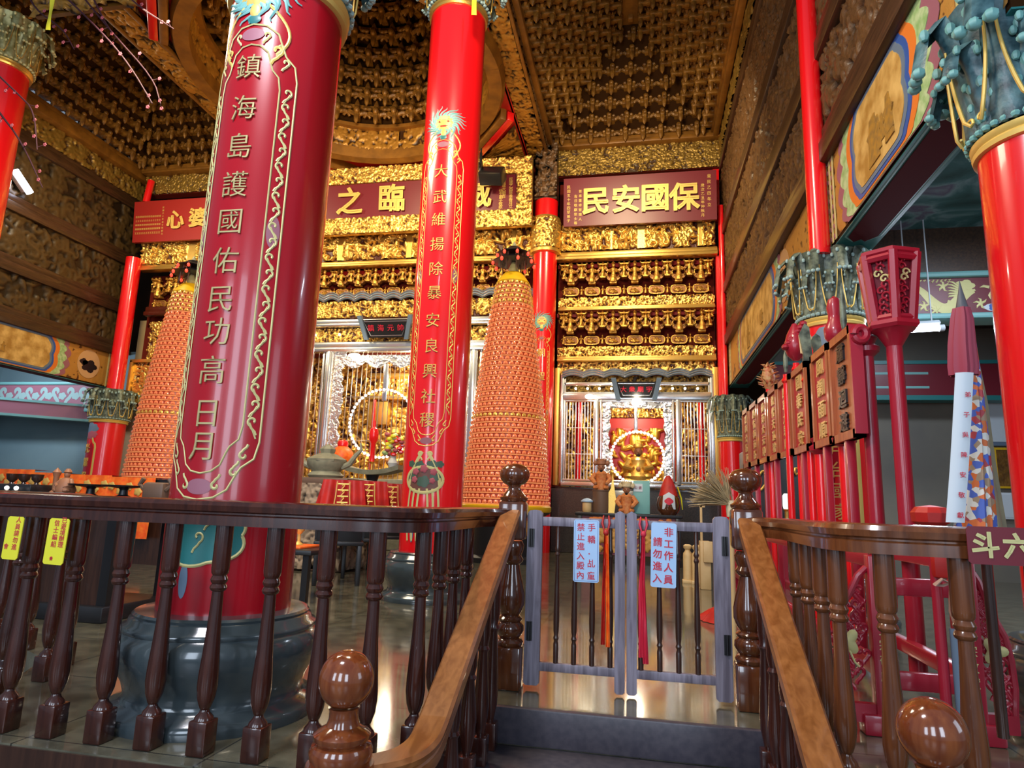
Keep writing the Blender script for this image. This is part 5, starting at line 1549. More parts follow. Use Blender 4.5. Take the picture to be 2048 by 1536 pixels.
ribbon_cloth('red and orange ribbon tied to the left gate leaf beside the middle', [([(-.182, .83), (-.190, .55), (-.193, .26)], .016, .022), ([(-.176, .83), (-.168, .52), (-.166, .25)], .018, .024)], (-.18, .845), GY - .035, [M['cloth_red'], M['orange']])
ribbon_cloth('long red ribbon tied to the right gate leaf beside the middle', [([(.022, .83), (.012, .55), (.020, .21)], .020, .050), ([(.020, .83), (.018, .60), (.032, .18)], .018, .030)], (.022, .845), GY - .035, [M['sign_red'], M['sign_red']])
notice('yellow paper notice with red writing tied under the rail, at the left edge', at(14, 1030, Y=2.34).x, at(46, 1030, Y=2.34).x, .685, .86, 2.345, [('人員請勿進', .20, .93, .30, .026), ('會', -.3, .30, .30, .024)], 'sign_yellow', border=False, rot=-.02)
notice('yellow paper notice with red writing tied under the rail, second from the left edge', at(97, 1035, Y=2.34).x, at(137, 1035, Y=2.34).x, .675, .86, 2.345, [('已遊境辦理', .25, .97, .44, .026), ('信士編組', -.10, .90, .44, .026), ('會主委', -.1, .13, .13, .016)], 'sign_yellow', border=False, rot=-.02)
notice('crimson board with three pale gold characters tied to the right railing', at(1934, 1095, Y=2.36).x, 2.0, .845, .962, 2.355, [('斗', -.450, .52, .5, .082), ('六', -.358, .52, .5, .082), ('鎮', -.266, .52, .5, .082)], 'maroon', ink='pale_gold', border=False, bold=.035, rot=-.0)

# ------------------------------------------------------------------ painted beams along both sides
M['scene_paint'] = mat('gold_scene_painting', (.72, .47, .15, 1), .5, var=(.40, .21, .04, 1), scale=5)
M['painted_dark'] = mat('brown_figure_paint', (.26, .15, .04, 1), .5, var=(.42, .22, .03, 1), scale=18)
M['swirl_paint'] = relief_mat('brown_swirl_paint', (.10, .035, .008, 1), (.52, .26, .05, 1), rough=.5, metal=.2)


def lob(hl, hh, n, amp):
    """panel with straight long sides and lobed ends"""
    P = []
    for sd in (1, -1):
        for i in range(n * 6 + 1):
            a = -math.pi / 2 + math.pi * i / (n * 6); k = abs(math.sin(a * n + (math.pi / 2 if n % 2 == 0 else 0)))
            P.append((sd * (hl - hh * .55 + (hh * .55 + amp * k) * max(0, math.cos(a)) ** .7), sd * hh * math.sin(a)))
    return P


def painted_beam(label, X, sgn, y0, y1, z0, z1, centre, hl, seed, medal=()):
    t = thing('painted_beam', label, 'beam', (X, (y0 + y1) / 2, z0))
    H_ = z1 - z0; zm = (z0 + z1) / 2
    f = (lambda u, v, w=0.0: Vector((X + sgn * w, u, zm + v)))
    mb = MB(); mb.bb((X, y0, z0), (X - sgn * .38, y1, z1)); mb.build('timber', M['ochre_dark'], t, smooth=False)
    Hh, gu, gv = carve(y1 - y0, H_ - .06, .03, seed, size=.12, kind='scroll', fill=1.4)
    relief('swirl_painting', Hh, gu, gv, lambda u, v, w: f(y0 + u, v - H_ / 2 + .03, .004 + w), .012, M['swirl_paint'], t)
    P = lambda poly: [(centre + u, v) for u, v in poly]
    hh = H_ / 2 - .01
    for k, (nm, m, dl, n, amp, dh) in enumerate((('mauve_band', 'mauve', .46, 5, .10, 0), ('green_cloud_band', 'green', .34, 6, .10, .006), ('orange_band', 'orange_paint', .17, 3, .06, .012), ('blue_band', 'blue', .06, 3, .05, .03), ('grey_band', 'blue_grey', .0, 3, .05, .06), ('scene_panel', 'scene_paint', -.06, 3, .05, .10))):
        mb = MB(); mb.prism(P(lob(hl + dl, hh - dh, n, amp)), .016 + .004 * k, .020 + .004 * k, f); o = mb.build(nm, M[m], t, smooth=False)
    rng = random.Random(seed); mb = MB()
    for _ in range(7):
        u = centre + rng.uniform(-.7, .7) * hl; s = rng.uniform(.08, .16)
        pl = [(u + a * s, -H_ * .12 + b * s) for a, b in ((-.6, -1.2), (.6, -1.2), (.45, .2), (.7, .5), (.3, .7), (.22, 1.3), (-.2, 1.35), (-.3, .75), (-.7, .4), (-.4, .1))]
        mb.prism(pl, .041, .044 + .0012 * _, f)
    mb.build('painted_figure', M['painted_dark'], o, smooth=False)
    for u in medal:
        mb = MB(); mb.prism(arc_poly(u, 0, H_ * .36, H_ * .38, 32), .016, .022, f); o = mb.build('round_medallion', mat('pale_peach_paint', (.60, .36, .16, 1), .5), t, smooth=False)
        mb = MB(); mb.prism(arc_poly(u + .02, -.05, H_ * .19, H_ * .13, 20, 5, .4), .022, .025, f); mb.prism(arc_poly(u - sgn * .16, .03, H_ * .10, H_ * .07, 14, 4, .4), .022, .025, f); mb.build('painted_animal', M['black'], o, smooth=False)
    for u in (y0 + .36, y1 - .36):
        mb = MB()
        for d, m_ in ((-.10, 0), (.0, 0), (.10, 0)): mb.prism([(u + d - .02, -hh), (u + d + .02, -hh), (u + d + .02, hh), (u + d - .02, hh)], .018, .024, f)
        o = mb.build('end_band', M['pale_gold'], t, smooth=False)
        mb = MB()
        for i in range(9): mb.prism(arc_poly(u + .05, -hh + (i + .5) * 2 * hh / 9, .018, .025, 8), .018, .024, f); mb.prism(arc_poly(u - .05, -hh + (i + .5) * 2 * hh / 9, .018, .025, 8), .018, .024, f)
        mb.build('end_dots', M['mauve'], o, smooth=False)
    # painted underside: maroon panel with teal edges and notched ends
    g = lambda u, v, w=0.0: Vector((X - sgn * (.19 + v), u, z0 - w))
    mb = MB(); mb.prism([(y0, -.19), (y1, -.19), (y1, .19), (y0, .19)], .0, .012, g); mb.build('underside', M['teal'], t, smooth=False)
    a, b = y0 + .75, y1 - .55
    o_ = [(a, -.13), (b, -.13), (b + .12, -.05), (b + .06, 0), (b + .12, .05), (b, .13), (a, .13), (a - .12, .05), (a - .06, 0), (a - .12, -.05)]
    mb = MB(); mb.prism(o_, .012, .018, g); mb.build('underside_panel', M['soffit'], t, smooth=False)
    mb = MB(); mb.ribbon([(u, v * 1.2) for u, v in o_] + [(o_[0][0], o_[0][1] * 1.2)], .02, g, .013); mb.build('underside_line', M['teal_light'], t)
    return t


painted_beam('painted beam with a large gold picture panel in a blue border, upper right', 1.91, -1, 3.4, 6.9, 3.62, 4.56, 5.20, .57, 611)
painted_beam('painted beam with a long gold panel, running back to the right altar window', 1.91, -1, 6.95, 14.4, 3.62, 4.56, 10.9, 1.5, 612, medal=(8.75,))
painted_beam('painted beam with a gold panel and round medallion, left under the carved wall', -13.60, 1, 6.5, 14.72, 3.62, 4.56, 10.35, 2.22, 613, medal=(13.66,))

# ------------------------------------------------------------------ right aisle
DB = thing('dragon_beam', 'maroon cross beam painted with a pale yellow dragon, above the lit tube on the right', 'beam', (3.9, 8.2, 3.33))
mb = MB(); mb.bb((2.3, 8.2, 3.36), (7.0, 8.5, 3.84)); mb.build('timber', M['maroon'], DB, smooth=False)
mb = MB(); mb.bb((2.3, 8.14, 3.80), (7.0, 8.5, 3.87), bev=.02); mb.bb((2.3, 8.14, 3.29), (7.0, 8.5, 3.36), bev=.02); mb.build('teal_edge', M['teal_light'], DB)
mb = MB(); mb.bb((2.3, 8.16, 3.87), (7.0, 8.5, 4.43)); mb.build('upper_board', M['brown'], DB, smooth=False)
f = plane((2.95, 8.2, 3.36), (1, 0, 0), (0, 0, 1), (0, -1, 0))
mb = MB()
body = [(.28 + .62 * q, .20 + .15 * math.cos(q * 5.6 + .2) * (1 - .2 * q)) for q in [i / 30 for i in range(31)]]
mb.ribbon(body, [.05 + .075 * math.sin(min(1, i / 18) * 1.57) for i in range(31)], f)
mb.ribbon([(.62, .13), (.70, .10), (.76, .16), (.75, .26), (.78, .34), (.86, .37)], [.09, .10, .09, .08, .10, .04], f, .003)
mb.disc(arc_poly(.83, .34, .085, .06, 20, 5, .3), f, .004); mb.ribbon([(.83, .29), (.90, .27), (.93, .29)], .03, f, .004)
for k in range(6): mb.ribbon([(.78, .33 - .02 * k), (.70 - .01 * k, .39 - .035 * k), (.64, .40 - .04 * k)], [.03, .02, .005], f, .004)
for (u, v) in ((.38, .10), (.60, .34), (.50, .05), (.98, .12)):
    for k in range(5):
        a = k * 1.1 + .5; mb.ribbon([(u, v), (u + .05 * math.cos(a), v + .05 * math.sin(a)), (u + .085 * math.cos(a + .3), v + .07 * math.sin(a + .3))], [.03, .022, .004], f, .003)
for k in range(9): mb.ribbon([(.30 + .045 * k, .40 + .012 * math.sin(k)), (.325 + .045 * k, .425)], [.022, .012], f, .003)
mb.build('painted_dragon', M['pale_gold'], DB)
mb = MB(); mb.disc(arc_poly(1.13, .30, .042, .042), f, .003)
for k in range(5):
    a = [1.57, .3, 2.84, 4.2, 5.2][k]; mb.ribbon([(1.13 + .05 * math.cos(a), .30 + .05 * math.sin(a)), (1.13 + .11 * math.cos(a), .30 + .10 * math.sin(a)), (1.13 + .15 * math.cos(a + .2), .30 + .14 * math.sin(a + .2))], [.035, .03, .004], f, .003)
mb.build('flaming_pearl', M['pale_gold'], DB)
mb = MB(); mb.disc(arc_poly(1.14, .07, .13, .04, 30, 6, .2), f, .003); o = mb.build('painted_cloud', M['white'], DB)
mb = MB(); mb.disc(arc_poly(1.14, .07, .075, .045, 24, 5, .2), f, .005); mb.build('cloud_core', M['blue'], o)


def lit_tube(p0, p1, r, label, col, power, fix=True):
    p0, p1 = Vector(p0), Vector(p1); c = (p0 + p1) / 2
    t = thing('fluorescent_lamp', label, 'lamp', c)
    mb = MB(); mb.tube([p0, p1], r, 14); mb.build('tube', M['tube_light'], t)
    d = (p1 - p0).normalized(); mb = MB(); mb.tube([p0 - d * .04, p0 + d * .01], r * 1.25, 12); mb.tube([p1 - d * .01, p1 + d * .04], r * 1.25, 12); mb.build('end_cap', M['white'], t)
    if fix:
        mb = MB(); mb.tube([p0 + Vector((0, 0, .06)), p1 + Vector((0, 0, .06))], .035, 4); mb.build('fixture', M['white'], t, smooth=False)
        for q in (.2, .8):
            e = p0.lerp(p1, q); mb = MB(); mb.tube([e + Vector((0, 0, .06)), Vector((e.x, e.y, 4.42))], .008, 6); mb.build('hanger', M['white'], t)
    area('tube_glow', c - Vector((0, 0, .06)), c - Vector((0, 1.5, 3)), (p1 - p0).length, .1, power, col)
    return t


lit_tube(at(1803, 661, Y=7.9), at(1880, 656, Y=7.9), .032, 'white fluorescent tube glowing under the dragon beam, right aisle', COOL, 30)
p = [at(30, 341, X=-13.35), at(60, 386, X=-13.35)]
t = thing('wall_lamp', 'small bright lamp strip on the dark carved wall, upper left', 'lamp', p[0])
mb = MB(); mb.tube([p[0], p[1]], .075, 12); mb.build('lamp_tube', M['tube_light'], t)
mb = MB(); mb.tube([p[0] + Vector((-.16, 0, .06)), p[1] + Vector((-.16, 0, .06))], .10, 4); mb.build('fixture', M['brown'], t, smooth=False)
area('wall_lamp_glow', (p[0] + p[1]) / 2 + Vector((.12, 0, -.1)), (-9, 11, 4), 1.0, .1, 40, (1, .9, .7))

# far beams of the aisle, wall pictures
t = thing('painted_cross_beam', 'dark cross beam with a zigzag painted band at the end of the right aisle', 'beam', (3.9, 12.0, 3.2))
mb = MB(); mb.bb((2.35, 11.9, 3.0), (7.0, 12.2, 3.62)); mb.build('timber', M['maroon'], t, smooth=False)
mb = MB(); mb.bb((2.35, 11.88, 3.56), (7.0, 12.0, 3.62)); mb.bb((2.35, 11.88, 2.94), (7.0, 12.2, 3.02)); mb.build('teal_edge', M['teal'], t, smooth=False)
f = plane((3.9, 11.9, 3.28), (1, 0, 0), (0, 0, 1), (0, -1, 0)); mb = MB()
for k in range(4): mb.ribbon([(-.35 + k * .1, .24), (-.25 + k * .1, .08), (-.35 + k * .1, -.06), (-.25 + k * .1, -.22)], .045, f)
mb.ribbon([(0.02, .12), (.9, .12)], .04, f); mb.ribbon([(.02, -.12), (.9, -.12)], .04, f); mb.ribbon([(-.45, .12), (-1.2, .12)], .04, f); mb.build('zigzag_band', M['teal_light'], t)


def wall_picture(label, px0, py0, px1, py1, Y, frame, inner, extra=None):
    a, b = at(px0, py0, Y=Y), at(px1, py1, Y=Y); t = thing('wall_picture', label, 'picture', ((a.x + b.x) / 2, Y, b.z))
    mb = MB(); mb.bb((a.x, Y - .03, b.z), (b.x, Y + .02, a.z), bev=.01); mb.build('frame', M[frame], t)
    k = (b.x - a.x) * .10; mb = MB(); mb.bb((a.x + k, Y - .035, b.z + k), (b.x - k, Y - .02, a.z - k)); mb.build('picture', M[inner], t, smooth=False)
    return t


wall_picture('large pale picture on the aisle wall beside the right edge column', 1958, 790, 2060, 893, 12.36, 'blue_grey', 'white')
wall_picture('yellow framed picture below the pale one, beside the right edge column', 1984, 895, 2046, 978, 12.36, 'yellow', 'ochre')
wall_picture('white sheet on the aisle wall below the yellow frame', 1996, 985, 2050, 1040, 12.36, 'white', 'white')

# ------------------------------------------------------------------ parade boards in their rack
BX = 1.30
M['mace'] = mat('red_orange_mace_paint', (.45, .09, .03, 1), .5, var=(.55, .35, .14, 1), scale=30)
RK = thing('parade_rack', 'long crimson rack holding the parade boards, behind the right railing', 'rack', (BX + .1, 5.8, 0))
XA, XB = at(1762, 1250, Y=3.5).x, at(1930, 1250, Y=3.5).x
for (y, nm) in ((3.50, 0), (8.5, 1)):
    for x in (XA, XB):
        mb = MB(); mb.bb((x - .05, y - .035, .06), (x + .05, y + .035, .80), bev=.008); mb.lathe([(.03, .80), (.05, .83), (.045, .87), (.0, .90)], 14, (x, y, 0)); mb.build('post', M['rack_red'], RK)
        mb = MB(); mb.bb((x - .11, y - .05, 0), (x + .11, y + .05, .09), bev=.01); mb.build('foot', M['rack_red'], RK)
    for z in (.20, .62):
        mb = MB(); mb.bb((XA + .05, y - .02, z), (XB - .05, y + .02, z + .08), bev=.006); mb.build('cross_bar', M['rack_red'], RK)
for x in (XA, XB):
    for z in (.24, .74):
        mb = MB(); mb.bb((x - .03, 3.53, z), (x + .03, 8.47, z + .07), bev=.006); mb.build('long_rail', M['rack_red'], RK)
fr = plane((0, 3.5, 0), (1, 0, 0), (0, 0, 1), (0, -1, 0))
for s, x, kw in ((-1, XA - .05, 1.0), (1, XB + .05, .52)):   # pierced wing boards at the end posts
    o = [(0, .06), (.24, .06), (.23, .14), (.25, .24), (.24, .36), (.21, .46), (.15, .53), (.09, .60), (.04, .70), (0, .74)]
    o = [(u * kw, v) for u, v in o]
    mb = MB(); op = [(x + s * u, v) for u, v in o]; mb.tube([fr(u, v, 0) for u, v in op], .016, 8); mb.bb((min(x, x + s * .24 * kw), 3.48, .05), (max(x, x + s * .24 * kw), 3.52, .13))
    wg = mb.build('wing_frame', M['rack_red'], RK)
    mb = MB(); rng = random.Random(12)
    for _ in range(64):
        u, v = rng.uniform(.02, .22), rng.uniform(.14, .66)
        if u > .25 - max(0, v - .36) * .62: continue
        u *= kw
        mb.tube([fr(x + s * (p[0]), p[1], 0) for p in scurl(u, v, rng.uniform(.03, .05), rng.choice((1, -1)), rng.choice((1, -1)))], .009, 6)
    mb.build('pierced_carving', M['rack_red'], wg)
    mb = MB(); mb.disc([(x + s * (.10 * kw + .045 * math.cos(a) * (1 + .35 * math.cos(3 * a))), .40 + .045 * math.sin(a) * (1 + .35 * math.cos(3 * a))) for a in [i * math.pi / 15 for i in range(30)]], fr, .018, dome=.012)
    mb.tube([fr(x + s * .10 * kw, .36, .02), fr(x + s * .08 * kw, .31, .02), fr(x + s * .06 * kw, .29, .02)], .005, 6); mb.build('gilt_leaf', M['pale_gold'], wg)
mb = MB()
for i, ch in enumerate('弟子安宗敬獻'): mb.text(ch, XA, .60 - i * .068, .055, fr, w=.036, bold=0); mb.text(ch, XB, .60 - i * .068, .055, fr, w=.036, bold=0)
mb.build('writing', M['pale_gold'], RK)

M['board_wood'] = wood_mat('orange_board_wood', (.32, .065, .020, 1), (.44, .12, .03, 1), .45, .2)
M['board_red'] = mat('board_red_paint', (.42, .018, .022, 1), .45)
M['gold_letter'] = mat('gilded_letter', (.80, .60, .22, 1), .38, .55)
BPX = [(1660, 1708), (1622, 1659), (1581, 1612), (1554, 1579), (1533, 1552), (1513, 1531), (1496, 1512), (1482, 1494)]
BT = ['肅靜迴避', '風調雨順', '國泰民安', '四草大眾廟', '欽代天巡狩', '鎮海大元帥', '顯佑鎮海將', '威鎮大將軍']
BL = ['orange parade board with four dark characters, nearest of the row', 'red parade board second from the near end, four gold characters', 'red parade board third from the near end, four gold characters',
      'red parade board fourth from the near end, five gold characters', 'red parade board fifth from the near end, five gold characters', 'red parade board sixth from the near end, narrow in view',
      'red parade board seventh from the near end, next to the last', 'red parade board at the far end of the row, last of eight']
for i, ((xa, xb), word) in enumerate(zip(BPX, BT)):
    ya, yb_ = at(xa, 760, X=BX).y, at(xb, 760, X=BX).y     # far, near
    yc, hw = (ya + yb_) / 2, (ya - yb_) / 2 - .012
    z0, z1 = 1.455 + .010 * i, 2.165 + .012 * i
    t = thing('parade_board', BL[i], 'parade board', (BX, yc, .1), group='parade boards in the rack')
    f = plane((BX, yc, z0), (0, -1, 0), (0, 0, 1), (-1, 0, 0)); Hh = z1 - z0
    mb = MB(); mb.prism([(-hw, 0), (hw, 0), (hw, Hh), (-hw, Hh)], -.05, -.012, f); mb.build('panel', M['board_wood'] if i == 0 else M['board_red'], t, smooth=False)
    mb = MB(); k = .045
    for a, b in (((-hw, 0), (hw, k * 1.2)), ((-hw, Hh - k * 1.2), (hw, Hh)), ((-hw, 0), (-hw + k, Hh)), ((hw - k, 0), (hw, Hh))): mb.prism([a, (b[0], a[1]), b, (a[0], b[1])], -.055, .008, f)
    mb.build('frame', M['board_wood'], t, smooth=False)
    if i == 0:
        mb = MB(); mb.prism([(hw, .02), (hw + .02, .02), (hw + .02, Hh - .05), (hw, Hh)], -.06, .01, f); mb.tube([f(hw + .025, Hh * .90 + .035 * math.sin(a) * 1.2, -.05 + .035 * math.cos(a)) for a in [q * .5 for q in range(13)]], .026, 8); mb.build('edge_strip', M['rack_red'], t)
    n = len(word); s = min(.155 if n == 4 else .125, hw * 1.35)
    for j, ch in enumerate(word): mb = MB(); mb.text(ch, 0, Hh * (.82 - .65 * j / (n - 1)), .13 if n == 4 else .105, f, w=-.012, bold=.02, ext=.05, sx=max(.5, min(1.35, (hw * 2 - .16) / (.13 if n == 4 else .105)))); mb.build('character', M['black'] if i == 0 else M['gold_letter'], t)
    mb = MB(); mb.bb((BX + .0, yc - .028, .10), (BX + .05, yc + .028, z0 + .02), bev=.006); mb.build('pole', M['rack_red'], t)


def parade_weapon(kind, px, py, Y, label, Hh=.30):
    c = at(px, py, Y=Y); t = thing('parade_weapon', label, 'parade weapon', (c.x, Y, .1))
    mb = MB(); mb.lathe([(.028, .10), (.028, c.z - .02)], 14, (c.x, Y, 0)); mb.lathe([(.03, c.z - .10), (.045, c.z - .08), (.03, c.z - .05)], 14, (c.x, Y, 0)); mb.build('pole', M['red'], t)
    f = plane((c.x, Y, c.z), (1, 0, 0), (0, 0, 1), (0, -1, 0)); mb = MB(); m = M['capital']
    if kind == 'blade': mb.prism([(-.03, 0), (.03, 0), (.05, .12), (.035, Hh), (0, Hh * 1.1), (-.045, Hh * .85), (-.02, .15)], -.012, .012, f)
    elif kind == 'spear': mb.lathe([(.012, 0), (.022, .06), (.018, Hh * .7), (.0, Hh)], 12, c)
    elif kind == 'gourd': mb.lathe([(.02, -.02), (.075, .05), (.08, .12), (.05, .18), (.045, .22), (.055, .28), (.04, .34), (0, .37)], 18, c); m = M['rack_red']
    elif kind == 'mace':
        mb.lathe([(.03, -.02), (.06, .05), (.075, .10), (.05, .20), (0, .28)], 16, c); m = M['mace']
        rng = random.Random(4)
        for _ in range(70):
            a, z = rng.uniform(0, 6.28), rng.uniform(0, .26); r = .075 * (1 - abs(z - .1) / .24)
            d = Vector((math.cos(a), math.sin(a), .3)); p = Vector(c) + Vector((math.cos(a) * r, math.sin(a) * r, z)); mb.tube([p, p + d * .05], [.010, .001], 5)
    elif kind == 'claw':
        mb.lathe([(.02, 0), (.07, .05), (.10, .13), (.07, .24), (.02, .34)], 18, c); m = M['rack_red']
        for k in range(7): mb.ball((c.x - .09 + .026 * k, Y - .03, c.z + .12 + .035 * k), (.035, .05, .03), 8, 5)
    o = mb.build('head', m, t)
    if kind == 'claw':
        mb = MB(); pl = [(.02, .04), (.09, .10), (.10, .18), (.06, .27), (.01, .20)]; mb.prism(pl, .10, .125, f); mb.ribbon(pl + [pl[0]], .02, f, .126); mb.build('mouth', M['cream'], o, smooth=False)
    return t


parade_weapon('gourd', 1673, 690, 4.9, 'dark red gourd headed parade weapon above the second board', .3)
parade_weapon('spear', 1688, 660, 4.6, 'grey spear head standing above the nearest board', .34)
parade_weapon('blade', 1613, 742, 5.5, 'grey halberd blade above the gap beside the second board', .36)
parade_weapon('blade', 1634, 735, 5.6, 'broad blue grey blade above the second board', .26)
parade_weapon('claw', 1592, 722, 6.0, 'red scaly beast headed parade weapon above the third board', .3)
parade_weapon('spear', 1572, 745, 6.1, 'thin grey blade left of the red beast head', .22)
parade_weapon('mace', 1537, 775, 7.2, 'orange spiky mace head above the fifth board', .3)
# round red poles standing in the rack
for i, (px, Y, h) in enumerate(((1745, 4.35, 2.03), (1610, 5.9, 1.55), (1690, 4.75, 1.5), (1640, 5.4, 1.5))):
    c = at(px, 900, Y=Y); t = thing('parade_pole', ['thick dark red pole with a turned top beside the hexagonal lantern', 'round red pole below the third parade board', 'round red pole below the nearest parade board', 'round red pole below the second parade board'][i], 'pole', (c.x, Y, .1))
    mb = MB(); mb.lathe([(.042, .1), (.042, h - .06)], 20, (c.x, Y, 0)); mb.build('shaft', M['rack_red'] if i == 0 else M['red'], t)
    mb = MB(); mb.lathe([(.042, h - .06), (.075, h - .03), (.08, h), (.05, h + .02), (.07, h + .06), (.0, h + .10)], 20, (c.x, Y, 0)); mb.build('turned_top', M['rack_red'], t)

# hexagonal palace lantern on a pole
c = Vector((1.52, 4.2, 0)); t = thing('palace_lantern', 'red hexagonal lantern with pierced panels on a tall pole, over the parade boards', 'lantern', c)
mb = MB(); mb.lathe([(.046, .1), (.044, 2.06)], 22, c); mb.lathe([(.045, 2.0), (.09, 2.08), (.12, 2.10)], 22, c); mb.build('pole', M['rack_red'], t)
zb, zt_ = 2.14, 2.56; rb, rt_ = .110, .160
mb = MB(); mb.lathe([(.135, 2.10), (.15, 2.12), (.145, 2.145), (.115, 2.15)], 6, c, a0=.35); mb.lathe([(rt_ - .01, zt_ - .02), (rt_ + .02, zt_), (rt_ + .02, zt_ + .02), (rt_, zt_ + .03)], 6, c, a0=.35)
P = lambda k, z: c + Vector((((rb + (rt_ - rb) * (z - zb) / (zt_ - zb))) * math.cos(.35 + k * math.pi / 3), ((rb + (rt_ - rb) * (z - zb) / (zt_ - zb))) * math.sin(.35 + k * math.pi / 3), z))
for k in range(6):
    mb.tube([P(k, zb), P(k, zt_)], .028, 6)
    for z in (zb + .02, zt_ - .03): mb.tube([P(k, z), P(k + 1, z)], .024, 6)
mb.build('frame', M['rack_red'], t, smooth=False)
mb = MB(); mb.lathe([(rb - .025, zb), (rt_ - .025, zt_)], 6, c, a0=.35); mb.build('inner_box', M['maroon'], t, smooth=False)
mb = MB(); mb2 = MB(); rng = random.Random(9)
for k in range(6):
    for q in range(10):
        z = zb + .05 + q * .035; a, b = P(k, z), P(k + 1, z); m_ = a.lerp(b, .35 + .3 * rng.random()); d = (b - a).normalized(); nrm = (m_ - Vector((c.x, c.y, z))).normalized()
        tgt = mb2 if q in (6, 7) else mb
        tgt.tube([m_ + d * .028 * math.cos(i * .6) * (1 - i / 14) + Vector((0, 0, .028 * math.sin(i * .6) * (1 - i / 14))) - nrm * .006 for i in range(12)], .006, 5)
mb.build('pierced_scroll', M['rack_red'], t); mb2.build('gilt_deer', M['pale_gold'], t)

# furled procession banners ------------------------------------------------
def drape(c, rows, n, rip, seed, a0=0.0, a1=2 * math.pi):
    """hanging folded cloth; rows: (dx, dy, radius, z)"""
    rng = random.Random(seed); ph = [rng.uniform(0, 6.3) for _ in range(4)]; mb = MB(); vs = []; fs = []; full = abs(a1 - a0 - 2 * math.pi) < 1e-6
    for j, (dx, dy, r, z) in enumerate(rows):
        for i in range(n):
            a = a0 + (a1 - a0) * i / (n if full else n - 1)
            k = 1 + rip * (math.sin(a * 5 + ph[0] + z * 2) + .6 * math.sin(a * 9 + ph[1]) + .4 * math.sin(a * 13 + ph[2]))
            vs.append((c[0] + dx + r * k * math.cos(a), c[1] + dy + r * k * math.sin(a), z))
    for j in range(len(rows) - 1):
        for i in range(n if full else n - 1):
            k = (i + 1) % n; fs.append((j * n + i, j * n + k, (j + 1) * n + k, (j + 1) * n + i))
    mb.add(vs, fs); return mb


M['floral'] = mat('floral_brocade', (.50, .10, .03, 1), .6)
nt = M['floral'].node_tree; v = nt.nodes.new('ShaderNodeTexVoronoi'); v.inputs['Scale'].default_value = 34; r = nt.nodes.new('ShaderNodeValToRGB'); r.color_ramp.interpolation = 'CONSTANT'
for p_, c_ in ((.22, (.05, .10, .40, 1)), (.42, (.55, .12, .02, 1)), (.60, (.60, .58, .52, 1)), (.75, (.35, .03, .04, 1))): e = r.color_ramp.elements.new(p_); e.color = c_
r.color_ramp.elements[0].color = (.30, .20, .12, 1); r.color_ramp.elements[-1].color = (.5, .25, .06, 1)
nt.links.new(nt.nodes['Texture Coordinate'].outputs['Object'], v.inputs['Vector']); nt.links.new(v.outputs['Color'], r.inputs['Fac']); nt.links.new(r.outputs['Color'], nt.nodes['Principled BSDF'].inputs['Base Color'])
M['olive'] = mat('olive_banner_cloth', (.16, .14, .09, 1), .8, var=(.24, .20, .11, 1), scale=6)
FY = 3.25
M['carved_tip'] = mat('dull_iron', (.09, .09, .10, 1), .5)
b = lambda x, y: at(x, y, Y=FY)
top = b(1925, 625)
t = thing('procession_banner', 'furled procession banner with a crimson sash and white ribbon, before the right column', 'banner', (b(1925, 1040).x, FY, .1))
mb = MB(); mb.lathe([(.022, .1), (.020, top.z - .02)], 12, (top.x, FY, 0)); mb.build('pole', M['dark_wood'], t)
mb = MB(); mb.lathe([(.026, 0), (.024, .03), (.020, .05), (.010, .10), (.0, .16)], 14, (top.x, FY, top.z)); mb.build('spear_tip', M['carved_tip'], t)
zz = lambda y: b(1925, y).z
drape((top.x - .008, FY - .01), [(0, 0, .032, zz(618)), (-.002, 0, .042, zz(640)), (-.012, 0, .050, zz(690)), (-.016, 0, .055, zz(735)), (-.018, 0, .052, zz(752))], 40, .10, 1).build('crimson_sash', M['tan_cloth'] if False else mat('crimson_cloth', (.30, .03, .06, 1), .6), t)
drape((top.x + .06, FY + .06), [(-.045, 0, .022, zz(628)), (-.03, 0, .035, zz(700)), (-.02, 0, .046, zz(800)), (-.03, 0, .062, zz(920)), (-.045, 0, .095, zz(1060))], 48, .07, 2).build('olive_cloth', M['olive'], t)
drape((top.x + .022, FY - .0), [(0, 0, .020, zz(680)), (-.005, 0, .032, zz(780)), (-.018, 0, .046, zz(880)), (-.038, 0, .062, zz(980)), (-.06, 0, .082, zz(1075))], 44, .10, 3).build('floral_cloth', M['floral'], t)
b2_ = lambda x, y: at(x, y, Y=FY - .11)
rb_ = [(b2_(1930, 745)), (b2_(1924, 840)), (b2_(1917, 940)), (b2_(1908, 1045))]
vs = []; fs = []
for j in range(21):
    q = j / 20 * 3; k = min(int(q), 2); p_ = rb_[k].lerp(rb_[k + 1], q - k)
    for i in range(9): u = i / 8 - .5; vs.append((p_.x + u * .072, FY - .105 - .012 * math.cos(u * 3) - .0008 * j, p_.z))
for j in range(20):
    for i in range(8): fs.append((j * 9 + i, j * 9 + i + 1, (j + 1) * 9 + i + 1, (j + 1) * 9 + i))
nb = len(vs); vs += [(v_[0], v_[1] + .003, v_[2]) for v_ in vs]; fs += [tuple(nb + i for i in reversed(f_)) for f_ in fs]
mb = MB(); mb.add(vs, fs); mb.build('white_ribbon', M['white'], t)
mb = MB()
for i, ch in enumerate('弟子吳陳安敬獻'):
    y_ = 790 + i * 40; p_ = b2_(1937 - (y_ - 745) * .075, y_); fn = plane((p_.x - .002, FY - .122 - .0024 * i, p_.z), (1, 0, 0), (0, 0, 1), (0, -1, 0)); mb.text(ch, 0, 0, .026, fn, bold=.01)
mb.build('writing', M['sign_red'], t)
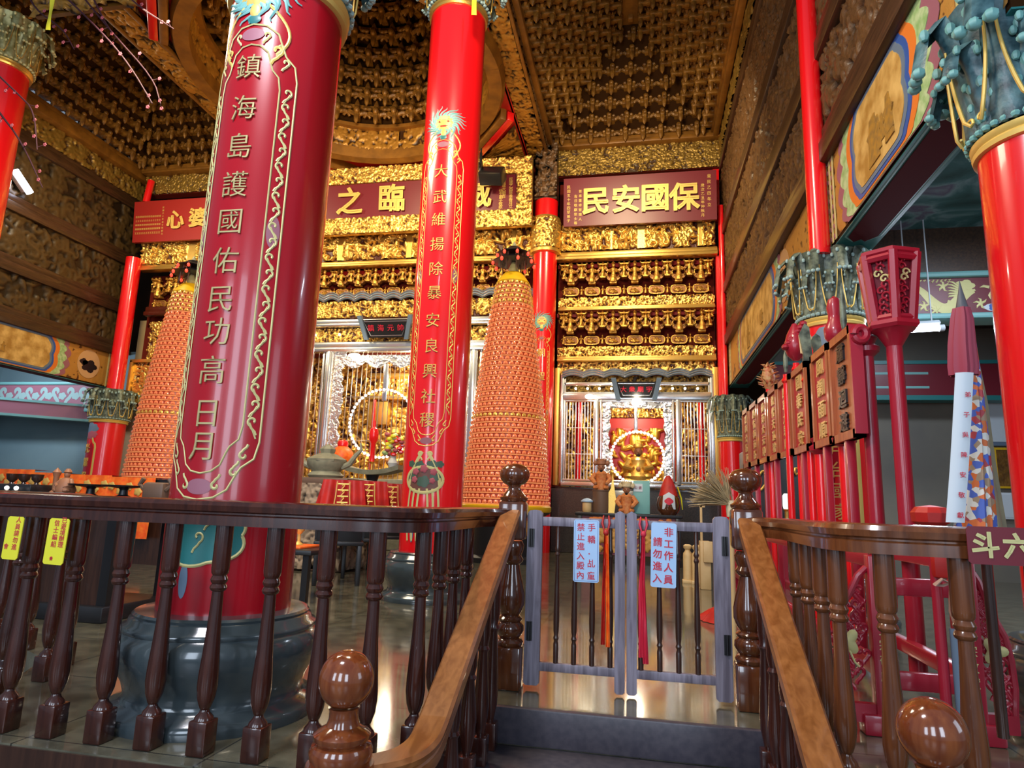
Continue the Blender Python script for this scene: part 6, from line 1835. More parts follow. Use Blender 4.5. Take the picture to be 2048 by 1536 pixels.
# wrapped heads below
c = b(1862, 1035); t = thing('wrapped_pole_head', 'red cloth wrapped knob tied with a tan cord, behind the right handrail', 'wrapped pole', (c.x, FY, .1))
mb = MB(); mb.lathe([(.05, -.035), (.075, -.02), (.08, .02), (.06, .045), (.0, .055)], 9, c); mb.build('red_cloth', M['cloth_red'], t, smooth=False)
mb = MB(); mb.lathe([(.022, .1 - c.z), (.022, -.03)], 12, c); mb.build('pole', M['rack_red'], t)
mb = MB(); mb.tube([c + Vector((.06 * math.cos(a), .06 * math.sin(a), -.04)) for a in [i * .55 for i in range(13)]], .008, 6); mb.build('cord', M['tan_cloth'], t)
c = b(1885, 1130); t = thing('wrapped_weapon', 'dark shaft with a red sheath and a tan bow, between two right balusters', 'wrapped pole', (c.x, FY - .02, .1))
mb = MB(); mb.lathe([(.022, .1), (.022, .52)], 12, (c.x + .02, FY - .02, 0)); mb.build('shaft', M['blue_grey'], t)
mb = MB(); mb.box((c.x, FY - .02, c.z), (.10, .05, .11), bev=.015); mb.build('sheath', M['cloth_red'], t)
mb = MB(); k = Vector((c.x, FY - .06, c.z - .07))
for s in (1, -1): mb.tube([k, k + Vector((s * .035, -.01, .015)), k + Vector((s * .06, 0, -.01)), k + Vector((s * .03, 0, -.012)), k], [.006, .012, .014, .010, .006], 7, flat=.5)
mb.tube([k, k + Vector((.02, 0, -.10)), k + Vector((.045, 0, -.24))], [.01, .028, .032], 8, flat=.35); mb.tube([k, k + Vector((-.0, .01, -.12)), k + Vector((.025, .01, -.22))], [.01, .022, .02], 8, flat=.35); mb.build('bow', M['tan_cloth'], t)

# ------------------------------------------------------------------ lamp towers of a thousand little niches
M['tower_ledge'] = mat('tower_ledge', (.95, .42, .16, 1), .25, emit=(1, .38, .14, 1), es=.32)


def lamp_tower(c, label):
    t = thing('lamp_tower', label, 'lamp tower', c)
    mb = MB(); mb.lathe([(.66, 0), (.66, .08), (.56, .12), (.56, .70), (.68, .78), (.80, .84), (.80, .86)], 48, c); mb.build('pedestal', M['black'], t)
    mb = MB(); mb.lathe([(.80, .86), (.815, .88), (.815, .95), (.79, .97)], 56, c); mb.build('base_rim', M['yellow'], t)
    R = lambda z: np.interp(z, [.95, 2.55, 4.2, 5.0, 5.12], [.775, .635, .425, .31, .28])
    n = 44; z0, z1 = .97, 5.06
    for k in range(n):
        za, zb_ = z0 + (z1 - z0) * k / n, z0 + (z1 - z0) * (k + 1) / n; h = zb_ - za; r = float(R(za)); r2 = float(R(zb_))
        gold_row = k in (16,) or k > 38
        mb = MB(); mb.slot(3); mb.lathe([(r - .02, 0), (r + .012, .002), (r + .016, h * .12), (r + .004, h * .20)], 48, (c[0], c[1], za), cap=False)
        mb.slot(2); mb.lathe([(r + .004, h * .2), (r - .012, h * .25), (r2 - .012, h * .96), (r2 - .02, h)], 48, (c[0], c[1], za), cap=False)
        m_ = max(18, int(2 * math.pi * r / .10))
        mb.slot(1 if gold_row else 0)
        for i in range(m_):
            a = 2 * math.pi * (i + .5 * (k % 2)) / m_
            if math.cos(a + math.pi / 2) < -.25 and False: continue
            ca, sa = math.cos(a), math.sin(a); rr = r - .008
            # arched niche front and a seated image in it
            vs = []; W = 2 * math.pi * r / m_ * .40
            for q in range(7):
                th = math.pi * q / 6; u = W * math.cos(th); z = za + h * .52 + h * .36 * math.sin(th)
                vs.append((c[0] + (rr + .022) * ca - u * sa, c[1] + (rr + .022) * sa + u * ca, z))
            vs.append((c[0] + (rr + .022) * ca + W * sa, c[1] + (rr + .022) * sa - W * ca, za + h * .24)); vs.append((c[0] + (rr + .022) * ca - W * sa, c[1] + (rr + .022) * sa + W * ca, za + h * .24))
            ctr = (c[0] + (rr + .042) * ca, c[1] + (rr + .042) * sa, za + h * .5)
            vs.append(ctr); mb.add(vs, [(9, q, q + 1) for q in range(6)] + [(9, 6, 7), (9, 7, 8), (9, 8, 0)])
        mb.build('tier', [M['tower'], M['tower_gold'], M['tower_dark'], M['tower_ledge']], t)
    mb = MB(); mb.lathe([(.31, 5.04), (.32, 5.07), (.22, 5.22), (.16, 5.28), (.10, 5.30)], 32, c); mb.build('gold_cap', M['yellow'], t)
    # little two roofed pavilion
    mb = MB(); mb.lathe([(.06, 5.28), (.10, 5.36), (.03, 5.52)], 14, c); mb.build('finial_jar', M['pale_gold'], t)
    for zz_, rr, nm in ((5.50, .40, 'lower_roof'), (5.66, .32, 'upper_roof')):
        mb = MB(); mb.lathe([(rr, zz_), (rr * 1.02, zz_ + .012), (rr * .6, zz_ + .07), (rr * .35, zz_ + .14)], 8, c, a0=.39); o = mb.build(nm, M['black'], t, smooth=False)
        mb = MB()
        for i in range(8):
            a = .39 + i * math.pi / 4; e = Vector((c[0] + rr * math.cos(a), c[1] + rr * math.sin(a), zz_)); mb.tube([e, e + Vector((math.cos(a) * .04, math.sin(a) * .04, .03))], .010, 6); mb.tube([Vector((c[0] + rr * .62 * math.cos(a), c[1] + rr * .62 * math.sin(a), zz_ - .20)), Vector((c[0] + rr * .62 * math.cos(a), c[1] + rr * .62 * math.sin(a), zz_ + .03))], .010, 6)
        mb.build('pavilion_post', M['carved_plain'], o)
        for i in range(8):
            a = .39 + i * math.pi / 4; e = (c[0] + rr * math.cos(a), c[1] + rr * math.sin(a), zz_ - .045); mb = MB(); mb.ball(e, (.030, .030, .042), 10, 6); mb.build('red_lantern', M['red_bulb'], o)
    mb = MB(); mb.lathe([(.10, 5.78), (.05, 5.82), (.03, 5.88), (0, 5.93)], 12, c); mb.build('finial', M['green_stone'], t)
    return t


M['carved_plain'] = mat('brown_post', (.14, .08, .05, 1), .5)
TR = lamp_tower((-2.335, 11.5, 0), 'tall cone shaped orange lamp tower of small niches, right of the bright red pillar')
copy_tree(TR, loc=(-9.23, 11.5, 0), label='tall cone shaped orange lamp tower behind the left side of the huge crimson pillar')

# ------------------------------------------------------------------ table and things before the right shrine
TY = 12.0
TB = thing('offering_table', 'black offering table with a painted front, seen through the gate', 'table', (-.2, TY + .3, 0))
zt = at(1250, 1027, Y=TY).z; ta, tb = at(1150, 1023, Y=TY).x, at(1366, 1030, Y=TY).x
mb = MB(); mb.bb((ta, TY, zt - .06), (tb, TY + .75, zt), bev=.012); mb.build('table_top', M['black'], TB)
for x in (ta + .08, tb - .08):
    for y in (TY + .06, TY + .66): mb = MB(); mb.bb((x - .045, y - .045, 0), (x + .045, y + .045, zt - .06), bev=.01); mb.build('leg', M['black'], TB)
mb = MB(); mb.bb((ta + .12, TY + .05, .16), (tb - .12, TY + .09, zt - .06)); ap = mb.build('front_panel', M['maroon'], TB, smooth=False)
mb = MB(); rng = random.Random(6)
for x in (-.75, -.35, .05, .45):
    for _ in range(7): mb.ball((x + rng.uniform(-.1, .1), TY + .04, zt - .13 + rng.uniform(-.04, .04)), (.05, .015, .035), 7, 5)
mb.build('painted_flower', M['orange_paint'], ap)
H, gu, gv = carve(1.4, .5, .02, 71, size=.10, kind='scroll'); relief('panel_carving', H, gu, gv, lambda u, v, w: Vector((-.85 + u, TY + .05 - w, .2 + v)), .03, M['swirl_paint'], ap)


def puppet(px, py, label, hat):
    c = at(px, py, Y=TY + .2); c.z = zt; h = .52; t = thing('robed_figurine', label, 'figurine', c)
    mb = MB(); mb.lathe([(.13, 0), (.14, .06), (.10, .22), (.12, .30), (.06, .36)], 14, c)
    for s in (1, -1): mb.tube([c + Vector((s * .10, 0, .30)), c + Vector((s * .17, -.04, .20)), c + Vector((s * .10, -.12, .12))], [.05, .055, .035], 8); mb.ball(c + Vector((s * .09, -.09, .05)), (.06, .08, .045), 8, 5)
    mb.build('robe', M['orange_dull'], t)
    mb = MB(); mb.ball(c + Vector((0, -.02, .42)), (.06, .062, .075), 12, 8); mb.ball(c + Vector((0, -.085, .41)), .014, 6, 4)
    for s in (1, -1): mb.ball(c + Vector((s * .10, -.13, .12)), .03, 8, 5); mb.ball(c + Vector((s * .06, 0, .42)), (.012, .016, .024), 6, 4)
    o = mb.build('head', M['skin'], t)
    mb = MB(); mb.lathe([(.03, 0), (.02, -.05), (.0, -.14)], 8, c + Vector((0, -.07, .37))); mb.ball(c + Vector((-.024, -.078, .435)), .008, 6, 4); mb.ball(c + Vector((.024, -.078, .435)), .008, 6, 4); mb.build('beard', M['black'], o)
    mb = MB(); mb.lathe([(.065, .46), (.09, .48), (.085, .54), (.03, .57)], 12, c)
    for s in (1, -1): mb.ball(c + Vector((s * .11, 0, .50)), (.045, .04, .05), 8, 5)
    for k in range(5): mb.ball(c + Vector((-.08 + .04 * k, -.03, .56)), .022, 6, 4)
    mb.build('headdress', M[hat], t)
    return t


p1 = puppet(1190, 990, 'orange robed figurine with a spiky headdress, standing on the brown pot on the black table', 'skin'); p1.location = p1.location + Vector((0, 0, .40))
puppet(1253, 1010, 'orange robed figurine with a brown headdress, in the middle of the black table', 'straw')
c = at(1202, 1022, Y=TY + .2); c.z = zt; t = thing('incense_pot', 'plain brown cylinder pot under the left figurine', 'pot', c)
mb = MB(); mb.lathe([(.15, 0), (.155, .02), (.155, .38), (.165, .39), (.165, .41), (.13, .41), (.13, .398)], 28, c); mb.build('body', M['carved_plain'], t)
p1.location.x = c.x; p1.location.y = c.y
c = at(1174, 1022, Y=TY + .15); c.z = zt; t = thing('jar', 'small jar with a pale blue lid at the left end of the black table', 'jar', c)
mb = MB(); mb.lathe([(.07, 0), (.085, .03), (.085, .17), (.08, .18)], 18, c); mb.build('body', M['cream'], t); mb = MB(); mb.lathe([(.11, .18), (.115, .20), (.07, .235), (.02, .25)], 18, c); mb.build('lid', M['sign_blue'], t)
c = at(1222, 1020, Y=TY + .15); c.z = zt; t = thing('gilded_fan', 'gilded pointed ornament standing between the two figurines', 'ornament', c)
f = plane(c, (1, 0, 0), (0, 0, 1), (0, -1, 0)); mb = MB(); mb.prism([(-.05, 0), (.06, 0), (.09, .25), (.06, .45), (.03, .70), (0, .45), (-.08, .30)], -.02, .02, f); mb.build('blade', M['gold'], t, smooth=False)
mb = MB(); mb.tube([f(-.09 + .05 * math.cos(a), .36 + .07 * math.sin(a), 0) for a in [i * .53 for i in range(13)]], .014, 6); mb.build('loop', M['gold'], t)
c = at(1283, 1020, Y=TY + .35); c.z = zt; t = thing('pale_blue_box', 'tall pale blue box with a white label on the black table', 'box', c)
mb = MB(); mb.box(c + Vector((0, 0, .30)), (.30, .2, .60), bev=.01); mb.build('box_body', M['teal_light'], t); mb = MB(); mb.box(c + Vector((-.06, -.105, .47)), (.16, .01, .14)); mb.build('label_sheet', M['white'], t, smooth=False)
f = plane(c + Vector((-.06, -.112, .47)), (1, 0, 0), (0, 0, 1), (0, -1, 0)); mb = MB(); mb.text('公', -.035, 0, .06, f); mb.text('婆', .035, 0, .06, f); mb.build('writing', M['mauve'], t)
c = at(1337, 1022, Y=TY + .25); c.z = zt; t = thing('brown_urn', 'big brown glazed urn dressed in red and white cloth, right end of the black table', 'urn', c)
mb = MB(); mb.lathe([(.13, 0), (.19, .08), (.21, .18), (.19, .30), (.15, .35), (.16, .37)], 28, c); mb.build('urn_body', M['newel'], t)
mb = MB(); mb.lathe([(.15, .30), (.17, .34), (.12, .52), (.07, .64), (.03, .70)], 18, c); mb.build('red_cloth', M['cloth_red'], t)
f = cyl((c.x, c.y, 0), .205); mb = MB(); mb.disc([(-.12, c.z + .10), (.12, c.z + .10), (.10, c.z + .34), (0, c.z + .40), (-.10, c.z + .34)], f, .006); mb.build('white_bib', M['white'], t)
mb = MB(); mb.disc(arc_poly(0, c.z + .24, .06, .05, 20, 4, .3), f, .010); mb.build('red_emblem', M['sign_red'], t)
mb = MB(); mb.tube([c + Vector((.16, -.08, .50)), c + Vector((.22, -.10, .3)), c + Vector((.24, -.10, .1))], [.03, .035, .02], 8, flat=.4); mb.build('yellow_ribbon', M['sign_yellow'], t)

# palm fibre broom, wooden stand, red cloth near the right newel
c = at(1462, 1010, Y=4.7); t = thing('fibre_broom', 'pale palm fibre broom standing upside down behind the right newel post', 'broom', (c.x, 4.7, 0))
mb = MB(); mb.lathe([(.016, 0), (.016, c.z)], 10, (c.x, c.y, 0)); mb.build('handle', M['cream'], t)
mb = MB(); rng = random.Random(10)
for i in range(150):
    a = rng.uniform(-.05, 1.0); a = math.pi / 2 + .15 + a * 1.45; L = rng.uniform(.20, .30); d = Vector((math.cos(a), rng.uniform(-.18, .18), math.sin(a)))
    p0 = c + Vector((rng.uniform(-.02, .02), rng.uniform(-.02, .02), 0)); mb.tube([p0, p0 + d * L * .6, p0 + d * L + Vector((0, 0, -.015))], [.006, .009, .005], 4, flat=.3)
mb.build('fibre_fan', M['straw'], t)
mb = MB(); mb.lathe([(.03, -.08), (.035, -.02), (.028, .03)], 12, c); mb.build('binding', M['straw'], t)
for k, (px, py, h, label) in enumerate(((1376, 1166, .50, 'pale wooden round shouldered post left of the spindle, beyond the gate'), (1394, 1168, .50, 'pale wooden round shouldered post right of the spindle, beyond the gate'))):
    c = at(px, py, Z=0.0); sc = 1.0; t = thing('wooden_peg', label, 'wooden post', c)
    mb = MB(); mb.lathe([(.062, 0), (.062, .36), (.058, .40), (.036, .43), (.034, .445), (.055, .47), (.058, .50), (.03, .52)], 20, c); mb.build('turned_post', M['cream'], t)
    mb = MB(); mb.box(c + Vector((0, 0, .02)), (.15, .15, .05), bev=.01); mb.build('foot', M['cream'], t)
c = at(1411, 1178, Z=0.0); t = thing('wooden_stand', 'pale wooden stand with a thin upright, beside the right gate stile', 'stand', c)
mb = MB(); mb.box(c + Vector((0, 0, .30)), (.13, .2, .6), bev=.01); mb.build('lower_block', M['cream'], t)
mb = MB(); mb.box(c + Vector((.03, -.12, .47)), (.12, .06, .26), bev=.008); mb.build('upper_block', M['cream'], t); mb = MB(); mb.box(c + Vector((-.045, -.08, .80)), (.03, .03, .5), bev=.004); mb.box(c + Vector((-.03, -.08, 1.04)), (.07, .03, .03), bev=.004); mb.build('upright', M['cream'], t)
c = at(1412, 1240, Z=0.0); t = thing('red_cloth_bundle', 'small heap of red cloth on the floor behind the right gate stile', 'cloth', c)
drape((c.x + .12, c.y), [(0, 0, .20, .005), (0, 0, .15, .05), (.02, 0, .10, .10), (.03, 0, .03, .14)], 30, .10, 6).build('cloth_heap', M['cloth_red'], t)

# ------------------------------------------------------------------ middle: carved stone altar, censer, draped chairs
c = Vector((-4.55, 8.6, 0)); t = thing('carved_stone_altar', 'brown carved stone altar with cloud shoulders, right beside the huge crimson pillar', 'altar', c)
mb = MB(); mb.bb((-5.3, 8.45, 0), (-3.95, 9.3, 1.2), bev=.03); mb.bb((-5.35, 8.40, 1.16), (-3.92, 9.35, 1.26), bev=.02); mb.build('block', M['carved_plain'], t)
H, gu, gv = carve(1.35, 1.15, .016, 81, size=.10, fill=1.5); relief('front_carving', H, gu, gv, lambda u, v, w: Vector((-5.3 + u, 8.45 - w, .03 + v)), .10, M['carved_stone'], t)
H, gu, gv = carve(.85, 1.15, .02, 82, size=.10, fill=1.5); relief('side_carving', H, gu, gv, lambda u, v, w: Vector((-3.95 + w, 8.45 + u, .03 + v)), .08, M['carved_stone'], t)
c = at(652, 945, Y=8.8); c.z = 1.26; t = thing('stone_censer', 'grey green stone censer with curling ears on the carved altar', 'censer', c)
mb = MB(); mb.lathe([(.22, 0), (.26, .04), (.20, .10), (.27, .18), (.28, .24)], 24, c); mb.build('bowl', M['green_stone'], t)
mb = MB(); mb.lathe([(.29, .24), (.30, .27), (.16, .34), (.10, .36), (.12, .42), (.06, .47), (.0, .50)], 8, c); mb.build('lid', M['green_stone'], t, smooth=False)
mb = MB()
for s in (1, -1): mb.tube([c + Vector((s * .24, 0, .16)), c + Vector((s * .36, 0, .22)), c + Vector((s * .44, 0, .34)), c + Vector((s * .52, 0, .42)), c + Vector((s * .50, 0, .52))], [.04, .045, .035, .025, .015], 8)
mb.build('ear', M['green_stone'], t)
t = thing('stone_altar_table', 'long grey green stone altar table below the silver shrine front', 'altar table', (-5.0, 12.6, 0))
mb = MB(); mb.bb((-7.6, 12.4, 1.02), (-3.3, 13.3, 1.14), bev=.03); mb.bb((-7.5, 12.5, 1.14), (-3.4, 13.2, 1.40), bev=.02); mb.build('table_top', M['green_stone'], t)
mb = MB(); mb.bb((-7.4, 12.6, 0), (-3.5, 13.1, 1.02), bev=.03); mb.build('table_body', M['green_stone'], t)
c = at(745, 950, Y=11.0); t = thing('offering_tray', 'grey boat shaped tray with upturned ends, in front of the stone altar table', 'tray', (c.x, 11.0, 0))
mb = MB(); mb.sweep([c + Vector((q * .55, 0, .10 * abs(q) ** 2)) for q in [-1 + i / 6 for i in range(13)]], [(-.2, 0), (.2, 0), (.22, .08), (-.22, .08)]); mb.build('tray_body', M['green_stone'], t)
mb = MB(); mb.lathe([(.2, -c.z), (.08, -c.z + .1), (.06, -.2), (.12, 0)], 16, c); mb.build('pedestal', M['black'], t)


def draped_chair(px, py, Y, label, rz):
    c = at(px, py, Y=Y); z1 = c.z; t = thing('armchair', label, 'chair', (c.x, Y, 0), group='armchairs with red brocade covers')
    f = Matrix.Translation((c.x, Y, 0)) @ Matrix.Rotation(rz, 4, 'Z')
    for x in (-.24, .24):
        for y in (-.22, .22): mb = MB(); mb.box((x, y, .24), (.05, .05, .48), bev=.006, M=f); mb.build('leg', M['black'], t)
    mb = MB(); mb.box((0, 0, .47), (.56, .5, .05), bev=.01, M=f); mb.build('seat', M['black'], t)
    mb = MB(); mb.box((0, -.03, .53), (.46, .40, .07), bev=.02, M=f); mb.build('seat_cushion', M['orange'], t)
    mb = MB(); mb.box((0, .22, .80), (.5, .04, .62), bev=.01, M=f); mb.build('backrest', M['black'], t)
    for x in (-.27, .27): mb = MB(); mb.box((x, 0, .70), (.05, .46, .04), bev=.01, M=f); mb.box((x, -.2, .59), (.04, .04, .22), M=f); mb.build('armrest', M['black'], t)
    vs = []; fs = []; nx, nz = 25, 13
    for j in range(nz):
        q = j / (nz - 1); z = z1 - (z1 - .66) * q
        for i in range(nx):
            u = i / (nx - 1) - .5; sp = .46 + .14 * q; vs.append(f @ Vector((u * sp + .06 * q * math.sin(u * 3), .185 - .04 * q - (.012 + .02 * q) * math.sin(u * 26 + q * 1.5), z)))
    for j in range(nz):
        q = j / (nz - 1); z = z1 - (z1 - .70) * q
        for i in range(nx):
            u = i / (nx - 1) - .5; vs.append(f @ Vector((u * (.46 + .14 * q), .26 + .04 * q + (.012 + .02 * q) * math.sin(u * 22 + 1), z)))
    for a in (0, nx * nz):
        for j in range(nz - 1):
            for i in range(nx - 1): fs.append((a + j * nx + i, a + j * nx + i + 1, a + (j + 1) * nx + i + 1, a + (j + 1) * nx + i))
    for i in range(nx - 1): fs.append((i, nx * nz + i, nx * nz + i + 1, i + 1))
    mb = MB(); mb.add(vs, fs); cv = mb.build('brocade_cover', M['cloth_red'], t)
    g = lambda u, v, w=0.0: f @ Vector((u, .15 - w - .03 * (z1 - v) / .5, v))
    for k, src in ((0, g), (1, lambda u, v, w=0.0: f @ Vector((-u, .305 + w + .03 * (z1 - v) / .5, v)))):
        mb = MB(); mb.ribbon([(-.07, z1 - .02), (-.08, z1 - .2), (-.10, z1 - .38)], .012, src, .01); mb.ribbon([(.07, z1 - .02), (.08, z1 - .2), (.10, z1 - .38)], .012, src, .01)
        for q in range(5): mb.ribbon([(-.06, z1 - .05 - q * .07), (.06, z1 - .05 - q * .07)], .016, src, .01); mb.ribbon(scurl(0, z1 - .08 - q * .07, .03, 1), .012, src, .01)
        mb.build('gold_embroidery', M['gold_paint'], cv)
    return t


draped_chair(688, 961, 7.4, 'armchair with a red and gold brocade cover, leftmost of the row of three', math.radians(205))
draped_chair(737, 963, 8.2, 'armchair with a red and gold brocade cover, second of the row of three', math.radians(205))
draped_chair(783, 968, 9.0, 'armchair with a red and gold brocade cover, next to the bright red pillar', math.radians(205))
t = thing('low_table', 'dark low table with an orange cloth, glimpsed under the rail beside the huge pillar', 'table', (-3.9, 6.2, 0))
c0 = at(600, 1095, Y=6.2)
mb = MB(); mb.bb((c0.x - .5, 5.9, c0.z - .05), (c0.x + .28, 6.5, c0.z), bev=.01); mb.build('table_top', M['black'], t)
for x in (c0.x - .45, c0.x + .22):
    for y in (5.95, 6.45): mb = MB(); mb.bb((x - .03, y - .03, 0), (x + .03, y + .03, c0.z - .05)); mb.build('leg', M['black'], t, smooth=False)
mb = MB(); mb.bb((c0.x - .35, 5.98, c0.z), (c0.x + .12, 6.4, c0.z + .025), bev=.008); mb.build('orange_cloth', M['orange'], t)
c = c0 + Vector((-.02, 0, .03)); t = thing('offering_cup', 'small amber cup on a stem on the low dark table', 'cup', c); mb = MB(); mb.lathe([(.05, 0), (.015, .03), (.015, .10), (.05, .14), (.055, .22), (.05, .22), (.03, .15)], 16, c); mb.build('cup_body', M['gold_paint'], t)

# ------------------------------------------------------------------ left: offering tables
t = thing('offering_table', 'dark offering table behind the left railing, holding black dishes', 'table', (-5.4, 4.6, 0))
mb = MB(); mb.bb((-6.6, 4.45, .86), (-3.9, 5.15, .92), bev=.01); mb.build('table_top', M['black'], t)
for x in (-6.5, -5.2, -4.0):
    for y in (4.5, 5.1): mb = MB(); mb.bb((x - .04, y - .04, 0), (x + .04, y + .04, .86)); mb.build('leg', M['black'], t, smooth=False)
mb = MB(); mb.bb((-6.5, 4.47, .12), (-3.98, 4.50, .86)); mb.build('front_panel', M['dark_wood'], t, smooth=False); mb = MB(); mb.bb((-6.55, 4.42, .0), (-3.94, 5.14, .12), bev=.01); mb.build('plinth', M['black'], t)  # panel and plinth added to keep the view under the rail dark


def dish(px, r, label):
    c = at(px, 985, Y=4.75); c.z = .92; t = thing('pedestal_dish', label, 'dish', c)
    mb = MB(); mb.lathe([(.07, 0), (.075, .01), (.035, .03), (.03, .07), (.04, .085)], 20, c); mb.build('stem', M['black'], t)
    mb = MB(); mb.lathe([(.04, .082), (r, .098), (r + .005, .108), (r - .01, .108), (.03, .098)], 32, c); mb.build('plate', M['black'], t)


dish(181, .165, 'black flat dish on a pedestal, left of the two before the orange cloth')
dish(247, .165, 'black flat dish on a pedestal, right of the two before the orange cloth')
c = at(40, 975, Y=4.7); c.z = .92; t = thing('black_box', 'long black box with three small cups on it, at the left edge', 'box', c)
mb = MB(); mb.box(c + Vector((-.05, 0, .045)), (.58, .25, .09), bev=.01); mb.build('box_body', M['black'], t)
for i, px in enumerate((26, 50, 76)):
    q = at(px, 950, Y=4.7); q.z = 1.01; t = thing('small_cup', ['small black cup on the long black box, leftmost of three', 'small black cup on the long black box, middle of three', 'small black cup on the long black box, rightmost of three'][i], 'cup', q, group='small black cups on the long box')
    mb = MB(); mb.lathe([(.02, 0), (.015, .015), (.04, .04), (.048, .085), (.042, .085), (.02, .04)], 16, q); mb.build('cup_body', M['dark_wood'], t)
for i, px in enumerate((12, 31)):
    q = at(px, 985, Y=4.5); t = thing('small_lamp', ['tiny lit lamp before the long black box, left of two', 'tiny lit lamp before the long black box, right of two'][i], 'lamp', q); q.z = .93
    mb = MB(); mb.lathe([(.03, -.01), (.03, .02), (.02, .03)], 12, q); mb.build('holder', M['black'], t); mb = MB(); mb.ball(q + Vector((0, 0, .045)), .018, 8, 5); mb.build('bulb', M['led'], t)
c = at(130, 985, Y=4.7); c.z = .92; KS = Matrix.Translation(c) @ Matrix.Scale(.72, 4) @ Matrix.Translation(-c); t = thing('wooden_statue', 'small brown wooden statue of a seated figure between the cups and the dishes', 'statue', c)
mb = MB(); mb.lathe([(.20, 0), (.21, .02), (.17, .04)], 20, c); mb.v = [tuple(KS @ Vector(p)) for p in mb.v]; mb.build('stand', M['dark_wood'], t)
mb = MB(); mb.lathe([(.10, .04), (.11, .08), (.075, .16), (.06, .20), (.03, .22)], 14, c)
for s in (1, -1): mb.tube([c + Vector((s * .06, 0, .19)), c + Vector((s * .10, -.03, .13)), c + Vector((s * .04, -.08, .11))], [.025, .028, .018], 7); mb.ball(c + Vector((s * .06, -.05, .07)), (.05, .05, .03), 8, 5)
mb.ball(c + Vector((0, -.005, .25)), (.032, .034, .042), 10, 7); mb.lathe([(.036, .27), (.045, .28), (.02, .32)], 10, c); mb.v = [tuple(KS @ Vector(p)) for p in mb.v]; mb.build('body', M['skin'], t)
c = at(108, 985, Y=4.75); c.z = .92; t = thing('wooden_post_ornament', 'small dark carved upright left of the seated statue', 'ornament', c); mb = MB(); mb.lathe([(.045, 0), (.05, .02), (.02, .05), (.022, .16), (.035, .20), (.0, .24)], 12, c); mb.build('turned_body', M['skin'], t)
c = at(318, 990, Y=4.8); c.z = .90; t = thing('carved_incense_box', 'brown carved box beside the huge crimson pillar, behind the left rail', 'box', c)
mb = MB(); mb.box(c + Vector((0, 0, .08)), (.20, .18, .16), bev=.03); mb.build('box_body', M['carved_plain'], t); mb = MB()
for s in (1, -1): mb.tube([c + Vector((s * .10, -.05, .10)), c + Vector((s * .15, -.05, .14)), c + Vector((s * .12, -.05, .19))], .02, 7)
mb.build('scroll_ear', M['carved_plain'], t)
# long table skirt of orange satin behind
for i, (pa, pb, ya, yb_, label) in enumerate(((0, 62, 938, 990, 'orange embroidered altar cloth at the left edge behind the cups'), (62, 128, 945, 990, 'orange embroidered altar cloth behind the wooden statue'), (136, 218, 949, 1000, 'orange embroidered altar cloth behind the left black dish'), (218, 306, 954, 1005, 'orange embroidered altar cloth behind the right black dish'))):
    a, b = at(pa, ya, Y=8.0 + .002 * i), at(pb, yb_, Y=8.0 + .002 * i); t = thing('altar_cloth', label, 'altar cloth', ((a.x + b.x) / 2, 8.0, .35)); t['group'] = 'orange altar cloths'
    vs = []; fs = []; nx = 25; rows = [(a.z, .30), (a.z + .005, .0), (a.z - .1, -.01), (a.z - .35, -.02), (.35, -.03)]
    for j, (z, dy) in enumerate(rows):
        for k in range(nx): u = k / (nx - 1); vs.append((a.x + (b.x - a.x) * u, 8.0 + dy - (.012 * math.sin(u * 21 + j) if j > 1 else 0), z))
    for j in range(len(rows) - 1):
        for k in range(nx - 1): fs.append((j * nx + k, j * nx + k + 1, (j + 1) * nx + k + 1, (j + 1) * nx + k))
    mb = MB(); mb.add(vs, fs); mb.build('satin', M['orange'], t)
    mb = MB(); f = plane((a.x, 7.985, 0), (1, 0, 0), (0, 0, 1), (0, -1, 0)); W = b.x - a.x
    for k in range(5): mb.disc(arc_poly(W * (.12 + .19 * k), a.z - .12 - .07 * (k % 2), .05, .045, 20, 5, .3), f, .012, dome=.01)
    mb.build('embroidered_flower', M['gold_paint'], t)
t = thing('altar_table', 'long dark altar table under the orange cloths on the left', 'table', (-8.2, 8.4, 0))
mb = MB(); mb.bb((-10.2, 8.04, 1.10), (-6.2, 8.8, 1.16)); mb.build('table_top', M['black'], t, smooth=False); mb = MB(); mb.bb((-10.1, 8.10, 0), (-6.3, 8.7, 1.10)); mb.build('table_body', M['dark_wood'], t, smooth=False)

# left aisle cross beam with painted clouds
t = thing('painted_cross_beam', 'mauve cross beam with white cloud painting and teal edges, far left', 'beam', (-15.8, 14.4, 3.2))
mb = MB(); mb.bb((-18.1, 14.4, 3.05), (-13.8, 14.7, 3.75)); mb.build('timber', M['mauve'], t, smooth=False)
mb = MB(); mb.bb((-18.1, 14.36, 2.98), (-13.8, 14.7, 3.08), bev=.02); mb.bb((-18.1, 14.36, 3.70), (-13.8, 14.7, 3.78), bev=.02); mb.build('teal_edge', M['teal_light'], t)
mb = MB(); f = plane((-18.1, 14.4, 3.1), (1, 0, 0), (0, 0, 1), (0, -1, 0))
for k in range(9): mb.ribbon(scurl(.4 + k * .42, .32, .22, 1 if k % 2 else -1), .10, f); mb.disc(arc_poly(.6 + k * .42, .30, .10, .08, 20, 5, .3), f, .003)
mb.build('cloud_painting', M['capital_tip'], t)
t = thing('painted_long_beam', 'teal edged beam with mauve panel over the grey wall, far left', 'beam', (-15.0, 12.0, 2.8))
p0, p1 = Vector((-17.6, 11.6, 2.95)), Vector((-13.75, 14.9, 2.95)); d = (p1 - p0); ang = math.atan2(d.y, d.x)
mb = MB(); mb.box((p0 + p1) / 2, (d.length, .22, .36), ang); mb.build('timber', M['mauve'], t, smooth=False)
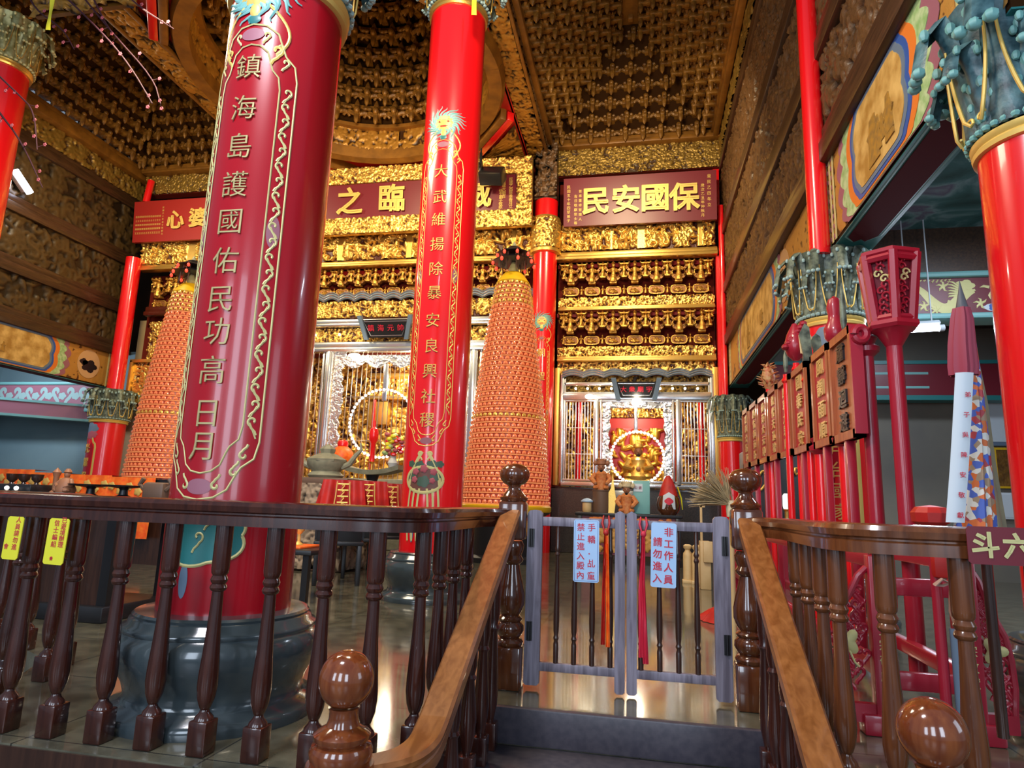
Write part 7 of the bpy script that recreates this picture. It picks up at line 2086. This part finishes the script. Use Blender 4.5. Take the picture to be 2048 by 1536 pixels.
mb = MB(); mb.box((p0 + p1) / 2 + Vector((0, 0, .19)), (d.length, .26, .06), ang); mb.box((p0 + p1) / 2 + Vector((0, 0, -.19)), (d.length, .26, .06), ang); mb.build('teal_edge', M['teal_light'], t, smooth=False)
mb = MB(); mb.box(p1 - d.normalized() * .35, (.16, .25, .40), ang); mb.build('blue_end', M['blue'], t, smooth=False)

# ------------------------------------------------------------------ hanging bits, upper left
t = thing('plum_branch', 'burgundy plum twigs with pink blossoms hanging in the upper left', 'branch', at(110, -20, Y=6.0))
rng = random.Random(21); mb = MB(); bl = MB()
for pts in ([(95, -40), (200, 60), (260, 130), (312, 213)], [(140, -40), (230, 70), (300, 150), (330, 215)], [(40, -40), (70, 20), (130, 60), (150, 100)], [(230, -40), (275, 15), (340, 50)], [(0, 150), (30, 185), (60, 215), (75, 300)], [(0, 225), (40, 280), (75, 370)], [(180, -30), (215, 45), (235, 75)]):
    yy = 5.9 + rng.uniform(-.2, .2); P_ = smooth([at(x, y, Y=yy) + Vector((0, rng.uniform(-.1, .1), 0)) for x, y in pts], 2); mb.tube(P_, [.014 - .009 * i / len(P_) for i in range(len(P_))], 6)
    for q in P_[2::2]:
        e = q + Vector((rng.uniform(-.09, .09), rng.uniform(-.06, .06), rng.uniform(-.09, .07))); mb.tube([q, e], [.005, .003], 5)
        for k in range(5):
            a = k * 1.26; bl.ball(e + Vector((.014 * math.cos(a), .0, .014 * math.sin(a))), (.012, .008, .012), 6, 4)
mb.build('twig', M['twig'], t); bl.build('blossom', M['pink'], t, kind='stuff')
for i, (x0, y0, x1, y1, Y, label) in enumerate(((108, -30, 96, 60, 5.7, 'yellow green ribbon hanging among the plum twigs, upper left'), (949, -40, 948, 30, 6.15, 'yellow green ribbon hanging in front of the top of the bright red pillar'))):
    a, b = at(x0, y0, Y=Y), at(x1, y1, Y=Y); t = thing('hanging_ribbon', label, 'ribbon', a)
    vs = []; fs = []; n = 10
    for j in range(n + 1):
        p_ = a.lerp(b, j / n)
        for k in range(3): vs.append((p_.x + (k - 1) * .028, p_.y - .008 * math.sin(j * .8 + k), p_.z))
    for j in range(n):
        for k in range(2): fs.append((j * 3 + k, j * 3 + k + 1, (j + 1) * 3 + k + 1, (j + 1) * 3 + k))
    nb = len(vs); vs += [(v_[0], v_[1] + .003, v_[2]) for v_ in vs]; fs += [tuple(nb + q for q in reversed(f_)) for f_ in fs]
    mb = MB(); mb.add(vs, fs); mb.build('ribbon_strip', M['sign_yellow'], t)
# gilded bracket beside the left pillar capital
t = thing('carved_corner_bracket', 'orange gold carved bracket beside the gilded capital, upper left corner', 'bracket', at(110, 10, Y=6.9))
H, gu, gv = carve(1.6, .7, .02, 91, size=.10, kind='scroll'); c0 = at(60, 40, Y=7.0)
mb = MB(); mb.bb((c0.x, 7.05, c0.z + .1), (c0.x + 1.7, 7.12, c0.z + .6)); mb.build('timber', M['ochre_beam'], t, smooth=False)
relief('scroll_carving', H, gu, gv, lambda u, v, w: Vector((c0.x + u * 1.15, 7.04 - w, c0.z + v * (1 - .25 * u / 1.6) + .12 * math.sin(u * 4) ** 2)), .10, M['ceil_relief'], t)
# two small bluish lamps and an added dark block for the shrine wall behind the parade poles
t = thing('dark_wall_block', 'added black block with gilded ornaments for the dark shrine wall, behind the rack poles', 'wall block', (2.0, 10.2, 0))
mb = MB(); mb.bb((1.55, 10.2, 0), (2.6, 10.8, 1.9), bev=.02); mb.build('block_body', M['black'], t)
mb = MB()
for (x, z) in ((1.75, 1.55), (1.78, 1.35), (2.3, 1.6)): mb.tube([Vector((x + .07 * math.cos(a), 10.17, z + .05 * math.sin(a * 2))) for a in [i * .6 for i in range(8)]], .018, 6)
mb.build('gilt_ornament', M['gold'], t)
for i, (px, py) in enumerate(((1573, 1005), (1607, 1003))):
    c = at(px, py, Y=9.6); t = thing('candle_lamp', ['small bluish white lit lamp behind the parade poles, left of two', 'small bluish white lit lamp behind the parade poles, right of two'][i], 'lamp', (c.x, 9.6, .6))
    mb = MB(); mb.lathe([(.04, -.09), (.05, -.05), (.05, .09), (.03, .12)], 14, c); mb.build('lamp_glass', M['led'], t); mb = MB(); mb.lathe([(.07, -.30), (.03, -.26), (.03, -.12), (.06, -.09)], 14, c); mb.build('lamp_stem', M['gold'], t)
    mb = MB(); mb.bb((c.x - .12, 9.5, 0), (c.x + .12, 9.75, c.z - .30)); mb.build('lamp_stand', M['rack_red'], t, smooth=False)

bpy.data.objects.remove(_fo); bpy.data.curves.remove(_fc)
for o_ in list(SC.objects):
    if o_.type == 'MESH' and o_.parent is None and 'kind' not in o_.keys(): bpy.data.objects.remove(o_)

GROUPS = {'newel_post': 'newel posts of the stair', 'gate_leaf': 'leaves of the wooden gate', 'stair_rail': 'stair handrails', 'railing': 'railings of the platform', 'lamp_tower': 'lamp towers',
          'inscribed_pillar': 'tall inscribed pillars', 'side_column': 'side columns with leafy capitals', 'painted_beam': 'painted side beams', 'carved_side_wall': 'carved side walls', 'carved_tie_beam': 'carved tie beams',
          'carved_altar_front': 'gilded altar fronts', 'name_board': 'name boards over the altar', 'shrine_window': 'silver shrine windows', 'shrine_interior': 'shrine interiors', 'hanging_plaque': 'black plaques in the shrine windows',
          'light_ring': 'rings of white bulbs', 'bracketed_ceiling': 'bracketed ceilings', 'parade_weapon': 'parade weapons in the rack', 'parade_pole': 'round poles in the rack', 'pedestal_dish': 'black pedestal dishes',
          'wall_picture': 'pictures on the aisle wall', 'robed_figurine': 'robed figurines on the black table', 'small_lamp': 'tiny lamps before the box', 'candle_lamp': 'small bluish lamps', 'wooden_peg': 'pale wooden posts',
          'hanging_ribbon': 'yellow green ribbons', 'deity_statue': 'golden deities', 'painted_cross_beam': 'painted cross beams of the aisles'}
for o_ in SC.objects:
    if o_.parent is None and 'category' in o_.keys() and 'group' not in o_.keys():
        g_ = GROUPS.get(o_.name.split('.')[0])
        if g_: o_['group'] = g_
